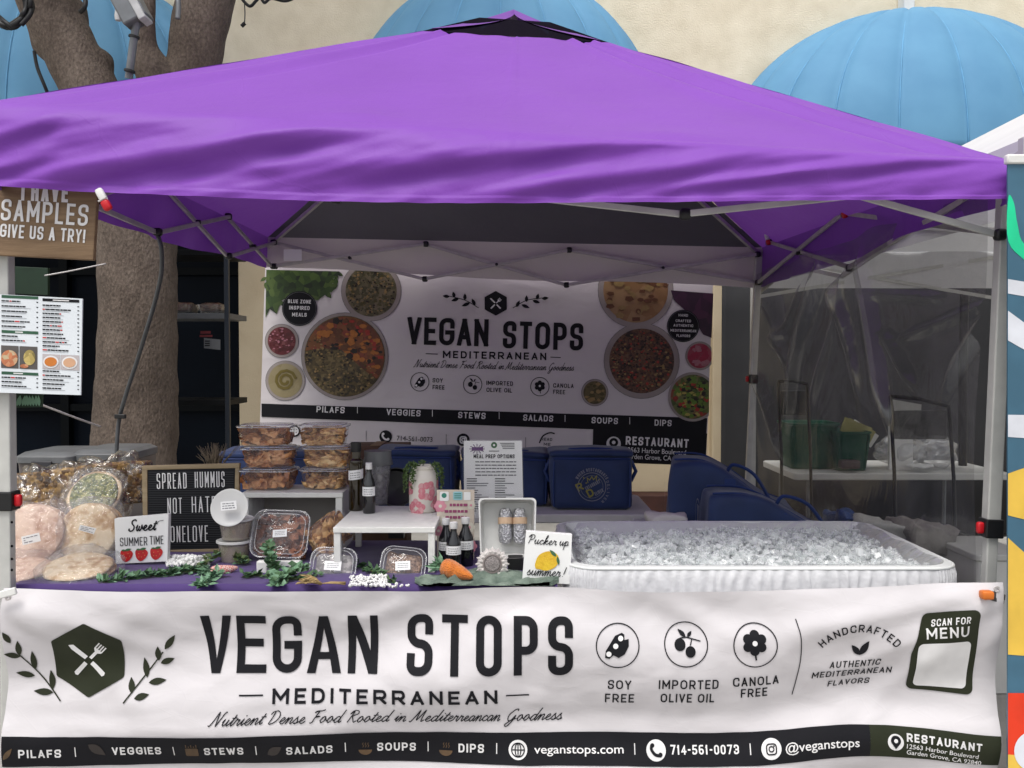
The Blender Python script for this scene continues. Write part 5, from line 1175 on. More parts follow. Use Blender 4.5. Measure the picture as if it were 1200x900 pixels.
# ------------------------------------------------------------------ blue delivery bags and their tables
M('bag_blue', (.013, .033, .115), (.009, .024, .085), rough=.65, nscale=6, bump=.35, bscale=12, sheen=.15)
M('bag_blue_trim', (.012, .035, .15), rough=.6); M('emblem_grey', (.20, .21, .26), rough=.6); M('emblem_yellow', (.26, .24, .05), rough=.6); M('emblem_pink', (.28, .17, .20), rough=.6)
folding_table(-1.35, .72, 4.62, 5.3, .72, 'long white folding table at the rear of the tent carrying upright blue bags')
def bag(c, size, rz, label, flap=True, emblem=False, lean_=0):
    """insulated delivery bag standing on its base"""
    t = thing('delivery_bag', label, 'bag', c, rot=(0, 0, R(rz)), group='blue delivery bags at the rear of the tent', local=True)
    w, d, h = size
    bulge = lambda p: Vector((p.x * (1 + .02 * math.sin(p.z * 9)), p.y * (1 - .1 * (p.z / h)), p.z))
    MB().rbox((0, 0, h * .46), (w, d, h * .92), .035, 9, .016, 4, c[0] * 7, fn=bulge).build('body', 'bag_blue', t, angle=180)
    MB().rbox((0, 0, h * .935), (w * 1.02, d * .96, h * .13), .03, 8, .012, 5, c[0] * 3 + 2).build('lid_flap', 'bag_blue', t, angle=180)
    for s in (-1, 1): MB().tube(catmull([(s * w * .455, -d * .505, h * .06), (s * w * .465, -d * .5, h * .45), (s * w * .455, -d * .49, h * .82)], 5), .004, 6).build('piping', 'bag_blue_trim', t)
    z = MB(); z.tube([(x, -d * .47 - .004, h * .86) for x in (-w * .46, 0, w * .46)], .004, 6); z.build('zipper', 'bag_blue_trim', t)
    for s in (-1, 1):
        MB().tube(catmull([(s * w * .25, -d * .1, h * .98), (s * w * .24, -d * .30, h * 1.005), (0, -d * .36, h * .99 + .010), (0, -d * .3, h * 1.0)], 5), .008, 6).build('handle', 'bag_blue_trim', t)
    for s in (-1, 1): MB().tube([(s * w * .5, -d * .2, h * .8), (s * (w * .5 + .025), -d * .22, h * .62), (s * w * .5, -d * .2, h * .45)], .011, 6).build('side_strap', 'bag_blue_trim', t)
    return t
bag((P(322, 590, 4.95).x, 4.95, .722), (.50, .34, .30), 2, 'blue delivery bag behind the stacked clear food boxes')
bag((P(490, 590, 5.02).x, 5.02, .722), (.42, .36, .30), -1, 'blue delivery bag behind the flowered jar')
bag((P(592, 590, 5.02).x, 5.02, .722), (.46, .36, .285), 1, 'blue delivery bag behind the printed meal options sheet')
Yg = 4.72
eb = bag((P(694, 597, Yg).x, Yg + .19, .722), (.425, .34, .305), 0, 'blue delivery bag with round printed emblem on its front beside the address panel')
def flat_local(t, Yface):
    base = t.location.copy()
    return lambda x, y, off=0.0: P(x, y, Yface) - base + Vector((0, -off, 0))
me_ = Marks(flat_local(eb, Yg + .003))
cx, cy = 693.5, 570.5
me_.circle('a', cx, cy, 16.5, 36, .002, ring=.8); me_.circle('a', cx, cy, 13.2, 36, .002, ring=.4)
def arc_text(mk_, key, text, cx, cy, rad, h, span, a0=0, t=.8, off=.002):
    mk_.caps(key, text, 0, 0, h, span, t, off=off, arc=(cx, cy, rad))
arc_text(me_, 'a', 'WHERE RESTAURANTS', cx, cy, 18.3, 3.9, 40, t=.7)
for k, ch in enumerate('DELIVER'):
    th = R(66 + 11.5 * k); me_.caps('a', ch, cx + 19.3 * math.sin(th) - 1.2, cy - 19.3 * math.cos(th) + 1.5, 3.2, 2.4, .55, ang=-math.degrees(th) + 0)
me_.caps('y', 'R', 678, 576.5, 9.5, 7.5, 1.9, ang=28); me_.caps('y', 'D', 690.5, 583.5, 9.5, 7.5, 1.9, ang=28)
me_.caps('a', 'ESTAURANT', 687, 574.5, 4.2, 19, .8, ang=28); me_.caps('a', 'ELIVER', 698, 581, 4.2, 11, .8, ang=28)
for x, y in ((684, 560), (687, 566), (699, 558), (702, 562)): me_.circle('y', x, y, .9, 8)
me_.line('y', [(689, 566), (688, 560), (691, 562.5), (693.5, 558.5), (695.5, 562), (698.5, 558.5), (699, 564)], 1)
me_.build('a', 'emblem_lettering', 'emblem_grey', eb); me_.build('y', 'emblem_initial_lettering', 'emblem_yellow', eb)
# two bags lying towards the right, on a low table with a white cloth
folding_table(.60, 1.44, 3.72, 4.75, .70, 'white folding table behind the ice tub carrying two slumped blue bags')
def slumped(cpx, Y, size, rz, tilt, label, seed):
    c = P(cpx[0], cpx[1], Y); t = thing('delivery_bag', label, 'bag', (c.x, Y, .702), rot=(0, 0, R(rz)), group='blue delivery bags at the rear of the tent', local=True)
    w, d, h = size
    def fn(p):
        k = (p.z + h / 2) / h; xr = (p.x + w / 2) / w
        return Vector((p.x + .02 * k, p.y * (1 - .12 * k), (p.z + h / 2) * (1 - tilt * smooth((xr - .25) / .75)) - h / 2))
    MB().rbox((0, 0, h / 2), size, .03, 10, .014, 5, seed, fn=fn).build('body', 'bag_blue', t, angle=180)
    zf = lambda x: h * (1 - tilt * smooth((x / w + .5 - .25) / .75))
    for yy in (-d * .36, d * .30): MB().tube(catmull([(x * w, yy, zf(x * w) + .006) for x in (-.44, -.2, .05, .28, .46)], 5), .005, 6).build('piping', 'bag_blue_trim', t)
    MB().tube(catmull([(.0, -d * .30, zf(0) + .004), (.03, -d * .34, zf(0.03) + .06), (w * .22, -d * .32, zf(w * .2) + .075), (w * .36, -d * .28, zf(w * .36) + .004)], 6), .008, 6).build('handle', 'bag_blue_trim', t)
    MB().box((w * .02, -d * .44, zf(0) - .05), (.05, .012, .06)).build('buckle_tab', 'bag_blue_trim', t, bevel=.003)
    mt = Marks(lambda x, y, off=0.0: Vector((-w / 2 - .008 - off, -x * .001, y * .001 + h / 2)))
    mt.circle('a', 0, 0, d * 300, 26, .004, ry=h * 330, ring=6); mt.caps('a', 'R', -30, 30, 70, 40, 10, off=.004) if False else None
    mt.poly('a', [(-40, -50), (-10, -50), (30, 50), (0, 50)], .004); mt.poly('a', [(-30, 50), (-10, 50), (40, -40), (20, -50)], .004)
    mt.build('a', 'emblem', 'emblem_grey', t); return t
slumped((850, 600), 4.34, (.54, .42, .33), -10, .62, 'taller blue delivery bag sloping towards the rear right tent leg', 3)
slumped((904, 610), 3.98, (.60, .36, .225), -6, .78, 'lower slumped blue delivery bag right behind the ice tub', 8)
M('cloth_white', (.62, .60, .58), (.54, .52, .50), rough=.8, nscale=8, bump=.3, bscale=20)
cw = MB().rbox(P(782, 608, 4.0), (.16, .14, .05), .02, 6, .02, 14, 2); cw.v = [Vector((v.x, v.y, max(.702, v.z))) for v in cw.v]
tag(cw.build('white_cloth', 'cloth_white', angle=180), 'crumpled white cloth under the taller sloping blue bag', 'cloth')
cw = MB().box(P(447, 523, 5.45), (.30, .22, .05)); M('carton', (.10, .055, .035), rough=.8, nscale=12)
stnd = thing('cardboard_box', 'brown cardboard box behind the clear deli tub and the blue bags', 'box', (P(447, 523, 5.45).x, 5.45, 0))
zt = P(0, 521, 5.45).z
MB().box((P(440, 0, 5.45).x, 5.5, zt / 2), (.36, .26, zt)).build('carton', 'carton', stnd, bevel=.005)
MB().box((P(440, 0, 5.45).x, 5.5, zt + .002), (.06, .262, .003)).build('tape', 'sign_wood', stnd)
# ------------------------------------------------------------------ stall tables
TZ = .80
M('cloth_purple', (.058, .026, .15), (.046, .02, .12), rough=.75, nscale=5, bump=.25, bscale=14, sheen=.2)
folding_table(-1.52, .13, 2.86, 3.52, TZ - .006, 'white folding table hidden under the purple tablecloth')
folding_table(.15, 1.43, 2.88, 3.66, .70, 'white folding table under the tub of ice')
def tcl(u, v):
    X = lerp(-1.545, .14, u)
    if v < .45:
        s = v / .45; z = lerp(.06, TZ, s); k = 1 - s
        return Vector((X, 2.84 - .012 * k - .018 * k * math.sin(u * 60 + 2 * noise.noise(Vector((u * 10, 0, 0)))), z))
    s = (v - .45) / .55; return Vector((X, lerp(2.84, 3.54, s), TZ + .002 + .0015 * noise.noise(Vector((X * 9, s * 9, 0)))))
tag(MB().grid(tcl, 160, 60).build('tablecloth', 'cloth_purple', angle=180), 'deep purple cloth covering the left table beneath the food', 'tablecloth')

# ------------------------------------------------------------------ tub of ice
def mat_ice():
    m, nt, out = newmat('ice'); L = nt.links.new
    b = N(nt, 'ShaderNodeBsdfPrincipled', Roughness=.12); b.inputs['Base Color'].default_value = (.88, .895, .895, 1); b.inputs['Transmission Weight'].default_value = .0; b.inputs['Specular IOR Level'].default_value = .7
    tr = N(nt, 'ShaderNodeBsdfTransparent'); tr.inputs[0].default_value = (.96, .97, .97, 1)
    lw = N(nt, 'ShaderNodeLayerWeight', Blend=.5); oi = N(nt, 'ShaderNodeTexCoord'); nz = N(nt, 'ShaderNodeTexNoise', Scale=30, Detail=2); L(oi.outputs['Object'], nz.inputs['Vector'])
    mr = N(nt, 'ShaderNodeMapRange'); mr.inputs[1].default_value = .35; mr.inputs[2].default_value = .7; mr.inputs[3].default_value = .45; mr.inputs[4].default_value = .93; L(nz.outputs[0], mr.inputs[0])
    mx = N(nt, 'ShaderNodeMixShader'); L(mr.outputs[0], mx.inputs[0]); L(b.outputs[0], mx.inputs[1]); L(tr.outputs[0], mx.inputs[2]); L(mx.outputs[0], out.inputs[0])
mat_ice()
M('tub_white', (.70, .71, .70), (.64, .66, .65), rough=.35, nscale=4)
mat_clear('cling', haze=.16, gloss=.35, bump=.8, bscale=9, rough=.12)
X0, X1, Y0, Y1, ZR = .192, 1.385, 2.87, 3.655, .852
tc_ = ((X0 + X1) / 2, (Y0 + Y1) / 2); W_, D_ = X1 - X0, Y1 - Y0
tub = thing('ice_tub', 'large white rectangular tub with rounded corners heaped with ice on the right table', 'tub', (tc_[0], tc_[1], .702))
rings = [rrect(W_ - .12, D_ - .12, .06, .703, 7, tc_), rrect(W_ - .02, D_ - .02, .08, ZR - .02, 7, tc_), rrect(W_ + .02, D_ + .02, .09, ZR - .012, 7, tc_), rrect(W_ + .022, D_ + .022, .09, ZR, 7, tc_), rrect(W_ - .016, D_ - .016, .085, ZR + .002, 7, tc_), rrect(W_ - .05, D_ - .05, .08, ZR - .03, 7, tc_), rrect(W_ - .13, D_ - .13, .06, .72, 7, tc_)]
MB().loft(rings, True, True).build('shell', 'tub_white', tub, bevel=0)
# gathered elastic cover round the outside
def cover(u, v):
    ring = COV; f = u * len(ring); i = int(f) % len(ring); p = lerp(ring[i], ring[(i + 1) % len(ring)], f - int(f)); c = Vector((tc_[0], tc_[1], p.z)); o = (p - c).normalized()
    g = .5 + .5 * math.sin(u * 900 + 4 * noise.noise(Vector((u * 90, v, 0)))); q = p + o * (.012 + .008 * g * smooth(v * 4)) ; q.z = lerp(ZR - .002, .742, v) + .004 * noise.noise(Vector((u * 60, 0, 0))) * v; return q
COV = rrect(W_ + .016, D_ + .016, .09, 0, 24, tc_)
COV2 = []
for i, p in enumerate(COV):
    q = COV[(i + 1) % len(COV)]; k = max(1, int((q - p).length / .02)); COV2 += [lerp(p, q, j / k) for j in range(k)]
COV = COV2
mat_clear('cover_film', tint=(1, 1, 1), haze=.62, gloss=.25, rough=.2, hazecol=(.80, .80, .82))
M('cover_white', (.74, .74, .76), (.66, .66, .68), rough=.45, nscale=30, bump=.2, bscale=60)
MB().grid(cover, 900, 8).build('gathered_cover', 'cover_white', tub, angle=180)
MB().tube([Vector((p.x, p.y, ZR - .004)) + (Vector((p.x, p.y, 0)) - Vector((tc_[0], tc_[1], 0))).normalized() * .008 for p in COV + COV[:1]], .006, 8).build('rim', 'tub_white', tub, angle=180)
# liner draped inside
def liner(u, v):
    a = u * 2 - 1; b = v * 2 - 1; r_ = max(abs(a), abs(b)); x = tc_[0] + a * (W_ / 2 - .012 - .02 * (1 - r_)); y = tc_[1] + b * (D_ / 2 - .012)
    z = ZR + .005 if r_ > .985 else ZR - .002 - .045 * smooth((.985 - r_) / .10)
    return Vector((x, y, z + .010 * noise.noise(Vector((x * 9, y * 9, 0)))))
def rr_clip(p):
    dx, dy = abs(p.x - tc_[0]) - (W_ / 2 - .085), abs(p.y - tc_[1]) - (D_ / 2 - .085)
    if dx > 0 and dy > 0:
        l = math.hypot(dx, dy)
        if l > .075: s = .075 / l; p.x = tc_[0] + math.copysign(W_ / 2 - .085 + dx * s, p.x - tc_[0]); p.y = tc_[1] + math.copysign(D_ / 2 - .085 + dy * s, p.y - tc_[1])
    return p
MB().grid(lambda u, v: rr_clip(liner(u, v)), 70, 50).build('plastic_liner', 'cling', tub, angle=180)
ice = MB(); rg = random.Random(5)
ice.grid(lambda u, v: Vector((tc_[0] + (u - .5) * (W_ - .14), tc_[1] + (v - .5) * (D_ - .14), ZR - .050 + .01 * noise.noise(Vector((u * 20, v * 14, 2))))), 60, 40)
for i in range(2600):
    a = rg.uniform(-1, 1); b = rg.uniform(-1, 1); x = tc_[0] + a * (W_ / 2 - .052); y = tc_[1] + b * (D_ / 2 - .052); r_ = max(abs(a), abs(b))
    z = ZR - .026 + .016 * noise.noise(Vector((x * 6, y * 6, 1))) + .010 * (1 - r_) + rg.uniform(-.022, .008)
    q = rg.uniform(.010, .024); rot = Matrix.Rotation(rg.uniform(0, 6.28), 3, 'X') @ Matrix.Rotation(rg.uniform(0, 6.28), 3, 'Z') @ Matrix.Rotation(rg.uniform(0, 6.28), 3, 'Y')
    n0 = len(ice.v); ice.box((x, y, z), (q * rg.uniform(.7, 1.7), q * rg.uniform(.7, 1.2), q * rg.uniform(.35, .8)), rot=rot)
    for k in range(n0, n0 + 8): ice.v[k] += Vector((rg.gauss(0, 1), rg.gauss(0, 1), rg.gauss(0, 1))) * .0016
io = ice.build('ice', 'ice', smooth=False, recalc=False); tag(io, 'loose heap of clear and white ice pieces filling the white tub', 'ice', kind='stuff')

# ------------------------------------------------------------------ bread
def mat_bread(name, c1, c2, c3):
    m, nt, out = newmat(name); L = nt.links.new
    tc = N(nt, 'ShaderNodeTexCoord'); n1 = N(nt, 'ShaderNodeTexNoise', Scale=34, Detail=4); n2 = N(nt, 'ShaderNodeTexNoise', Scale=9, Detail=3)
    for n in (n1, n2): L(tc.outputs['Object'], n.inputs['Vector'])
    a = N(nt, 'ShaderNodeMath', _operation='MULTIPLY_ADD'); a.inputs[1].default_value = .6; sb = N(nt, 'ShaderNodeMath', _operation='MULTIPLY'); sb.inputs[1].default_value = .45
    L(n2.outputs[0], sb.inputs[0]); L(n1.outputs[0], a.inputs[0]); L(sb.outputs[0], a.inputs[2])
    r = ramp(nt, [(.40, c3), (.49, c2), (.57, c1)], a.outputs[0]); b = N(nt, 'ShaderNodeBsdfPrincipled', Roughness=.8); L(r.outputs[0], b.inputs['Base Color'])
    bp = N(nt, 'ShaderNodeBump', Strength=.4, Distance=.01); L(n1.outputs[0], bp.inputs['Height']); L(bp.outputs[0], b.inputs['Normal']); L(b.outputs[0], out.inputs[0])
mat_bread('pita', (.70, .56, .39), (.61, .44, .27), (.42, .25, .12)); mat_bread('pita_pink', (.66, .52, .42), (.56, .41, .33), (.40, .25, .17)); mat_cells('crust', [(.15, (.03, .016, .008)), (.45, (.12, .06, .02)), (.7, (.30, .18, .05)), (.95, (.50, .36, .14))], 70, bump=.6)
mat_cells('zaatar', [(.2, (.04, .05, .01)), (.5, (.14, .16, .035)), (.8, (.36, .33, .12))], 120, bump=.6)
mat_clear('bag_film', haze=.09, gloss=.10, bump=.9, bscale=38, rough=.09, edge=.30); mat_clear('bag_film_pink', tint=(1, .965, .955), haze=.10, gloss=.10, bump=.9, bscale=38, rough=.09, hazecol=(.78, .71, .71), edge=.30); mat_clear('bag_film_dark', haze=.02, gloss=.22, bump=.6, bscale=26, rough=.10, tint=(.93, .88, .80), edge=.35)
M('label_white', (.80, .80, .80), (.77, .77, .77), rough=.5); M('label_ink', (.20, .20, .22), rough=.6)
def label_card(surf, corners, parent, rows=3, name='label', seed=1, off=.0012):
    """white sticker with a few rows of unreadably fine print"""
    rg_ = random.Random(seed); o = slab(surf, corners, .0006, off=off).build(name, 'label_white', parent, smooth=False)
    m_ = Marks(surf); (ax, ay), (bx_, by), (cx_, cy_), (dx_, dy_) = corners
    for k in range(rows):
        t0 = (k + .8) / (rows + .9); t1 = t0 + .28 / rows
        s = .1
        while s < .85:
            e = min(.9, s + rg_.uniform(.08, .25))
            q = lambda u, t: (lerp(lerp(ax, bx_, u), lerp(dx_, cx_, u), t), lerp(lerp(ay, by, u), lerp(dy_, cy_, u), t))
            m_.poly('k', [q(s, t0), q(e, t0), q(e, t1), q(s, t1)], off + .0006); s = e + .04
            if rg_.random() < .2: break
    m_.build('k', 'lettering', 'label_ink', o); return o
def loaf(t, c, r, thick, mat, rot, seed, amp=.05, name='flatbread'):
    mb = MB(); prof = [(.0001, -.5), (.55, -.52), (.88, -.36), (1, 0), (.93, .30), (.8, .44), (.45, .5), (.0001, .46)]
    mb.lathe([(a * r, b * thick) for a, b in prof], (0, 0, 0), 36)
    mb.v = [Vector(c) + rot @ (v * (1 + amp * noise.noise(v * 14 + Vector((seed, 0, 0))))) for v in mb.v]
    return mb.build(name, mat, t, angle=180)
def pillow(t, c, size, mat, rot, seed, name='bag', amp=.10, nsc=14):
    mb = MB(); mb.blob((0, 0, 0), 1, 5, 0, 1)
    out = []
    for v in mb.v:
        p = Vector((math.copysign(abs(v.x) ** .7, v.x) * size[0] / 2, math.copysign(abs(v.y) ** .7, v.y) * size[1] / 2, math.copysign(abs(v.z) ** .85, v.z) * size[2] / 2))
        p += v * size[2] * amp * noise.noise(p * nsc + Vector((seed, 2, 1))) * 2
        p += v * .0075 * noise.noise(Vector((p.x * 95, p.y * 24, p.z * 40)) + Vector((seed, 9, 4)))
        out.append(Vector(c) + rot @ p)
    mb.v = out; return mb.build(name, mat, t, angle=180)
RX = lambda a: Matrix.Rotation(R(a), 3, 'X'); RZ = lambda a: Matrix.Rotation(R(a), 3, 'Z'); RY = lambda a: Matrix.Rotation(R(a), 3, 'Y')
def bread_bag(px_, py_, Y, r, n, mat, film, tilt, roll, label, seed, lab=None, cat='bread bag', pack=1.0):
    c = P(px_, py_, Y); rot = RY(roll) @ RX(tilt); t = thing('bread_bag', label, cat, (c.x, c.y + .05, TZ), group='bagged flatbreads at the left end of the table')
    for k in range(n): loaf(t, c + rot @ Vector((.004 * math.sin(k * 2), .003 * k, -.014 * k * pack)), r * (1 - .015 * k), .016, mat, rot, seed + k)
    pillow(t, c + rot @ Vector((0, 0, -.007 * n * pack + .012)), (r * 2.22, r * 2.3, .017 * n * pack + .05), film, rot, seed)
    if lab: label_card(plane_surf(Y - .052), lab, t, 3, seed=seed)
    return t
bread_bag(38, 626, 3.16, .108, 5, 'pita_pink', 'bag_film_pink', 66, 4, 'bag of pinkish flatbreads with white label just right of the tent leg', 1, [(25, 629), (46, 624), (48, 634), (27, 639)])
bread_bag(103, 624, 3.18, .107, 5, 'pita', 'bag_film', 68, -3, 'bag of golden round flatbreads with white label between the pink bread and strawberry sign', 5, [(94, 615), (113, 619), (110, 626), (92, 621)])
bread_bag(92, 664, 2.98, .108, 2, 'pita', 'bag_film', 12, 2, 'bag of flatbreads lying flat in front of the golden round flatbreads', 9)
bread_bag(22, 668, 2.98, .105, 2, 'pita_pink', 'bag_film_pink', 10, 0, 'bag of pinkish flatbreads lying flat beside the tent leg', 13)
zt_ = bread_bag(111, 580, 3.42, .10, 1, 'pita', 'bag_film', 52, 4, 'bagged flatbread topped with green herbs behind the golden round flatbreads', 17)
cz = P(111, 580, 3.42); rot = RY(4) @ RX(52); loaf(zt_, cz + rot @ Vector((0, 0, .009)), .088, .008, 'zaatar', rot, 3, .08, 'herb_topping')
for (x, y, w, h, Y, s, lab) in ((62, 567, 96, 44, 3.50, 21, 'shiny bag of brown seeded bread rolls behind the pinkish flatbreads'), (135, 562, 84, 50, 3.53, 27, 'shiny dark bag of seeded bread behind the herb topped flatbread')):
    c = P(x, y, Y); t = thing('bread_bag', lab, 'bread bag', (c.x, Y, TZ), group='bagged flatbreads at the left end of the table')
    sw2 = w * Y / FPX; sh2 = h * Y / FPX; zc = TZ + sh2 / 2 + .01
    for k in range(2): MB().rbox((c.x + .01 * k, Y + .035 * k - .01, c.z - .018), (sw2 * (.98 - .06 * k), .026, sh2 * 1.02), .012, 9, .010, 12, s + k, rot=RY(-6)).build('bread_slab', 'crust', t, angle=180)
    pillow(t, (c.x, Y, c.z - .015), (sw2 * 1.08, .14, sh2 * 1.25), 'bag_film_dark', RY(-6), s, amp=.14, nsc=20)

# ------------------------------------------------------------------ boards and little signs
lb = thing('letter_board', 'black letter board with white slogan in a pale wooden frame', 'letter board', P(224, 650, 3.4))
sl = plane_surf(3.33, 648, .18)
slab(sl, [(172, 549), (277, 547), (275, 644), (172, 646)], .012, off=-.004).build('felt', 'ink', lb, smooth=False)
for a, b in (([(166, 546), (280.5, 543), (280.5, 548.5), (166, 551)], 0), ([(168, 645.5), (278, 642.5), (278, 648), (168, 651)], 0), ([(166, 551), (172.5, 551), (173, 645.4), (168, 645.4)], 0), ([(275.5, 548.7), (280.5, 548.7), (278, 642.3), (273, 642.3)], 0)):
    slab(sl, a, .02).build('frame_rail', 'frame_wood', lb, smooth=False, bevel=.002)
gr_ = Marks(sl)
for k in range(34): gr_.rect('g', 173.5, 553 + 2.7 * k, 273.5, 553.9 + 2.7 * k, off=-.0025)
M('felt_groove', (.03, .033, .036), rough=.8); gr_.build('g', 'groove', 'felt_groove', lb)
for tx, x, y, w in (('SPREAD', 184, 573, 35), ('HUMMUS', 228.5, 571.5, 35), ('NOT', 196.5, 602, 17), ('HATE', 225, 600.5, 28), ('ONELOVE', 200, 635.5, 44)): gr_.caps('w', tx, x, y, 18.5 if tx != 'ONELOVE' else 19, w, 1.25, off=.001, ang=1.2, gap=.55)
gr_.build('w', 'slogan_lettering', 'ink_white', lb)
ss = thing('summer_sign', 'small white block sign with three red strawberries leaning on the letter board', 'sign', P(166, 660, 3.15))
sl = plane_surf(3.12, 660, .12)
slab(sl, [(134, 608), (197.5, 602.5), (196, 658), (135.5, 661)], .025).build('block', 'white_card', ss, smooth=False, bevel=.001)
ms = Marks(sl); ms.script('k', 'Sweet', 151, 622.5, 6.2, 32, 1.6, ang=3, shear=.2); ms.line('k', catmull([(184, 613), (187, 610.5), (192, 609.5)], 4), .6)
ms.caps('k', 'SUMMER', 141, 640, 10, 32, .9, ang=2); ms.caps('k', 'TIME', 176, 638, 10, 16, .9, ang=2)
for x, y in ((148.5, 650.5), (166, 649.5), (183.5, 648)):
    ms.poly('r', catmull([(x - 7, y - 4), (x - 2, y - 6.5), (x + 4, y - 6), (x + 7.5, y - 2), (x + 5, y + 4), (x - 1, y + 8), (x - 6, y + 4)], 4, True)); ms.leaf('g', x - 2, y - 5.5, x + 6, y - 7.5, 3, .003); ms.leaf('g', x - 1, y - 5.5, x - 6, y - 6, 2.4, .003)
    for dx, dy in ((-3, -1), (2, -2), (0, 3), (4, 1), (-3, 3)): ms.circle('s', x + dx, y + dy, .5, 6, .003)
M('berry_red', (.55, .02, .02), (.40, .012, .015), rough=.4, nscale=60); M('seed_pale', (.6, .35, .12), rough=.6)
for k_, n_, m_ in (('k', 'lettering', 'ink'), ('r', 'printed_strawberries_lettering', 'berry_red'), ('g', 'printed_leaf', 'ink_green'), ('s', 'printed_seed', 'seed_pale')): ms.build(k_, n_, m_, ss)
ps = thing('summer_sign', 'small white block sign with a yellow lemon leaning against the ice tub', 'sign', P(640, 684, 2.93))
sl = plane_surf(2.9, 684, .10)
slab(sl, [(616.5, 622.5), (670.5, 626.5), (668, 685), (612, 681)], .025).build('block', 'white_card', ps, smooth=False, bevel=.001)
mp_ = Marks(sl); mp_.script('k', 'Pucker', 618, 636.5, 5.0, 34, .85, ang=-4, shear=.2); mp_.script('k', 'up', 655, 639, 5.0, 11, .85, ang=-4, shear=.2); mp_.script('k', 'summer!', 617, 673.5, 5.6, 44, .95, ang=-3, shear=.2)
M('lemon', (.72, .48, .03), (.62, .36, .02), rough=.45, nscale=35, bump=.2, bscale=150)
mp_.poly('y', catmull([(627, 661), (631, 651), (641, 646), (651, 648), (655, 655), (651, 664), (641, 668.5), (632, 667), (628, 666)], 5, True)); mp_.leaf('g', 652, 652, 644, 644, 4, .003); mp_.leaf('g', 653, 652, 655, 662, 3.4, .003)
for k_, n_, m_ in (('k', 'lettering', 'ink'), ('y', 'printed_lemon', 'lemon'), ('g', 'printed_leaf', 'ink_green')): mp_.build(k_, n_, m_, ps)
mo = thing('meal_sheet', 'tall printed meal options sheet standing in a clear holder behind the white tray', 'sheet', P(578, 606, 3.46))
sl = plane_surf(3.44, 606, .08)
slab(sl, [(543.5, 516.5), (611.5, 516.5), (613.5, 607), (544, 607)], .0015).build('page', 'white_card', mo, smooth=False)
mat_clear('acrylic', haze=.01, gloss=.04, rough=.03, edge=.15)
slab(sl, [(542, 514.5), (613, 514.5), (615, 612), (542.5, 612)], .002, off=.003).build('clear_holder', 'acrylic', mo, smooth=False)
pm = P(579, 612, 3.46); MB().box((pm.x, 3.50, TZ + .004), (.24, .14, .004)).build('holder_base', 'acrylic', mo); MB().box((pm.x, 3.455, (TZ + pm.z) / 2), (.22, .003, pm.z - TZ)).build('holder_stem', 'acrylic', mo)
m3 = Marks(sl)
m3.caps('k', 'MEAL PREP OPTIONS', 555, 537, 4.6, 48, .75)
rg = random.Random(11)
for k in range(5):
    y = 540.5 + 3.9 * k; s = 557
    while s < 604: e = s + rg.uniform(2.5, 7); m3.rect('d', s, y, min(e, 605), y + 1.2); s = e + .8
for col, x0 in ((0, 547), (1, 580)):
    for k in range(15):
        y = 560.5 + 2.7 * k; w = rg.uniform(10, 26)
        m3.rect('k' if k in (0, 1, 6) else 'd', x0, y, x0 + (12 if k in (0, 1, 6) else w), y + .9)
for k in range(12): a = R(30 * k); m3.line('p', [(559 + 4 * math.cos(a), 526 + 2.5 * math.sin(a)), (559 + 9 * math.cos(a), 526 + 6 * math.sin(a))], .8)
m3.rect('p', 553, 524, 566, 528); m3.circle('o', 579, 521.5, 3.6, 16); m3.circle('w', 579, 521.5, 1.3, 10, .003); m3.rect('d', 573, 528, 585, 529)
for k in range(4): m3.rect('d', 586 + k, 519 + 2 * k, 603, 519.9 + 2 * k)
M('ink_violet', (.12, .05, .16), rough=.6); M('ink_mid', (.16, .16, .17), rough=.6)
for k_, n_, m_ in (('k', 'heading_lettering', 'ink'), ('d', 'fine_lettering', 'ink_mid'), ('p', 'starburst', 'ink_violet'), ('o', 'round_logo', 'ink_green'), ('w', 'logo_eye', 'ink_white')): m3.build(k_, n_, m_, mo)
fs = thing('flowered_sign', 'pastel flowered sign card standing behind the three dark bottles', 'sign', P(533, 655, 3.22))
sl = plane_surf(3.2, 655, .06)
M('pastel_board', (.62, .55, .46), (.56, .48, .40), rough=.5, nscale=25); M('pastel_pink', (.66, .28, .34), (.55, .20, .28), rough=.5, nscale=30); M('pastel_blue', (.30, .55, .60), rough=.5); M('pastel_cream', (.70, .66, .56), rough=.5); M('ink_magenta', (.32, .07, .16), rough=.6)
slab(sl, [(512, 574), (556, 574), (555.5, 662), (512, 662)], .004).build('card', 'pastel_board', fs, smooth=False)
m4 = Marks(sl)
def posy(m, x, y, r, k1, k2, off=.001):
    for k in range(6): m.circle(k1, x + r * .62 * math.cos(R(60 * k)), y + r * .62 * math.sin(R(60 * k)), r * .45, 10, off)
    m.circle(k2, x, y, r * .3, 8, off + .0008)
for x, y, r in ((516, 593, 7), (514, 622, 6), (552, 640, 7), (548, 655, 5), (522, 640, 4)): posy(m4, x, y, r, 'pk', 'cr')
for x, y, r in ((552, 592, 5), (540, 600, 4), (520, 610, 5), (550, 618, 6), (535, 650, 6)): posy(m4, x, y, r, 'cr', 'pk')
m4.rect('w', 515.5, 576, 526, 587, 1.5, .002); m4.circle('gr', 520.5, 580.5, 3, 12, .003); m4.rect('bl', 531, 576, 542, 586, 2, .002)
for k in range(3): m4.rect('tl', 532.5, 578 + 2.4 * k, 540.5, 579 + 2.4 * k, off=.003)
m4.rect('w', 543.5, 576.5, 551.5, 586, 0, .002)
for y, x0, x1 in ((590, 527, 548), (597.5, 521, 548), (604.5, 522, 547)):
    s = x0
    while s < x1: e = s + rg.uniform(2.5, 5); m4.rect('mg', s, y, min(e, x1), y + 3.2, .6, .002); s = e + .9
M('ink_teal', (.04, .22, .16), rough=.6)
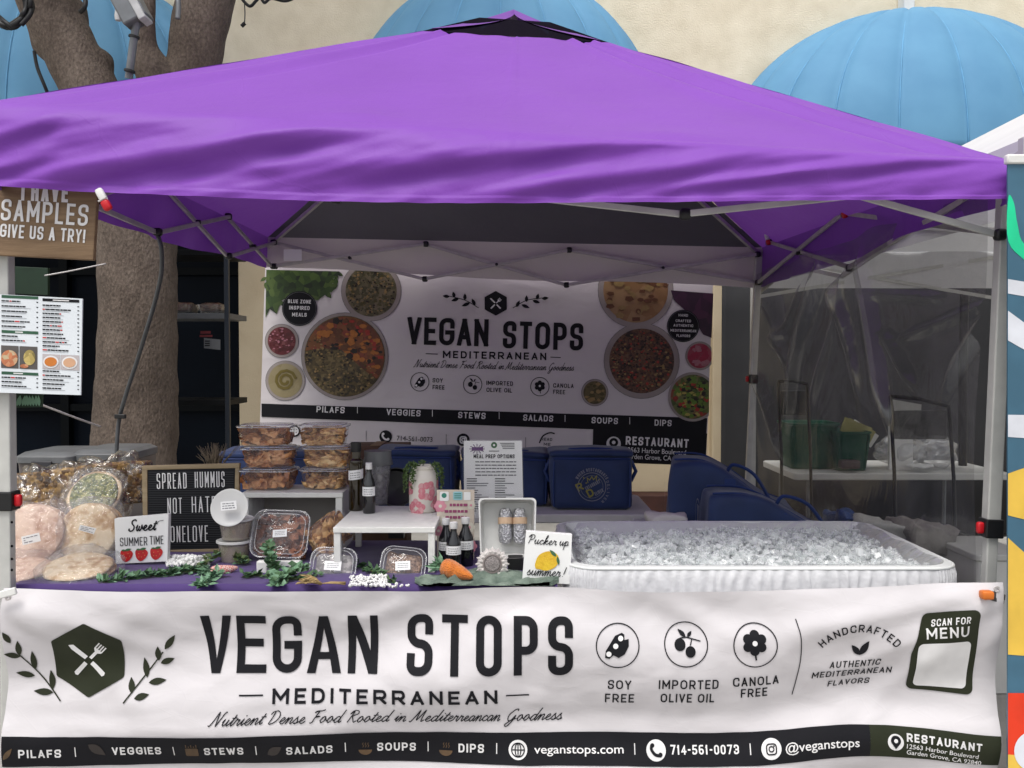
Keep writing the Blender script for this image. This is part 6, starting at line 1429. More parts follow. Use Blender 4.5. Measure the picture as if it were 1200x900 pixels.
for k_, n_, m_ in (('pk', 'printed_blossom', 'pastel_pink'), ('cr', 'printed_blossom', 'pastel_cream'), ('w', 'sticker', 'white_card'), ('gr', 'round_logo', 'ink_teal'), ('bl', 'sticker', 'pastel_blue'), ('tl', 'sticker_lettering', 'ink_teal'), ('mg', 'slogan_lettering', 'ink_magenta')): m4.build(k_, n_, m_, fs)

# ------------------------------------------------------------------ risers
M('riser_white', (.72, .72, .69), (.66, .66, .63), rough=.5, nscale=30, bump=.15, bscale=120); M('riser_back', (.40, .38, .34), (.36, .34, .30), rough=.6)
ra = thing('display_riser', 'white box riser with closed back carrying stacks of clear food boxes', 'riser', (P(342, 650, 3.4).x, 3.4, TZ))
ax, bx2, zt = P(284, 580, 3.33).x, P(402, 580, 3.33).x, P(0, 577, 3.33).z
MB().box(((ax + bx2) / 2, 3.43, zt - .009), (bx2 - ax, .22, .018)).build('top_board', 'riser_white', ra, smooth=False, bevel=.002)
for x in (ax + .012, bx2 - .014): MB().box((x, 3.43, (zt - .018 + TZ + .004) / 2), (.024, .214, zt - .018 - TZ - .005)).build('side_board', 'riser_white', ra, smooth=False, bevel=.002)
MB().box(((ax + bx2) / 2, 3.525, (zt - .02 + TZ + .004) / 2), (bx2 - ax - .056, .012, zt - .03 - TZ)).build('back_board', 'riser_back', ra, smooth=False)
rb = thing('display_riser', 'white open riser with slim legs carrying bottles and a flowered jar', 'riser', (P(450, 640, 3.2).x, 3.2, TZ))
ax, bx2 = P(391, 620, 3.0).x, P(510, 620, 3.0).x; zt2 = P(0, 617.5, 3.0).z
MB().box(((ax + bx2) / 2, 3.21, zt2 - .009), (bx2 - ax, .44, .018)).build('top_board', 'riser_white', rb, smooth=False, bevel=.002)
for x in (ax + .012, bx2 - .012):
    for y in (3.005, 3.415): MB().box((x, y, (zt2 - .018 + TZ + .004) / 2), (.022, .022, zt2 - .018 - TZ - .005)).build('leg', 'riser_white', rb, smooth=False, bevel=.002)
ZR2 = zt2 + .001

# ------------------------------------------------------------------ clear food boxes
mat_clear('clear_rib', haze=.3, gloss=.3, rough=.1)
mat_clear('clear_box', haze=.05, gloss=.07, rough=.07, bump=.3, bscale=24, hazecol=(.85, .82, .9), edge=.3)
def chip(name, c1, c2, c3): mat_bread(name, c1, c2, c3)
mat_cells('chips_brown', [(.12, (.14, .045, .016)), (.4, (.38, .15, .055)), (.7, (.58, .27, .11)), (.95, (.68, .40, .20))], 42, bump=.7)
mat_cells('chips_gold', [(.12, (.20, .075, .025)), (.38, (.50, .25, .09)), (.68, (.70, .43, .18)), (.95, (.78, .58, .32))], 46, bump=.7, stretch=(1, 1, 2)); mat_cells('chips_dark', [(.15, (.05, .016, .008)), (.45, (.20, .065, .026)), (.8, (.38, .15, .07)), (.97, (.50, .28, .17))], 40, bump=.7)
mat_cells('lentil_mix', [(.2, (.06, .025, .012)), (.5, (.16, .08, .045)), (.8, (.30, .18, .11))], 150); mat_cells('grey_mix', [(.2, (.12, .11, .11)), (.6, (.30, .28, .28)), (.9, (.45, .40, .40))], 60)
def chips(mb, n, w, d, z0, z1, size, rg_):
    for i in range(n):
        c = Vector((rg_.uniform(-w, w) / 2, rg_.uniform(-d, d) / 2, rg_.uniform(z0, z1)))
        rot = Matrix.Rotation(rg_.uniform(0, 6.28), 3, 'Z') @ Matrix.Rotation(rg_.gauss(0, .6), 3, 'X') @ Matrix.Rotation(rg_.gauss(0, .6), 3, 'Y'); s = size * rg_.uniform(.6, 1.3); bend = rg_.uniform(-.5, .5)
        a, b = s, s * rg_.uniform(.5, .9); n0 = len(mb.v)
        mb.grid(lambda u, v: c + rot @ Vector(((u - .5) * a * (1 - .4 * v), (v - .5) * b, bend * a * ((u - .5) ** 2 * 2 + (v - .5) ** 2))), 4, 3)
        for k in range(n0, len(mb.v)):
            q = mb.v[k]; kk = .97 - .0 * k; q.z = max(z0 * .5 + .002, min(z1 * 1.06, q.z)); tp = .5 * (.96 + .10 * min(1, q.z / max(z1, .01)))
            q.x = max(-w * tp, min(w * tp, q.x)); q.y = max(-d * tp, min(d * tp, q.y))
def food_box(label, w, d, h, cont, n, size, seed, group, lid=True, shell='clear_box'):
    t = thing('food_box', label, 'food box', (0, 0, 0), group=group, local=True)
    MB().loft([rrect(w * .84, d * .84, .03, 0), rrect(w * .97, d * .97, .035, h * .86), rrect(w * 1.02, d * 1.02, .035, h * .87), rrect(w * 1.02, d * 1.02, .035, h * .91)], True, False).build('shell', shell, t, angle=60)
    mb = MB(); rg_ = random.Random(seed)
    if cont in ('lentil_mix', 'grey_mix'): mb.rbox((0, 0, h * .33), (w * .82, d * .82, h * .6), .025, 8, .008, 30, seed)
    else: mb.rbox((0, 0, h * .30), (w * .70, d * .70, h * .5), .02, 5, .02, 12, seed); chips(mb, n * 3, w * .88, d * .88, h * .06, h * .80, size * .85, rg_)
    mb.build('food', cont, t, recalc=False, angle=180)
    if lid:
        l = MB().loft([rrect(w * 1.04, d * 1.04, .04, h * .915), rrect(w * 1.04, d * 1.04, .04, h * .95), rrect(w * .9, d * .9, .035, h * .96), rrect(w * .88, d * .88, .035, h), rrect(w * .3, d * .3, .03, h * 1.0)], False, True).build('lid', shell, t, angle=60)
    return t
def rims(t, w, d, h):
    for z, k in ((h * .89, 1.03), (h * .97, .9)): MB().tube([Vector((p.x, p.y, z)) for p in rrect(w * k, d * k, .035, 0)] + [Vector((w * k / 2, d * k / 2 - .035, z))], .0022, 6).build('lid_rib', 'clear_rib', t)
def place(t, loc, rot=(0, 0, 0)): t.location = loc; t.rotation_euler = [R(a) for a in rot]; return t
GS = 'clear boxes of chips stacked on the box riser'
cols = ((313, 3.40, .195, 'chips_brown', 'left'), (380.5, 3.42, .175, 'chips_gold', 'right'))
hts = ('bottom', 'middle', 'top')
for px_, Y, w, cont, side in cols:
    X = P(px_, 560, Y).x
    for k in range(3):
        colr = 'dark brown' if side == 'left' else 'golden brown'
        t = food_box(f'clear box of {colr} chips, {hts[k]} one in the {side} stack on the box riser', w * (1.0 if k < 2 else 1.02), .15, .079, cont, 46, .055, 31 + k * 7 + (side == 'right') * 50, GS)
        rims(t, w, .15, .079)
        place(t, (X + (.006 if k == 1 else -.003 * k), Y + .03, zt + .001 + .0805 * k), (0, 0, (-2, 3, 1)[k]))
def tray_box(label, cx, cy, Y, wpx, hpx, cont, tilt, roll, seed, lab, depth=.07, n=40):
    """clear box tipped up so that its lid faces the front; (cx, cy) is the middle of the lid in the photo"""
    w, d = wpx * Y / FPX, hpx * Y / FPX
    t = food_box(label, w, d, depth, cont, n, .05, seed, 'clear food boxes tipped to face the front')
    m3x = RY(roll) @ RX(tilt); c = P(cx, cy, Y); loc = c - m3x @ Vector((0, 0, depth)); t.location = loc; t.rotation_euler = m3x.to_euler()
    # ribbed rim of the lid and its sticker, in the box's own frame
    for s in (1.0, .86): MB().tube([Vector((p.x, p.y, depth * .97)) for p in rrect(w * s, d * s, .035, 0)] + [Vector((w * s / 2, d * s / 2 - .035, depth * .97))], .0014, 6).build('lid_rib', 'clear_rib', t)
    lw, lh = lab; sfl = lambda x, y, off=0.0: Vector((x * .001, -y * .001, depth + .0015 + off)); o = MB(); q = [sfl(-lw, -lh), sfl(lw, -lh), sfl(lw, lh), sfl(-lw, lh)]
    rz_ = Matrix.Rotation(R(seed % 7 * 3 - 6), 3, 'Z'); ob = MB().add([rz_ @ v for v in q], [(3, 2, 1, 0)]).build('label', 'label_white', t, smooth=False)
    ml = Marks(lambda x, y, off=0.0: rz_ @ sfl(x, y, off)); rr_ = random.Random(seed)
    for k in range(3):
        s = -lw * .7
        while s < lw * .6: e = s + rr_.uniform(3, 9); ml.rect('k', s, -lh * .5 + lh * .42 * k, min(e, lw * .75), -lh * .5 + lh * .42 * k + 1.6, off=.0006); s = e + 1.5
    ml.build('k', 'lettering', 'label_ink', ob); return t
tray_box('large clear box of red brown dried slices facing front under the box riser', 328, 625, 3.17, 66, 56, 'chips_dark', 64, 2, 4, (24, 13), .085, 60)
tb = tray_box('small clear box of pale sliced food facing front by the raffia bow', 390, 663, 2.99, 54, 44, 'grey_mix', 62, 3, 2, (27, 15), .055)
tb = tray_box('small clear box of dark lentil mix facing front in front of the open riser', 472, 663, 2.99, 53, 46, 'lentil_mix', 60, 6, 5, (24, 15), .055)
t = food_box('clear box of crackers leaning on its side at the right of the box riser', .13, .16, .07, 'chips_gold', 40, .05, 77, 'clear food boxes tipped to face the front')
c = P(378, 628, 3.26); t.location = c; t.rotation_euler = (R(60), R(62), R(20))

# ------------------------------------------------------------------ tubs of dip
M('tub_milky', (.66, .66, .65), (.60, .60, .59), rough=.35); mat_clear('tub_clear', haze=.35, gloss=.25, rough=.15, hazecol=(.6, .55, .48))
M('dip_beige', (.36, .29, .19), (.30, .235, .15), rough=.5, nscale=12)
def dip_tub(label, loc, rot, r=.058, h=.074, seed=1):
    t = thing('dip_tub', label, 'tub', (0, 0, 0), group='tubs of dip beside the letter board', local=True)
    MB().lathe([(r * .78, 0), (r * .8, .002), (r * .95, h * .9)], n=36, cap1=False).build('cup', 'tub_clear', t)
    MB().lathe([(r * .74, .003), (r * .9, h * .78)], n=32).build('dip', 'dip_beige', t)
    MB().lathe([(r * 1.0, h * .88), (r * 1.06, h * .89), (r * 1.06, h * .98), (r * .99, h * 1.0), (r * .93, h * .97), (.0001, h * .97)], n=40, cap0=False, cap1=False).build('lid', 'tub_milky', t)
    t.location = loc; t.rotation_euler = rot; return t
cB = P(270, 660, 3.13); dip_tub('lidded tub of beige dip, bottom of its pair beside the letter board', (cB.x, 3.18, TZ + .003), (0, 0, 0))
dip_tub('lidded tub of beige dip standing on another dip tub', (cB.x + .004, 3.18, TZ + .079), (0, 0, 0))
cT = P(267, 594, 3.10); rotm = RZ(0) @ RX(74); t = dip_tub('lidded tub of dip tipped on edge so its round lid faces front', cT - rotm @ Vector((0, 0, .07)), rotm.to_euler(), .060, .055)
sfl = plane_surf(3.085, 594, .25); label_card(sfl, [(258.5, 588), (277, 586.5), (277.5, 597), (259, 598.5)], t, 3, seed=6)
for o in list(t.children):
    if o.name.startswith('label'): o.matrix_parent_inverse = (Matrix.Translation(t.location) @ rotm.to_4x4()).inverted()
# ------------------------------------------------------------------ bottles
def mat_bottle(name, col):
    m, nt, out = newmat(name); b = N(nt, 'ShaderNodeBsdfPrincipled', Roughness=.08); b.inputs['Base Color'].default_value = (*col, 1); b.inputs['Specular IOR Level'].default_value = .6; b.inputs['Coat Weight'].default_value = .4; nt.links.new(b.outputs[0], out.inputs[0])
mat_bottle('bottle_olive', (.018, .012, .004)); mat_bottle('bottle_black', (.006, .006, .008))
def cap_label(t, r, z0, z1, a=75, seed=0, tilt=0):
    o = MB().grid(lambda u, v: Vector((r * math.sin(R(lerp(-a, a, u))), -r * math.cos(R(lerp(-a, a, u))), lerp(z0, z1, v) + tilt * (u - .5))), 16, 1).build('label', 'label_white', t, recalc=False, angle=180)
    m_ = Marks(lambda x, y, off=0.0: Vector(((r + off) * math.sin(R(x)), -(r + off) * math.cos(R(x)), y + tilt * (x / (2 * a))))); rr_ = random.Random(seed)
    for k in range(3):
        s = -40
        while s < 34: e = s + rr_.uniform(7, 18); z = z1 - (z1 - z0) * (.25 + .25 * k); m_.rect('k', s, z, min(e, 40), z - (z1 - z0) * .07, off=.0006); s = e + 4
    m_.build('k', 'lettering', 'label_ink', o)
def bottle(label, loc, r, h, mat, tall=False, group=None, seed=0, capcol='ink_white', rz=0):
    t = thing('bottle', label, 'bottle', loc, rot=(0, 0, R(rz)), group=group, local=True)
    if tall:
        prof = [(r * .92, 0), (r, .004), (r, h * .70), (r * .96, h * .735), (r * .62, h * .765), (r * .60, h * .90)]; MB().lathe(prof, n=32).build('body', mat, t)
        MB().lathe([(r * .68, h * .86), (r * .70, h * .865), (r * .70, h), (.0001, h)], n=28).build('cap', 'black_plastic', t)
        cap_label(t, r + .0008, h * .46, h * .60, 75, seed, .008)
    else:
        prof = [(r * .92, 0), (r, .004), (r, h * .50), (r * .93, h * .60), (r * .55, h * .74), (r * .42, h * .80), (r * .40, h * .90)]; MB().lathe(prof, n=32).build('body', mat, t)
        MB().lathe([(r * .5, h * .87), (r * .52, h * .875), (r * .52, h), (.0001, h)], n=24).build('cap', capcol, t)
        cap_label(t, r + .0008, h * .20 if h < .16 else h * .35, h * .46 if h < .16 else h * .53, 75, seed)
    return t
def onz(x, Y, z): p = P(x, 600, Y); return (p.x, Y, z)
bottle('tall dark olive oil bottle with white label on the open riser', onz(417.5, 3.33, ZR2), .0265, .245, 'bottle_olive', True, seed=1)
bottle('shorter dark bottle with white cap beside the tall oil bottle', onz(432.5, 3.27, ZR2), .0225, .178, 'bottle_black', seed=2)
GB = 'dark bottles with white caps beside the carrot'
bottle('rear dark bottle with white cap, the one nearest the open riser leg', onz(522.5, 3.10, TZ + .003), .025, .160, 'bottle_black', group=GB, seed=3)
bottle('front dark bottle with white cap, foremost of the three by the carrot', onz(531.5, 3.03, TZ + .003), .025, .160, 'bottle_black', group=GB, seed=4)
bottle('rear dark bottle with white cap, the one nearest the white tray', onz(545.5, 3.11, TZ + .003), .027, .162, 'bottle_black', group=GB, seed=5)
# deli tub and black bowl behind
dt = thing('deli_tub', 'grey clear lidded deli tub behind the dark bottles on the riser', 'tub', onz(443, 3.6, TZ), local=True)
dt.location = onz(443, 3.47, ZR2); 
mat_clear('smoke_plastic', tint=(.6, .6, .63), haze=.35, gloss=.3, rough=.12, bump=.4, bscale=30, hazecol=(.35, .34, .36))
hh = P(0, 528, 3.47).z - ZR2
MB().lathe([(.035, 0), (.036, .003), (.050, hh * .8)], n=32, cap1=False).build('cup', 'smoke_plastic', dt)
MB().lathe([(.056, hh * .74), (.057, hh * .75), (.050, hh * .90), (.051, hh), (.0001, hh)], n=32, cap0=False).build('lid', 'bin_lid', dt)
MB().blob((0, 0, hh * .34), .034, 3, .2, 2, 3, (1, 1, 1.4)).build('food', 'grey_mix', dt)
bo = thing('black_bowl', 'black round bowl tipped on edge behind the deli tub', 'bowl', onz(466, 3.7, .8))
c = P(464, 574, 3.62); mbx = MB().lathe([(.0001, 0), (.05, .004), (.072, .03), (.078, .05), (.074, .05), (.068, .032), (.0001, .01)], n=36)
mbx.v = [c + RX(70) @ RY(8) @ v for v in mbx.v]; mbx.build('bowl', 'black_plastic', bo)
MB().box((c.x, 3.64, (TZ + c.z) / 2 - .03), (.06, .05, c.z - TZ - .05)).build('stand', 'black_plastic', bo)
# flowered jar
jr = thing('flowered_jar', 'white jar painted with pink flowers holding trailing green sprigs', 'jar', onz(496.5, 3.31, ZR2), local=True)
M('jar_white', (.70, .66, .60), (.64, .60, .54), rough=.35)
rj = .052; prof = [(rj * .9, 0), (rj, .006), (rj, .118), (rj * .94, .132), (rj * .78, .146), (rj * .76, .150), (rj * .80, .152), (rj * .80, .164), (rj * .74, .165), (rj * .70, .14), (.0001, .138)]
MB().lathe(prof, n=40, cap1=False).build('body', 'jar_white', jr, angle=60)
for z in (.1555, .161): MB().tube([Vector((rj * .805 * math.cos(a), rj * .805 * math.sin(a), z)) for a in [2 * math.pi * k / 30 for k in range(31)]], .0018, 6).build('screw_ring', 'jar_white', jr)
mj = Marks(lambda x, y, off=0.0: Vector(((rj + off) * math.sin(R(x)), -(rj + off) * math.cos(R(x)), y)))
for x, y, s in ((20, .078, 1.5), (-26, .016, 1.4), (-70, .085, 1.2), (66, .03, 1.2), (88, .1, 1.0)):
    for k in range(9):
        a = R(40 * k + x); rr_ = s * (.017 if k % 2 else .013)
        mj.poly('p' if k % 3 else 'q', [(x + math.degrees((rr_ * math.cos(a) + .0085 * s * math.cos(b_)) / rj), y + rr_ * math.sin(a) + .0085 * s * math.sin(b_)) for b_ in [2 * math.pi * i_ / 14 for i_ in range(14)]], .0005 + .0002 * (k % 3))
    mj.poly('q', [(x + math.degrees(.016 * s * math.cos(b_) / rj), y + .016 * s * math.sin(b_)) for b_ in [2 * math.pi * i_ / 16 for i_ in range(16)]], .0006)
M('petal_pink', (.60, .22, .26), (.52, .16, .20), rough=.5, nscale=60); M('petal_rose', (.66, .34, .36), rough=.5)
mj.build('p', 'painted_flower', 'petal_pink', jr); mj.build('q', 'painted_petal', 'petal_rose', jr)
M('sprig_green', (.10, .16, .05), (.05, .09, .025), rough=.6, nscale=60); M('leaf_dark', (.065, .135, .055), (.035, .08, .035), rough=.55, nscale=50); M('leaf_mint', (.17, .30, .19), (.09, .19, .10), rough=.6, nscale=50); M('leaf_olive', (.11, .15, .05), (.06, .09, .03), rough=.6, nscale=50)
def leafquad(mb, c, d, n_, l, w):
    d = d.normalized(); s = d.cross(n_).normalized(); n2 = s.cross(d)
    mb.add([c, c + d * l * .45 + s * w / 2 + n2 * l * .06, c + d * l - n2 * l * .06, c + d * l * .45 - s * w / 2 + n2 * l * .06, c + d * l * .45 - n2 * l * .03], [(0, 1, 4), (1, 2, 4), (4, 2, 3), (0, 4, 3)])
def rv(rg_): return Vector((rg_.gauss(0, 1), rg_.gauss(0, 1), rg_.gauss(0, 1))).normalized()
rg = random.Random(21); sp_ = MB()
for k in range(16):
    a = rg.uniform(0, 6.28) if k > 8 else rg.uniform(3.4, 6.6); out_ = Vector((math.cos(a), math.sin(a), 0)); ln = rg.uniform(.25, 1.0)
    if k < 4: out_ = Vector((.95, -.35 + .15 * k, 0)).normalized(); ln = rg.uniform(.8, 1.3)
    if k in (4, 5, 6): out_ = Vector((-.98, -.2, 0)).normalized(); ln = rg.uniform(.5, 1.0)
    p0 = Vector((0, 0, .15)) + out_ * rj * .5
    pts = [p0, p0 + out_ * .018 + Vector((0, 0, .022)), p0 + out_ * .036 + Vector((0, 0, .005)), p0 + out_ * (.042) - Vector((0, 0, .03 * ln)), p0 + out_ * .040 - Vector((0, 0, .075 * ln))]
    cp = [Vector(q) for q in catmull([tuple(p) for p in pts], 5)]
    for q in cp[3:]:
        for j in range(3): leafquad(sp_, q, rv(rg), rv(rg), rg.uniform(.008, .014), .006)
sp_.build('foliage', 'sprig_green', jr, smooth=False, recalc=False)
# white tray with two foil wraps
tw = thing('white_tray', 'white deep plastic tray tipped up to face the front behind the sunflower', 'tray', P(594, 655, 3.2))
Yw = 3.10; sl0 = plane_surf(Yw, 655, .22)
def tray_ring(k, dep): 
    cxx, cyy = 594, 619; pts = roundpoly([(cxx - 33.5 * k, cyy - 35.5 * k), (cxx + 34.5 * k, cyy - 35.5 * k), (cxx + 33 * k, cyy + 34 * k), (cxx - 31 * k, cyy + 34 * k)], 5, True, 5)
    return [sl0(x, y) + Vector((0, dep, -dep * .2)) for x, y in pts]
MB().loft([tray_ring(.90, .086), tray_ring(.985, .004), tray_ring(1.0, 0), tray_ring(1.0, -.006), tray_ring(.945, -.006), tray_ring(.86, .07)], True, True).build('shell', 'white_plastic', tw, angle=50)
M('foil', (.62, .62, .64), (.42, .42, .45), rough=.28, metal=.95, nscale=120, bump=1.0, bscale=140); M('wrap_label', (.60, .42, .28), rough=.6)
for x, lab in ((592, 'foil wrapped roll with tan band, the one nearer the meal sheet edge in the white tray'), (609, 'foil wrapped roll with tan band, the one nearer the lemon sign in the white tray')):
    lab = 'foil wrapped roll with tan band, ' + ('left' if x < 600 else 'right') + ' of the pair in the white tray'
    a, b = sl0(x + .5, 640) + Vector((0, .035, 0)), sl0(x, 597) + Vector((0, .035, 0)); t = thing('foil_roll', lab, 'foil roll', a, group='foil rolls in the white tray')
    pp = [lerp(a, b, s) for s in (0, .03, .1, .2, .35, .5, .65, .8, .9, .97, 1)]; mbf = MB().tube(pp, [.006, .018, .022, .0235, .0235, .023, .0235, .023, .021, .016, .004], 28)
    mbf.v = [v + noise.noise_vector(v * 80) * .0022 for v in mbf.v]; mbf.build('wrap', 'foil', t, angle=30)
    MB().tube([lerp(a, b, .55), lerp(a, b, .73)], .0252, 24).build('band', 'wrap_label', t)
bs = MB().box(P(604, 665, 3.06), (.05, .05, .075)); bs.box(P(604, 674, 3.045), (.06, .08, .012)); tag(bs.build('black_stand', 'black_plastic', bevel=.003), 'small black stand between the sunflower and the lemon sign', 'stand')
bc = MB().rbox(P(632, 608, 3.42), (.03, .03, .05), .008, 3); bc.v = [Vector((v.x, v.y, v.z)) for v in bc.v]
# sunflower ornament
sn = thing('sunflower_ornament', 'pale silvery sunflower ornament in front of the white tray', 'ornament', P(577, 680, 2.97))
M('petal_silver', (.66, .63, .60), (.48, .45, .43), rough=.4, nscale=40); M('seedhead', (.30, .27, .26), (.20, .18, .175), rough=.6, nscale=200, bump=1, bscale=200); M('seed_rim', (.20, .17, .16), rough=.5)
c = P(577, 661, 2.96); rt = RX(72)
for ring, r0, r1, n_ in ((0, .026, .056, 16), (1, .024, .050, 16)):
    pt_ = MB()
    for k in range(n_):
        a = 2 * math.pi * (k + ring * .5) / n_; d = Vector((math.cos(a), math.sin(a), 0)); e = Vector((-math.sin(a), math.cos(a), 0)); zz = .004 * ring
        v = [d * r0 - e * .004, d * lerp(r0, r1, .55) - e * .0085 + Vector((0, 0, .004)), d * r1 + Vector((0, 0, -.002)), d * lerp(r0, r1, .55) + e * .0085 + Vector((0, 0, .004)), d * r0 + e * .004, d * lerp(r0, r1, .5) + Vector((0, 0, .009))]
        pt_.add([c + rt @ (q + Vector((0, 0, zz))) for q in v], [(0, 1, 5), (1, 2, 5), (2, 3, 5), (3, 4, 5), (4, 0, 5)])
    pt_.build('petal_ring', 'petal_silver', sn, smooth=False, recalc=False)
for nm, prof, m_ in (('seed_ring', [(.031, .008), (.031, .013), (.026, .014), (.026, .008)], 'seed_rim'), ('seed_head', [(.0251, .006), (.024, .013), (.012, .016), (.0001, .017)], 'seedhead')):
    mbs = MB().lathe(prof, n=32); mbs.v = [c + rt @ v for v in mbs.v]; mbs.build(nm, m_, sn)
mbs = MB().lathe([(.03, -.006), (.03, .004), (.0001, .004)], n=24); mbs.v = [c + rt @ v for v in mbs.v]; mbs.build('backing', 'petal_silver', sn)
MB().bar(c + Vector((0, .01, -.02)), Vector((c.x, c.y + .05, TZ + .002)), .012, .004).build('prop', 'petal_silver', sn)
# knitted carrots
def carrot(label, a, b, r, mat, leafmat, seed):
    t = thing('toy_carrot', label, 'toy carrot', a); L_ = (b - a)
    pp = [a + L_ * s for s in (0, .04, .12, .3, .5, .7, .88, .97, 1)]; rr_ = [r * k for k in (.15, .7, .95, 1, .86, .66, .42, .22, .05)]; mb = MB()
    pp2 = [Vector(q) for q in catmull([tuple(p) for p in pp], 6)]; r2 = [q[0] * (1 + .03 * math.sin(i * 2.1)) for i, q in enumerate(catmull([(q,) for q in rr_], 6))]; mb.tube(pp2, r2, 24); mb.build('root', mat, t, angle=180)
    lf = MB(); rg_ = random.Random(seed); d = -L_.normalized()
    for k in range(46): leafquad(lf, a + Vector((rg_.gauss(0, .006), rg_.gauss(0, .006), rg_.gauss(0, .006))), d + rv(rg_) * .75, rv(rg_), rg_.uniform(.02, .05), .012)
    for v in lf.v: v.z = max(v.z, TZ + .003)
    lf.build('leaf_tuft', leafmat, t, smooth=False, recalc=False); return t
M('felt_orange', (.66, .19, .02), (.52, .13, .012), rough=.9, nscale=60, bump=.8, bscale=220, sheen=.4)
carrot('orange felt toy carrot in front of the dark bottles', P(518, 663, 2.93), P(554, 677, 2.88), .029, 'felt_orange', 'leaf_mint', 2)
def mat_gingham():
    m, nt, out = newmat('gingham'); L = nt.links.new
    tc = N(nt, 'ShaderNodeTexCoord'); ck = N(nt, 'ShaderNodeTexChecker', Scale=190); mp = N(nt, 'ShaderNodeMapping'); mp.inputs['Rotation'].default_value = (.4, .5, .6); L(tc.outputs['Object'], mp.inputs[0]); L(mp.outputs[0], ck.inputs['Vector'])
    ck.inputs['Color1'].default_value = (.55, .17, .15, 1); ck.inputs['Color2'].default_value = (.66, .50, .44, 1); b = N(nt, 'ShaderNodeBsdfPrincipled', Roughness=.9); L(ck.outputs[0], b.inputs['Base Color']); L(b.outputs[0], out.inputs[0])
mat_gingham(); carrot('pink checked cloth toy carrot lying among the greenery', P(246, 671, 2.98), P(279, 665, 3.02), .019, 'gingham', 'leaf_mint', 5)
# greenery
def garland(name, label, path, mat, n, ln, wd, spread, seed, stem=True, cat='garland', mat2=None):
    t = thing(name, label, cat, path[0]); rg_ = random.Random(seed); pp = [Vector(q) for q in catmull([tuple(p) for p in path], 8)]
    mb = MB(); mb2 = MB()
    for k in range(n):
        i = rg_.randrange(len(pp) - 1); c = lerp(pp[i], pp[i + 1], rg_.random()); d = (pp[i + 1] - pp[i]).normalized() * rg_.uniform(.2, 1) + rv(rg_) * .9; d.z = abs(d.z) * .55 + .06
        if k % 4 == 3: continue
        leafquad(mb if not mat2 or rg_.random() < .5 else mb2, c + rv(rg_) * spread * rg_.random(), d, Vector((0, -.4, 1)) + rv(rg_) * .6, 1.25 * ln * rg_.uniform(.6, 1.25), 1.45 * wd * rg_.uniform(.7, 1.2))
    for m__ in (mb, mb2):
        for v in m__.v: v.z = max(v.z, TZ + .0035)
    mb.build('foliage', mat, t, smooth=False, recalc=False)
    if mb2.v: mb2.build('foliage', mat2, t, smooth=False, recalc=False)
    if stem: MB().tube(pp, .0028, 6).build('stem', 'leaf_olive', t)
def TP(x, y, z=.012): return PZ(x, y, TZ + z)
garland('leaf_garland', 'dark green leaf garland along the front table edge below the strawberry sign', [TP(120, 682, .006), TP(150, 677, .008), TP(180, 674, .008), TP(208, 671, .010), TP(236, 668, .010)], 'leaf_dark', 300, .024, .012, .014, 3, mat2='leaf_mint')
garland('leaf_garland', 'olive green leaf sprig draped behind the pink checked carrot', [TP(232, 664, .02), TP(252, 652, .025), TP(272, 652, .02), TP(286, 660, .01)], 'leaf_olive', 170, .026, .013, .016, 4, mat2='leaf_mint')
garland('leaf_sprig', 'mint green leaf sprig hanging over the table edge by the checked carrot', [TP(258, 672, .01), TP(246, 680, .008), TP(236, 687, .006)], 'leaf_mint', 120, .028, .011, .012, 6)
garland('leafy_stem', 'upright leafy green stem standing in front of the tipped box of dried slices', [TP(322, 684, .005), PZ(322, 668, TZ + .03), PZ(318, 655, TZ + .06), PZ(314, 640, TZ + .085)], 'leaf_mint', 150, .021, .018, .018, 8, cat='plant', mat2='leaf_dark')
garland('leafy_stem', 'low leafy green stem spreading right of the upright leafy stem', [TP(322, 686, .004), TP(334, 676, .02), TP(345, 668, .03), TP(356, 668, .02)], 'leaf_mint', 130, .020, .016, .016, 9, cat='plant', mat2='leaf_dark')
garland('leaf_garland', 'thin green leaf garland running in front of the white risers', [TP(284, 676, .006), TP(306, 674, .008), TP(345, 678, .008), TP(372, 674, .008)], 'leaf_dark', 110, .022, .010, .012, 12)
garland('leaf_garland', 'short dark green garland between the two small clear boxes', [TP(420, 662, .006), TP(432, 668, .01), TP(446, 672, .01), TP(462, 682, .006)], 'leaf_dark', 80, .020, .010, .012, 14)
# gauze runner
M('gauze_green', (.17, .215, .175), (.09, .125, .10), rough=.9, nscale=22, bump=.6, bscale=50)
def gz(u, v):
    x = lerp(486, 655, u); wd = (5 + 5 * abs(noise.noise(Vector((u * 6, 0, 4)))) + 4 * math.sin(math.pi * u)) * smooth(u / .06) * smooth((1 - u) / .10) + 1
    y = 679 + 3.5 * math.sin(u * 7.5 + 1) + 3 * noise.noise(Vector((u * 9, 1, 1))) + (v - .5) * 2 * wd
    p = PZ(x, y, TZ + .006); f = math.sin(math.pi * v) ** .6
    p.z += f * (.006 + .008 * math.sin(v * 20 + u * 11 + 3 * noise.noise(Vector((u * 7, v * 2, 0)))) + .007 * noise.noise(Vector((u * 16, v * 7, 2))))
    p.z += f * .003 * math.sin(v * 46 + u * 20 + 4 * noise.noise(Vector((u * 8, v * 3, 6))))
    p.y = max(p.y, 2.815); p.z = max(p.z, TZ + .0035)
    return p
tag(MB().grid(gz, 110, 34).build('gauze_runner', 'gauze_green', angle=180), 'crumpled grey green gauze runner on the table edge by the orange carrot', 'table runner')
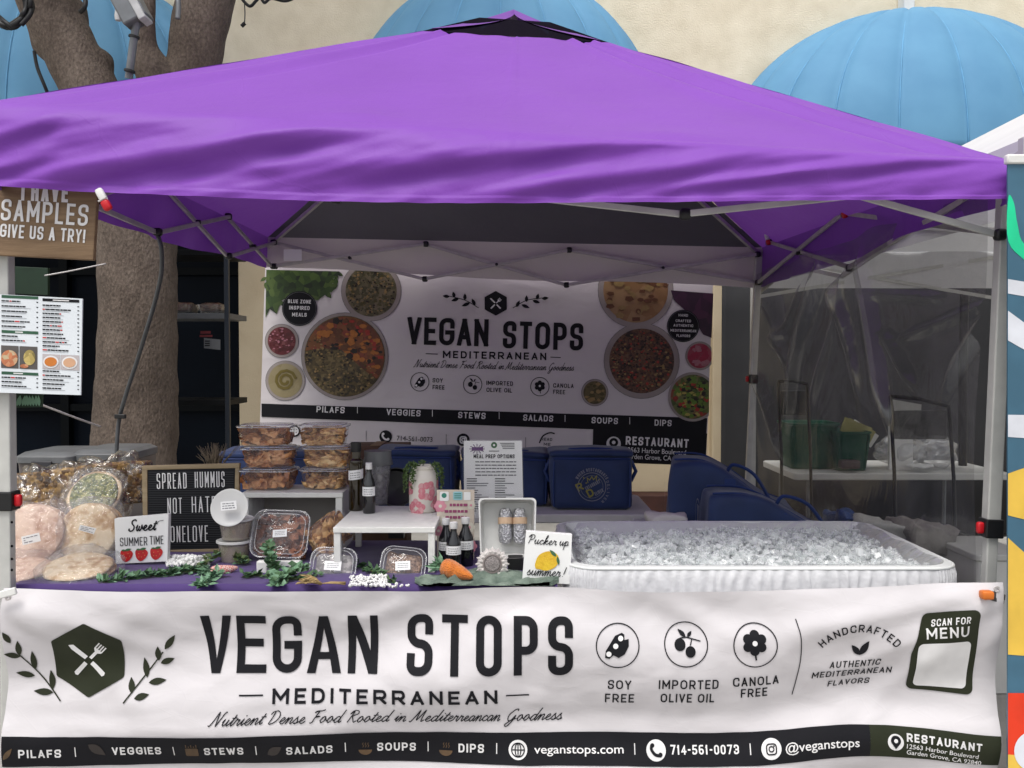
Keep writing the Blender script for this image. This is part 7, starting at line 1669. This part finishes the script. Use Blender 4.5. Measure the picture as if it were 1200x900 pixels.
# white pebbles, raffia, doily, little white easel
M('bead_white', (.76, .76, .74), (.70, .70, .68), rough=.5)
def beads(label, x0, x1, y0, y1, n, r, seed, hz=.018):
    rg_ = random.Random(seed); mb = MB()
    for k in range(n):
        u, v = rg_.random(), rg_.random(); hump = math.sin(math.pi * u) * (1 - .6 * v)
        p = PZ(lerp(x0, x1, u), lerp(y0, y1, v), TZ + .008 + hz * hump * rg_.random()); mb.blob(p, r * rg_.uniform(.7, 1.2), 1, .25, 2, k)
    tag(mb.build('white_beads', 'bead_white'), label, 'beads', kind='stuff')
beads('heap of small white beads on the table between the two small clear boxes', 410, 455, 674, 687, 170, .0055, 3)
beads('heap of white crumpled beads in front of the letter board', 196, 244, 652, 663, 260, .009, 4, .042)
beads('few white beads in front of the lentil box', 455, 480, 684, 688, 14, .005, 8)
es = thing('white_easel', 'small white easel foot behind the leafy stem under the tipped box', 'easel', P(328, 668, 3.05))
for x in (308, 346): MB().box(PZ(x, 664, TZ + .02), (.035, .03, .04)).build('foot', 'white_plastic', es, bevel=.004)
MB().box(PZ(327, 660, TZ + .018), (.09, .02, .018)).build('cross_bar', 'white_plastic', es, bevel=.003)
M('raffia', (.42, .30, .14), (.30, .20, .085), rough=.85, nscale=60)
rf = MB(); rg = random.Random(9); c0 = PZ(376, 684, TZ + .010)
for k in range(60):
    a = rg.uniform(2.4, 3.9); L_ = rg.uniform(.03, .075); e = c0 + Vector((math.cos(a) * L_, rg.uniform(-.02, .02), abs(math.sin(a)) * L_ * .7 * rg.random() + .003)); m_ = lerp(c0, e, .5) + Vector((0, 0, rg.uniform(.002, .014)))
    rf.tube([c0 + rv(rg) * .004, m_, e], .0014, 4)
for k in range(14): rf.tube([c0, c0 + Vector((.03, rg.uniform(-.006, .006), .002 + .004 * rg.random())), c0 + Vector((.075, rg.uniform(-.008, .008), rg.uniform(-.004, .004)))], .0013, 4)
tag(rf.build('raffia_tie', 'raffia', angle=180), 'straw coloured raffia tie on the table edge below the pale sliced food', 'raffia')
M('grass_dry', (.24, .19, .13), (.15, .12, .08), rough=.9, nscale=40)
pg = MB(); cg = P(252, 556, 3.46)
for k in range(70):
    x = rg.gauss(0, .02); pg.tube([cg + Vector((x * .3, 0, -.02)), cg + Vector((x, rg.uniform(-.02, .02), .05)), cg + Vector((x * 2 + rg.gauss(0, .01), rg.uniform(-.03, .03), rg.uniform(.07, .12)))], [.0016, .0014, .0006], 4)
dg = thing('dried_grass', 'tuft of dried grass in a small pot behind the letter board', 'dried grass', (cg.x, 3.46, TZ))
pg.build('blades', 'grass_dry', dg, angle=180); MB().lathe([(.03, TZ + .003), (.04, cg.z - .03), (.036, cg.z - .03), (.0001, cg.z - .05)], (cg.x, 3.46, 0), 20).build('pot', 'bin_lid', dg)
# ------------------------------------------------------------------ right side: neighbour's tent, table, chairs, bags
nt_ = thing('white_tent', 'white pop up tent of the neighbouring stall beyond the plastic sheet', 'tent', (3.3, 4.6, 0))
ax_, ay_ = (1.78, 4.9), (3.0, 6.1)
cs = [Vector((1.63, 2.96, 2.2)), Vector((4.70, 2.99, 2.2)), Vector((4.70, 6.1, 2.2)), Vector((1.585, 6.1, 2.2))]; apx = Vector((3.16, 4.55, 3.03))
for i in range(4):
    A, B = cs[i], cs[(i + 1) % 4]; nrm = fnormal(A, B, apx)
    MB().grid(lambda u, v: lerp(lerp(A, B, u), lerp(lerp(A, B, .5), apx, 1), v) if False else lerp(lerp(A, B, u), apx, v) - nrm * .03 * math.sin(math.pi * u) * math.sin(math.pi * v), 30, 20).build('roof_panel', 'white_fabric', nt_, recalc=False, angle=180)
    MB().grid(lambda u, v: lerp(A, B, u) - Vector((0, 0, .24 * (1 - v))) + Vector((0, .01 * math.sin(u * 30), 0)), 40, 2).build('valance', 'white_fabric', nt_, angle=180)
    MB().bar((A.x, A.y, 0), A, .036, .036).build('leg', 'leg_paint', nt_, smooth=False, bevel=.003)
    tops = [lerp(A, B, k / 2) - Vector((0, 0, .04)) for k in range(3)]; lows = [p - Vector((0, 0, .26)) for p in tops]
    for k in range(2):
        MB().bar(tops[k], lows[k + 1], .014, .022).build('truss_bar', 'leg_paint', nt_, smooth=False); MB().bar(lows[k], tops[k + 1], .012, .022).build('truss_bar', 'leg_paint', nt_, smooth=False)
M('dark_wall', (.020, .020, .022), (.015, .015, .017), rough=.8, nscale=3)
dw = MB().grid(lambda u, v: Vector((lerp(1.75, 5.2, u), 7.75 + .02 * math.sin(u * 40), lerp(.02, 2.5, v))), 80, 4).build('dark_backdrop', 'dark_wall', angle=180, thick=.006); tag(dw, 'charcoal cloth backdrop hung behind the table beyond the plastic sheet', 'backdrop')
tx0, tx1 = P(945, 548, 6.2).x, P(1165, 560, 6.2).x
folding_table(P(928, 548, 6.2).x, tx1 + .1, 6.15, 6.95, .735, 'white folding table with green baskets beyond the plastic sheet')
TZ2 = .737
M('basket_green', (.008, .085, .05), (.006, .065, .038), rough=.5)
def basket(x0, x1, ytop, Y, label, seed):
    a, b = P(x0, 540, Y).x, P(x1, 540, Y).x; w = b - a; h = P(0, ytop, Y).z - TZ2; c = ((a + b) / 2, Y + .16)
    t = thing('basket', label, 'basket', (c[0], c[1], TZ2), group='green baskets on the far table')
    MB().loft([rrect(w * .82, .26, .04, TZ2 + .002, 5, c), rrect(w * .97, .33, .05, TZ2 + h * .94, 5, c), rrect(w * 1.02, .36, .05, TZ2 + h * .95, 5, c), rrect(w * 1.02, .36, .05, TZ2 + h, 5, c), rrect(w * .94, .31, .05, TZ2 + h, 5, c), rrect(w * .80, .24, .04, TZ2 + .02, 5, c)]).build('shell', 'basket_green', t, angle=50)
    for k in range(9):
        s = (k + .5) / 9 - .5
        MB().bar((c[0] + s * w * .80, Y + .035, TZ2 + .02), (c[0] + s * w * .95, Y + .0, TZ2 + h * .92), .012, .008).build('rib', 'basket_green', t, smooth=False)
    return t
basket(925, 985, 496, 6.35, 'larger green ribbed basket on the far table behind the folding chair', 1); basket(980, 1022, 506, 6.25, 'smaller green ribbed basket on the far table holding yellow papers', 2)
M('paper_yellow', (.40, .38, .16), (.30, .28, .12), rough=.7, nscale=10)
yp = thing('paper_pad', 'yellow papers sticking out of the smaller green basket', 'papers', P(1003, 505, 6.4))
for k in range(3): MB().box(P(1003 + 4 * k, 503 + 2.5 * k, 6.38 + .03 * k), (.20, .015, .10), rot=RY(22 + 6 * k)).build('sheet', 'paper_yellow' if k < 2 else 'white_card', yp, smooth=False)
mk_ = MB().rbox(P(995, 544, 6.2), (.13, .08, .06), .015, 4); mk_.v = [Vector((v.x, v.y, max(TZ2, v.z))) for v in mk_.v]; M('tin_brown', (.10, .07, .07), rough=.4); tag(mk_.build('small_case', 'tin_brown'), 'small brown case on the far table in front of the green baskets', 'case')
mat_clear('far_plastic', haze=.22, gloss=.4, rough=.15, bump=.8, bscale=14)
for x, y, w, h, nm, lab, s in ((1056, 520, 58, 40, 'plastic_bowl', 'clear plastic bowls in a bag on the far table behind the folding chair back', 1), (1096, 522, 48, 38, 'plastic_bag', 'crumpled clear plastic bag at the far end of the far table', 2)):
    c = P(x, y, 6.45); mb = MB(); mb.blob((0, 0, 0), 1, 4, .25, 2.2, s, (w * 6.45 / FPX / 2, .14, h * 6.45 / FPX / 2)); mb.v = [Vector((v.x + c.x, v.y + 6.45, max(TZ2 + .002, v.z + TZ2 + h * 6.45 / FPX / 2))) for v in mb.v]
    tag(mb.build(nm, 'far_plastic', angle=180), lab, 'bowls' if s == 1 else 'plastic bag')
fp_ = slab(plane_surf(6.3), [(1046, 468), (1080, 474), (1078, 500), (1050, 498)], .002); M('paper_grey', (.42, .42, .40), (.36, .36, .34), rough=.7, nscale=10)
pp_ = thing('paper_sheet', 'pale paper sheet with black strip propped up on the far table', 'paper', P(1062, 500, 6.3)); fp_.build('sheet', 'paper_grey', pp_, smooth=False)
m5 = Marks(plane_surf(6.3)); m5.poly('k', [(1063, 496), (1075, 498), (1074, 505), (1062, 503)], .004); m5.build('k', 'black_strip', 'ink', pp_); MB().box((P(1062, 0, 6.33).x, 6.34, (TZ2 + P(0, 500, 6.3).z) / 2), (.16, .03, P(0, 500, 6.3).z - TZ2)).build('stand', 'white_card', pp_)
cr_ = MB().rbox(P(1078, 546, 6.25), (.16, .10, .02), .008, 5, .012, 20, 4); cr_.v = [Vector((v.x, v.y, max(TZ2 + .001, v.z))) for v in cr_.v]; tag(cr_.build('napkin', 'white_card', angle=180), 'crumpled white napkin on the far table edge', 'napkin')
# black folding chairs
M('chair_black', (.008, .008, .009), rough=.4, metal=.2)
def chair(x0, y0, x1, y1, Y, label, floor=0.0):
    a, b = P(x0, y0, Y), P(x1, y1, Y); t = thing('folding_chair', label, 'chair', ((a.x + b.x) / 2, Y, 0), group='black folding chairs beyond the plastic sheet')
    zs_ = .46; dd = -.38
    for p, s in ((a, 1), (b, 1)):
        hip = Vector((p.x + .02, Y - .05, zs_)); MB().tube([p, lerp(p, hip, .5) + Vector((0, -.02, 0)), hip, Vector((hip.x, Y - .42, .01))], .010, 10).build('leg', 'chair_black', t, angle=180)
        MB().tube([Vector((hip.x - .01, Y - .36, zs_ + .0)), Vector((hip.x - .01, Y + .10, .01))], .009, 10).build('leg', 'chair_black', t)
    MB().tube([a, lerp(a, b, .5) + Vector((0, 0, .012)), b], .011, 10).build('top_rail', 'chair_black', t, angle=180)
    m_ = lerp(a, b, .5); MB().rbox((m_.x, Y - .012, m_.z - .13), (abs(b.x - a.x) * .9, .018, .16), .008, 4).build('back_rest', 'chair_mesh', t)
    MB().rbox((m_.x + .02, Y - .24, zs_ + .015), (abs(b.x - a.x), .38, .03), .012, 4).build('seat', 'chair_black', t)
mat_clear('chair_mesh', tint=(.5, .5, .5), haze=.25, hazecol=(.02, .02, .02), gloss=.05, rough=.4)
chair(912, 447, 946, 450, 5.95, 'black folding chair in front of the larger green basket'); chair(1043, 464, 1112, 476, 5.1, 'black folding chair with its back turned before the plastic bowls')
# bags and boxes behind the tub
M('tote_dark', (.012, .012, .013), rough=.5)
tt = thing('storage_tote', 'black storage tote behind the ice tub carrying crumpled bags', 'tote', (P(1070, 650, 4.55).x, 4.6, 0)); zt3 = P(0, 655, 4.4).z; cxt = P(1065, 650, 4.5).x
MB().loft([rrect(.66, .40, .05, 0.003, 5, (cxt, 4.6)), rrect(.78, .48, .05, zt3 - .05, 5, (cxt, 4.6))]).build('body', 'tote_dark', tt, bevel=.004); MB().loft([rrect(.82, .52, .05, zt3 - .048, 5, (cxt, 4.6)), rrect(.82, .52, .05, zt3, 5, (cxt, 4.6))]).build('lid', 'tote_dark', tt, bevel=.008)
M('paper_bag', (.30, .28, .26), (.22, .20, .19), rough=.8, nscale=10, bump=.5, bscale=25); M('paper_white', (.50, .50, .47), (.42, .42, .40), rough=.8, nscale=8, bump=.3, bscale=20); M('bag_bright_blue', (.015, .06, .22), (.01, .045, .17), rough=.4, nscale=12, bump=.6, bscale=25)
for nm, x, y, w, h, Y, m_, s, lab, rz_ in (('paper_bag', 1040, 622, 62, 34, 4.45, 'paper_white', 2, 'creased white paper bag lying behind the right corner of the ice tub', -8), ('paper_bag', 1083, 638, 62, 34, 4.4, 'paper_bag', 5, 'crumpled grey brown paper bag beside the white paper bag', 10), ('plastic_bag', 994, 614, 40, 28, 4.62, 'bag_bright_blue', 8, 'crumpled bright blue plastic bag between the slumped blue bag and white paper', 0)):
    c = P(x, y, Y); sw_ = w * Y / FPX; sh_ = h * Y / FPX; mb = MB().rbox((0, 0, 0), (sw_, .26, sh_), .03, 12, .035, 9, s, rot=RZ(rz_) @ RY(8)); mb.v = [v + noise.noise_vector(v * 24 + Vector((s, 0, 0))) * .016 for v in mb.v]
    lo = min(v.z for v in mb.v); mb.v = [Vector((v.x + c.x, v.y + Y + .05, v.z - lo + zt3 + .002)) for v in mb.v]
    if nm == 'plastic_bag': mb.v = [v + Vector((0, 0, .04)) for v in mb.v]
    tag(mb.build(nm, m_, angle=25), lab, 'bag')
wb = thing('white_crate', 'low white lidded crate beside the right front tent leg', 'crate', (P(1140, 670, 4.3).x, 4.3, 0)); zw = P(0, 648, 4.1).z; cw_ = P(1145, 660, 4.3).x
MB().loft([rrect(.20, .36, .03, .003, 4, (cw_, 4.28)), rrect(.24, .42, .03, zw - .03, 4, (cw_, 4.28))]).build('body', 'white_plastic', wb, bevel=.004); MB().loft([rrect(.26, .44, .03, zw - .029, 4, (cw_, 4.28)), rrect(.26, .44, .03, zw, 4, (cw_, 4.28))]).build('lid', 'table_white', wb, bevel=.005)
# vertical pipe hanging from the neighbour's truss
cable('drain_pipe', [P(1150, 292, 6.6), P(1134, 300, 6.6), P(1131, 330, 6.6), P(1129, 420, 6.6), P(1128, 560, 6.6)], .03, 'dark pipe hanging down behind the plastic sheet near the right leg', 'pipe', 'tote_dark')

# ------------------------------------------------------------------ colourful roll-up panel at the right edge
YP = 2.70; rp = thing('roll_up_banner', 'tall colourful roll up panel with wavy shapes at the right edge', 'display panel', (P(1250, 900, YP).x, YP, 0))
sp = plane_surf(YP)
M('pan_teal', (.055, .145, .22), rough=.4); M('pan_green', (.012, .66, .32), rough=.4); M('pan_white', (.72, .74, .80), rough=.4); M('pan_yellow', (.80, .52, .075), rough=.4); M('pan_red', (.75, .045, .012), rough=.4)
zb_ = .05; ybm = 420 + (CAMZ - zb_) / YP * FPX
slab(sp, [(1181, 192), (1500, 192), (1500, ybm), (1181, ybm)], .006).build('sheet', 'pan_teal', rp, smooth=False)
MB().bar(P(1178, 187, YP + .004), P(1502, 187, YP + .004), .024, .028).build('top_rail', 'white_metal', rp, bevel=.005)
MB().bar((P(1180, 0, YP).x, YP + .02, .03), (P(1502, 0, YP).x, YP + .02, .03), .10, .06).build('base_cassette', 'white_metal', rp, bevel=.01); MB().tube([(P(1340, 0, YP).x, YP + .03, .05), (P(1340, 0, YP).x, YP + .03, P(0, 190, YP).z)], .012, 8).build('pole', 'white_metal', rp)
mp2 = Marks(sp)
def band(key, y0, y1, a0=0, a1=0, s0=0, s1=0, off=.001):
    up = [(x, y0 + a0 * math.sin((x - 1181) / 30) + s0 * (x - 1181)) for x in range(1181, 1500, 6)]; dn = [(x, y1 + a1 * math.sin((x - 1181) / 34 + .3) + s1 * (x - 1181)) for x in range(1493, 1180, -6)]
    mp2.poly(key, up + dn, off)
mp2.poly('g', catmull([(1181.5, 231), (1188, 238), (1192, 262), (1200, 286), (1230, 300), (1260, 330), (1230, 350), (1205, 310), (1181.5, 283)], 5, True), .001)
band('w', 327, 343, 2, 3, .1, .1); band('w', 364, 398, 6, 3, .55, .5); band('w', 486, 511, 2, 3, -.05, .0); band('y', 555, 602, -8, 6, -.1, .1); band('y', 630, 766, 5, 3, .75, 0); band('r', 812, 884, 0, 2, 0, 0); band('y', 884, 960, 2, 2, 0, 0); mp2.circle('w', 1212, 880, 24, 30, .002)
for k_, n_, m_ in (('g', 'printed_blob', 'pan_green'), ('w', 'printed_wave', 'pan_white'), ('y', 'printed_wave', 'pan_yellow'), ('r', 'printed_wave', 'pan_red')): mp2.build(k_, n_, m_, rp)
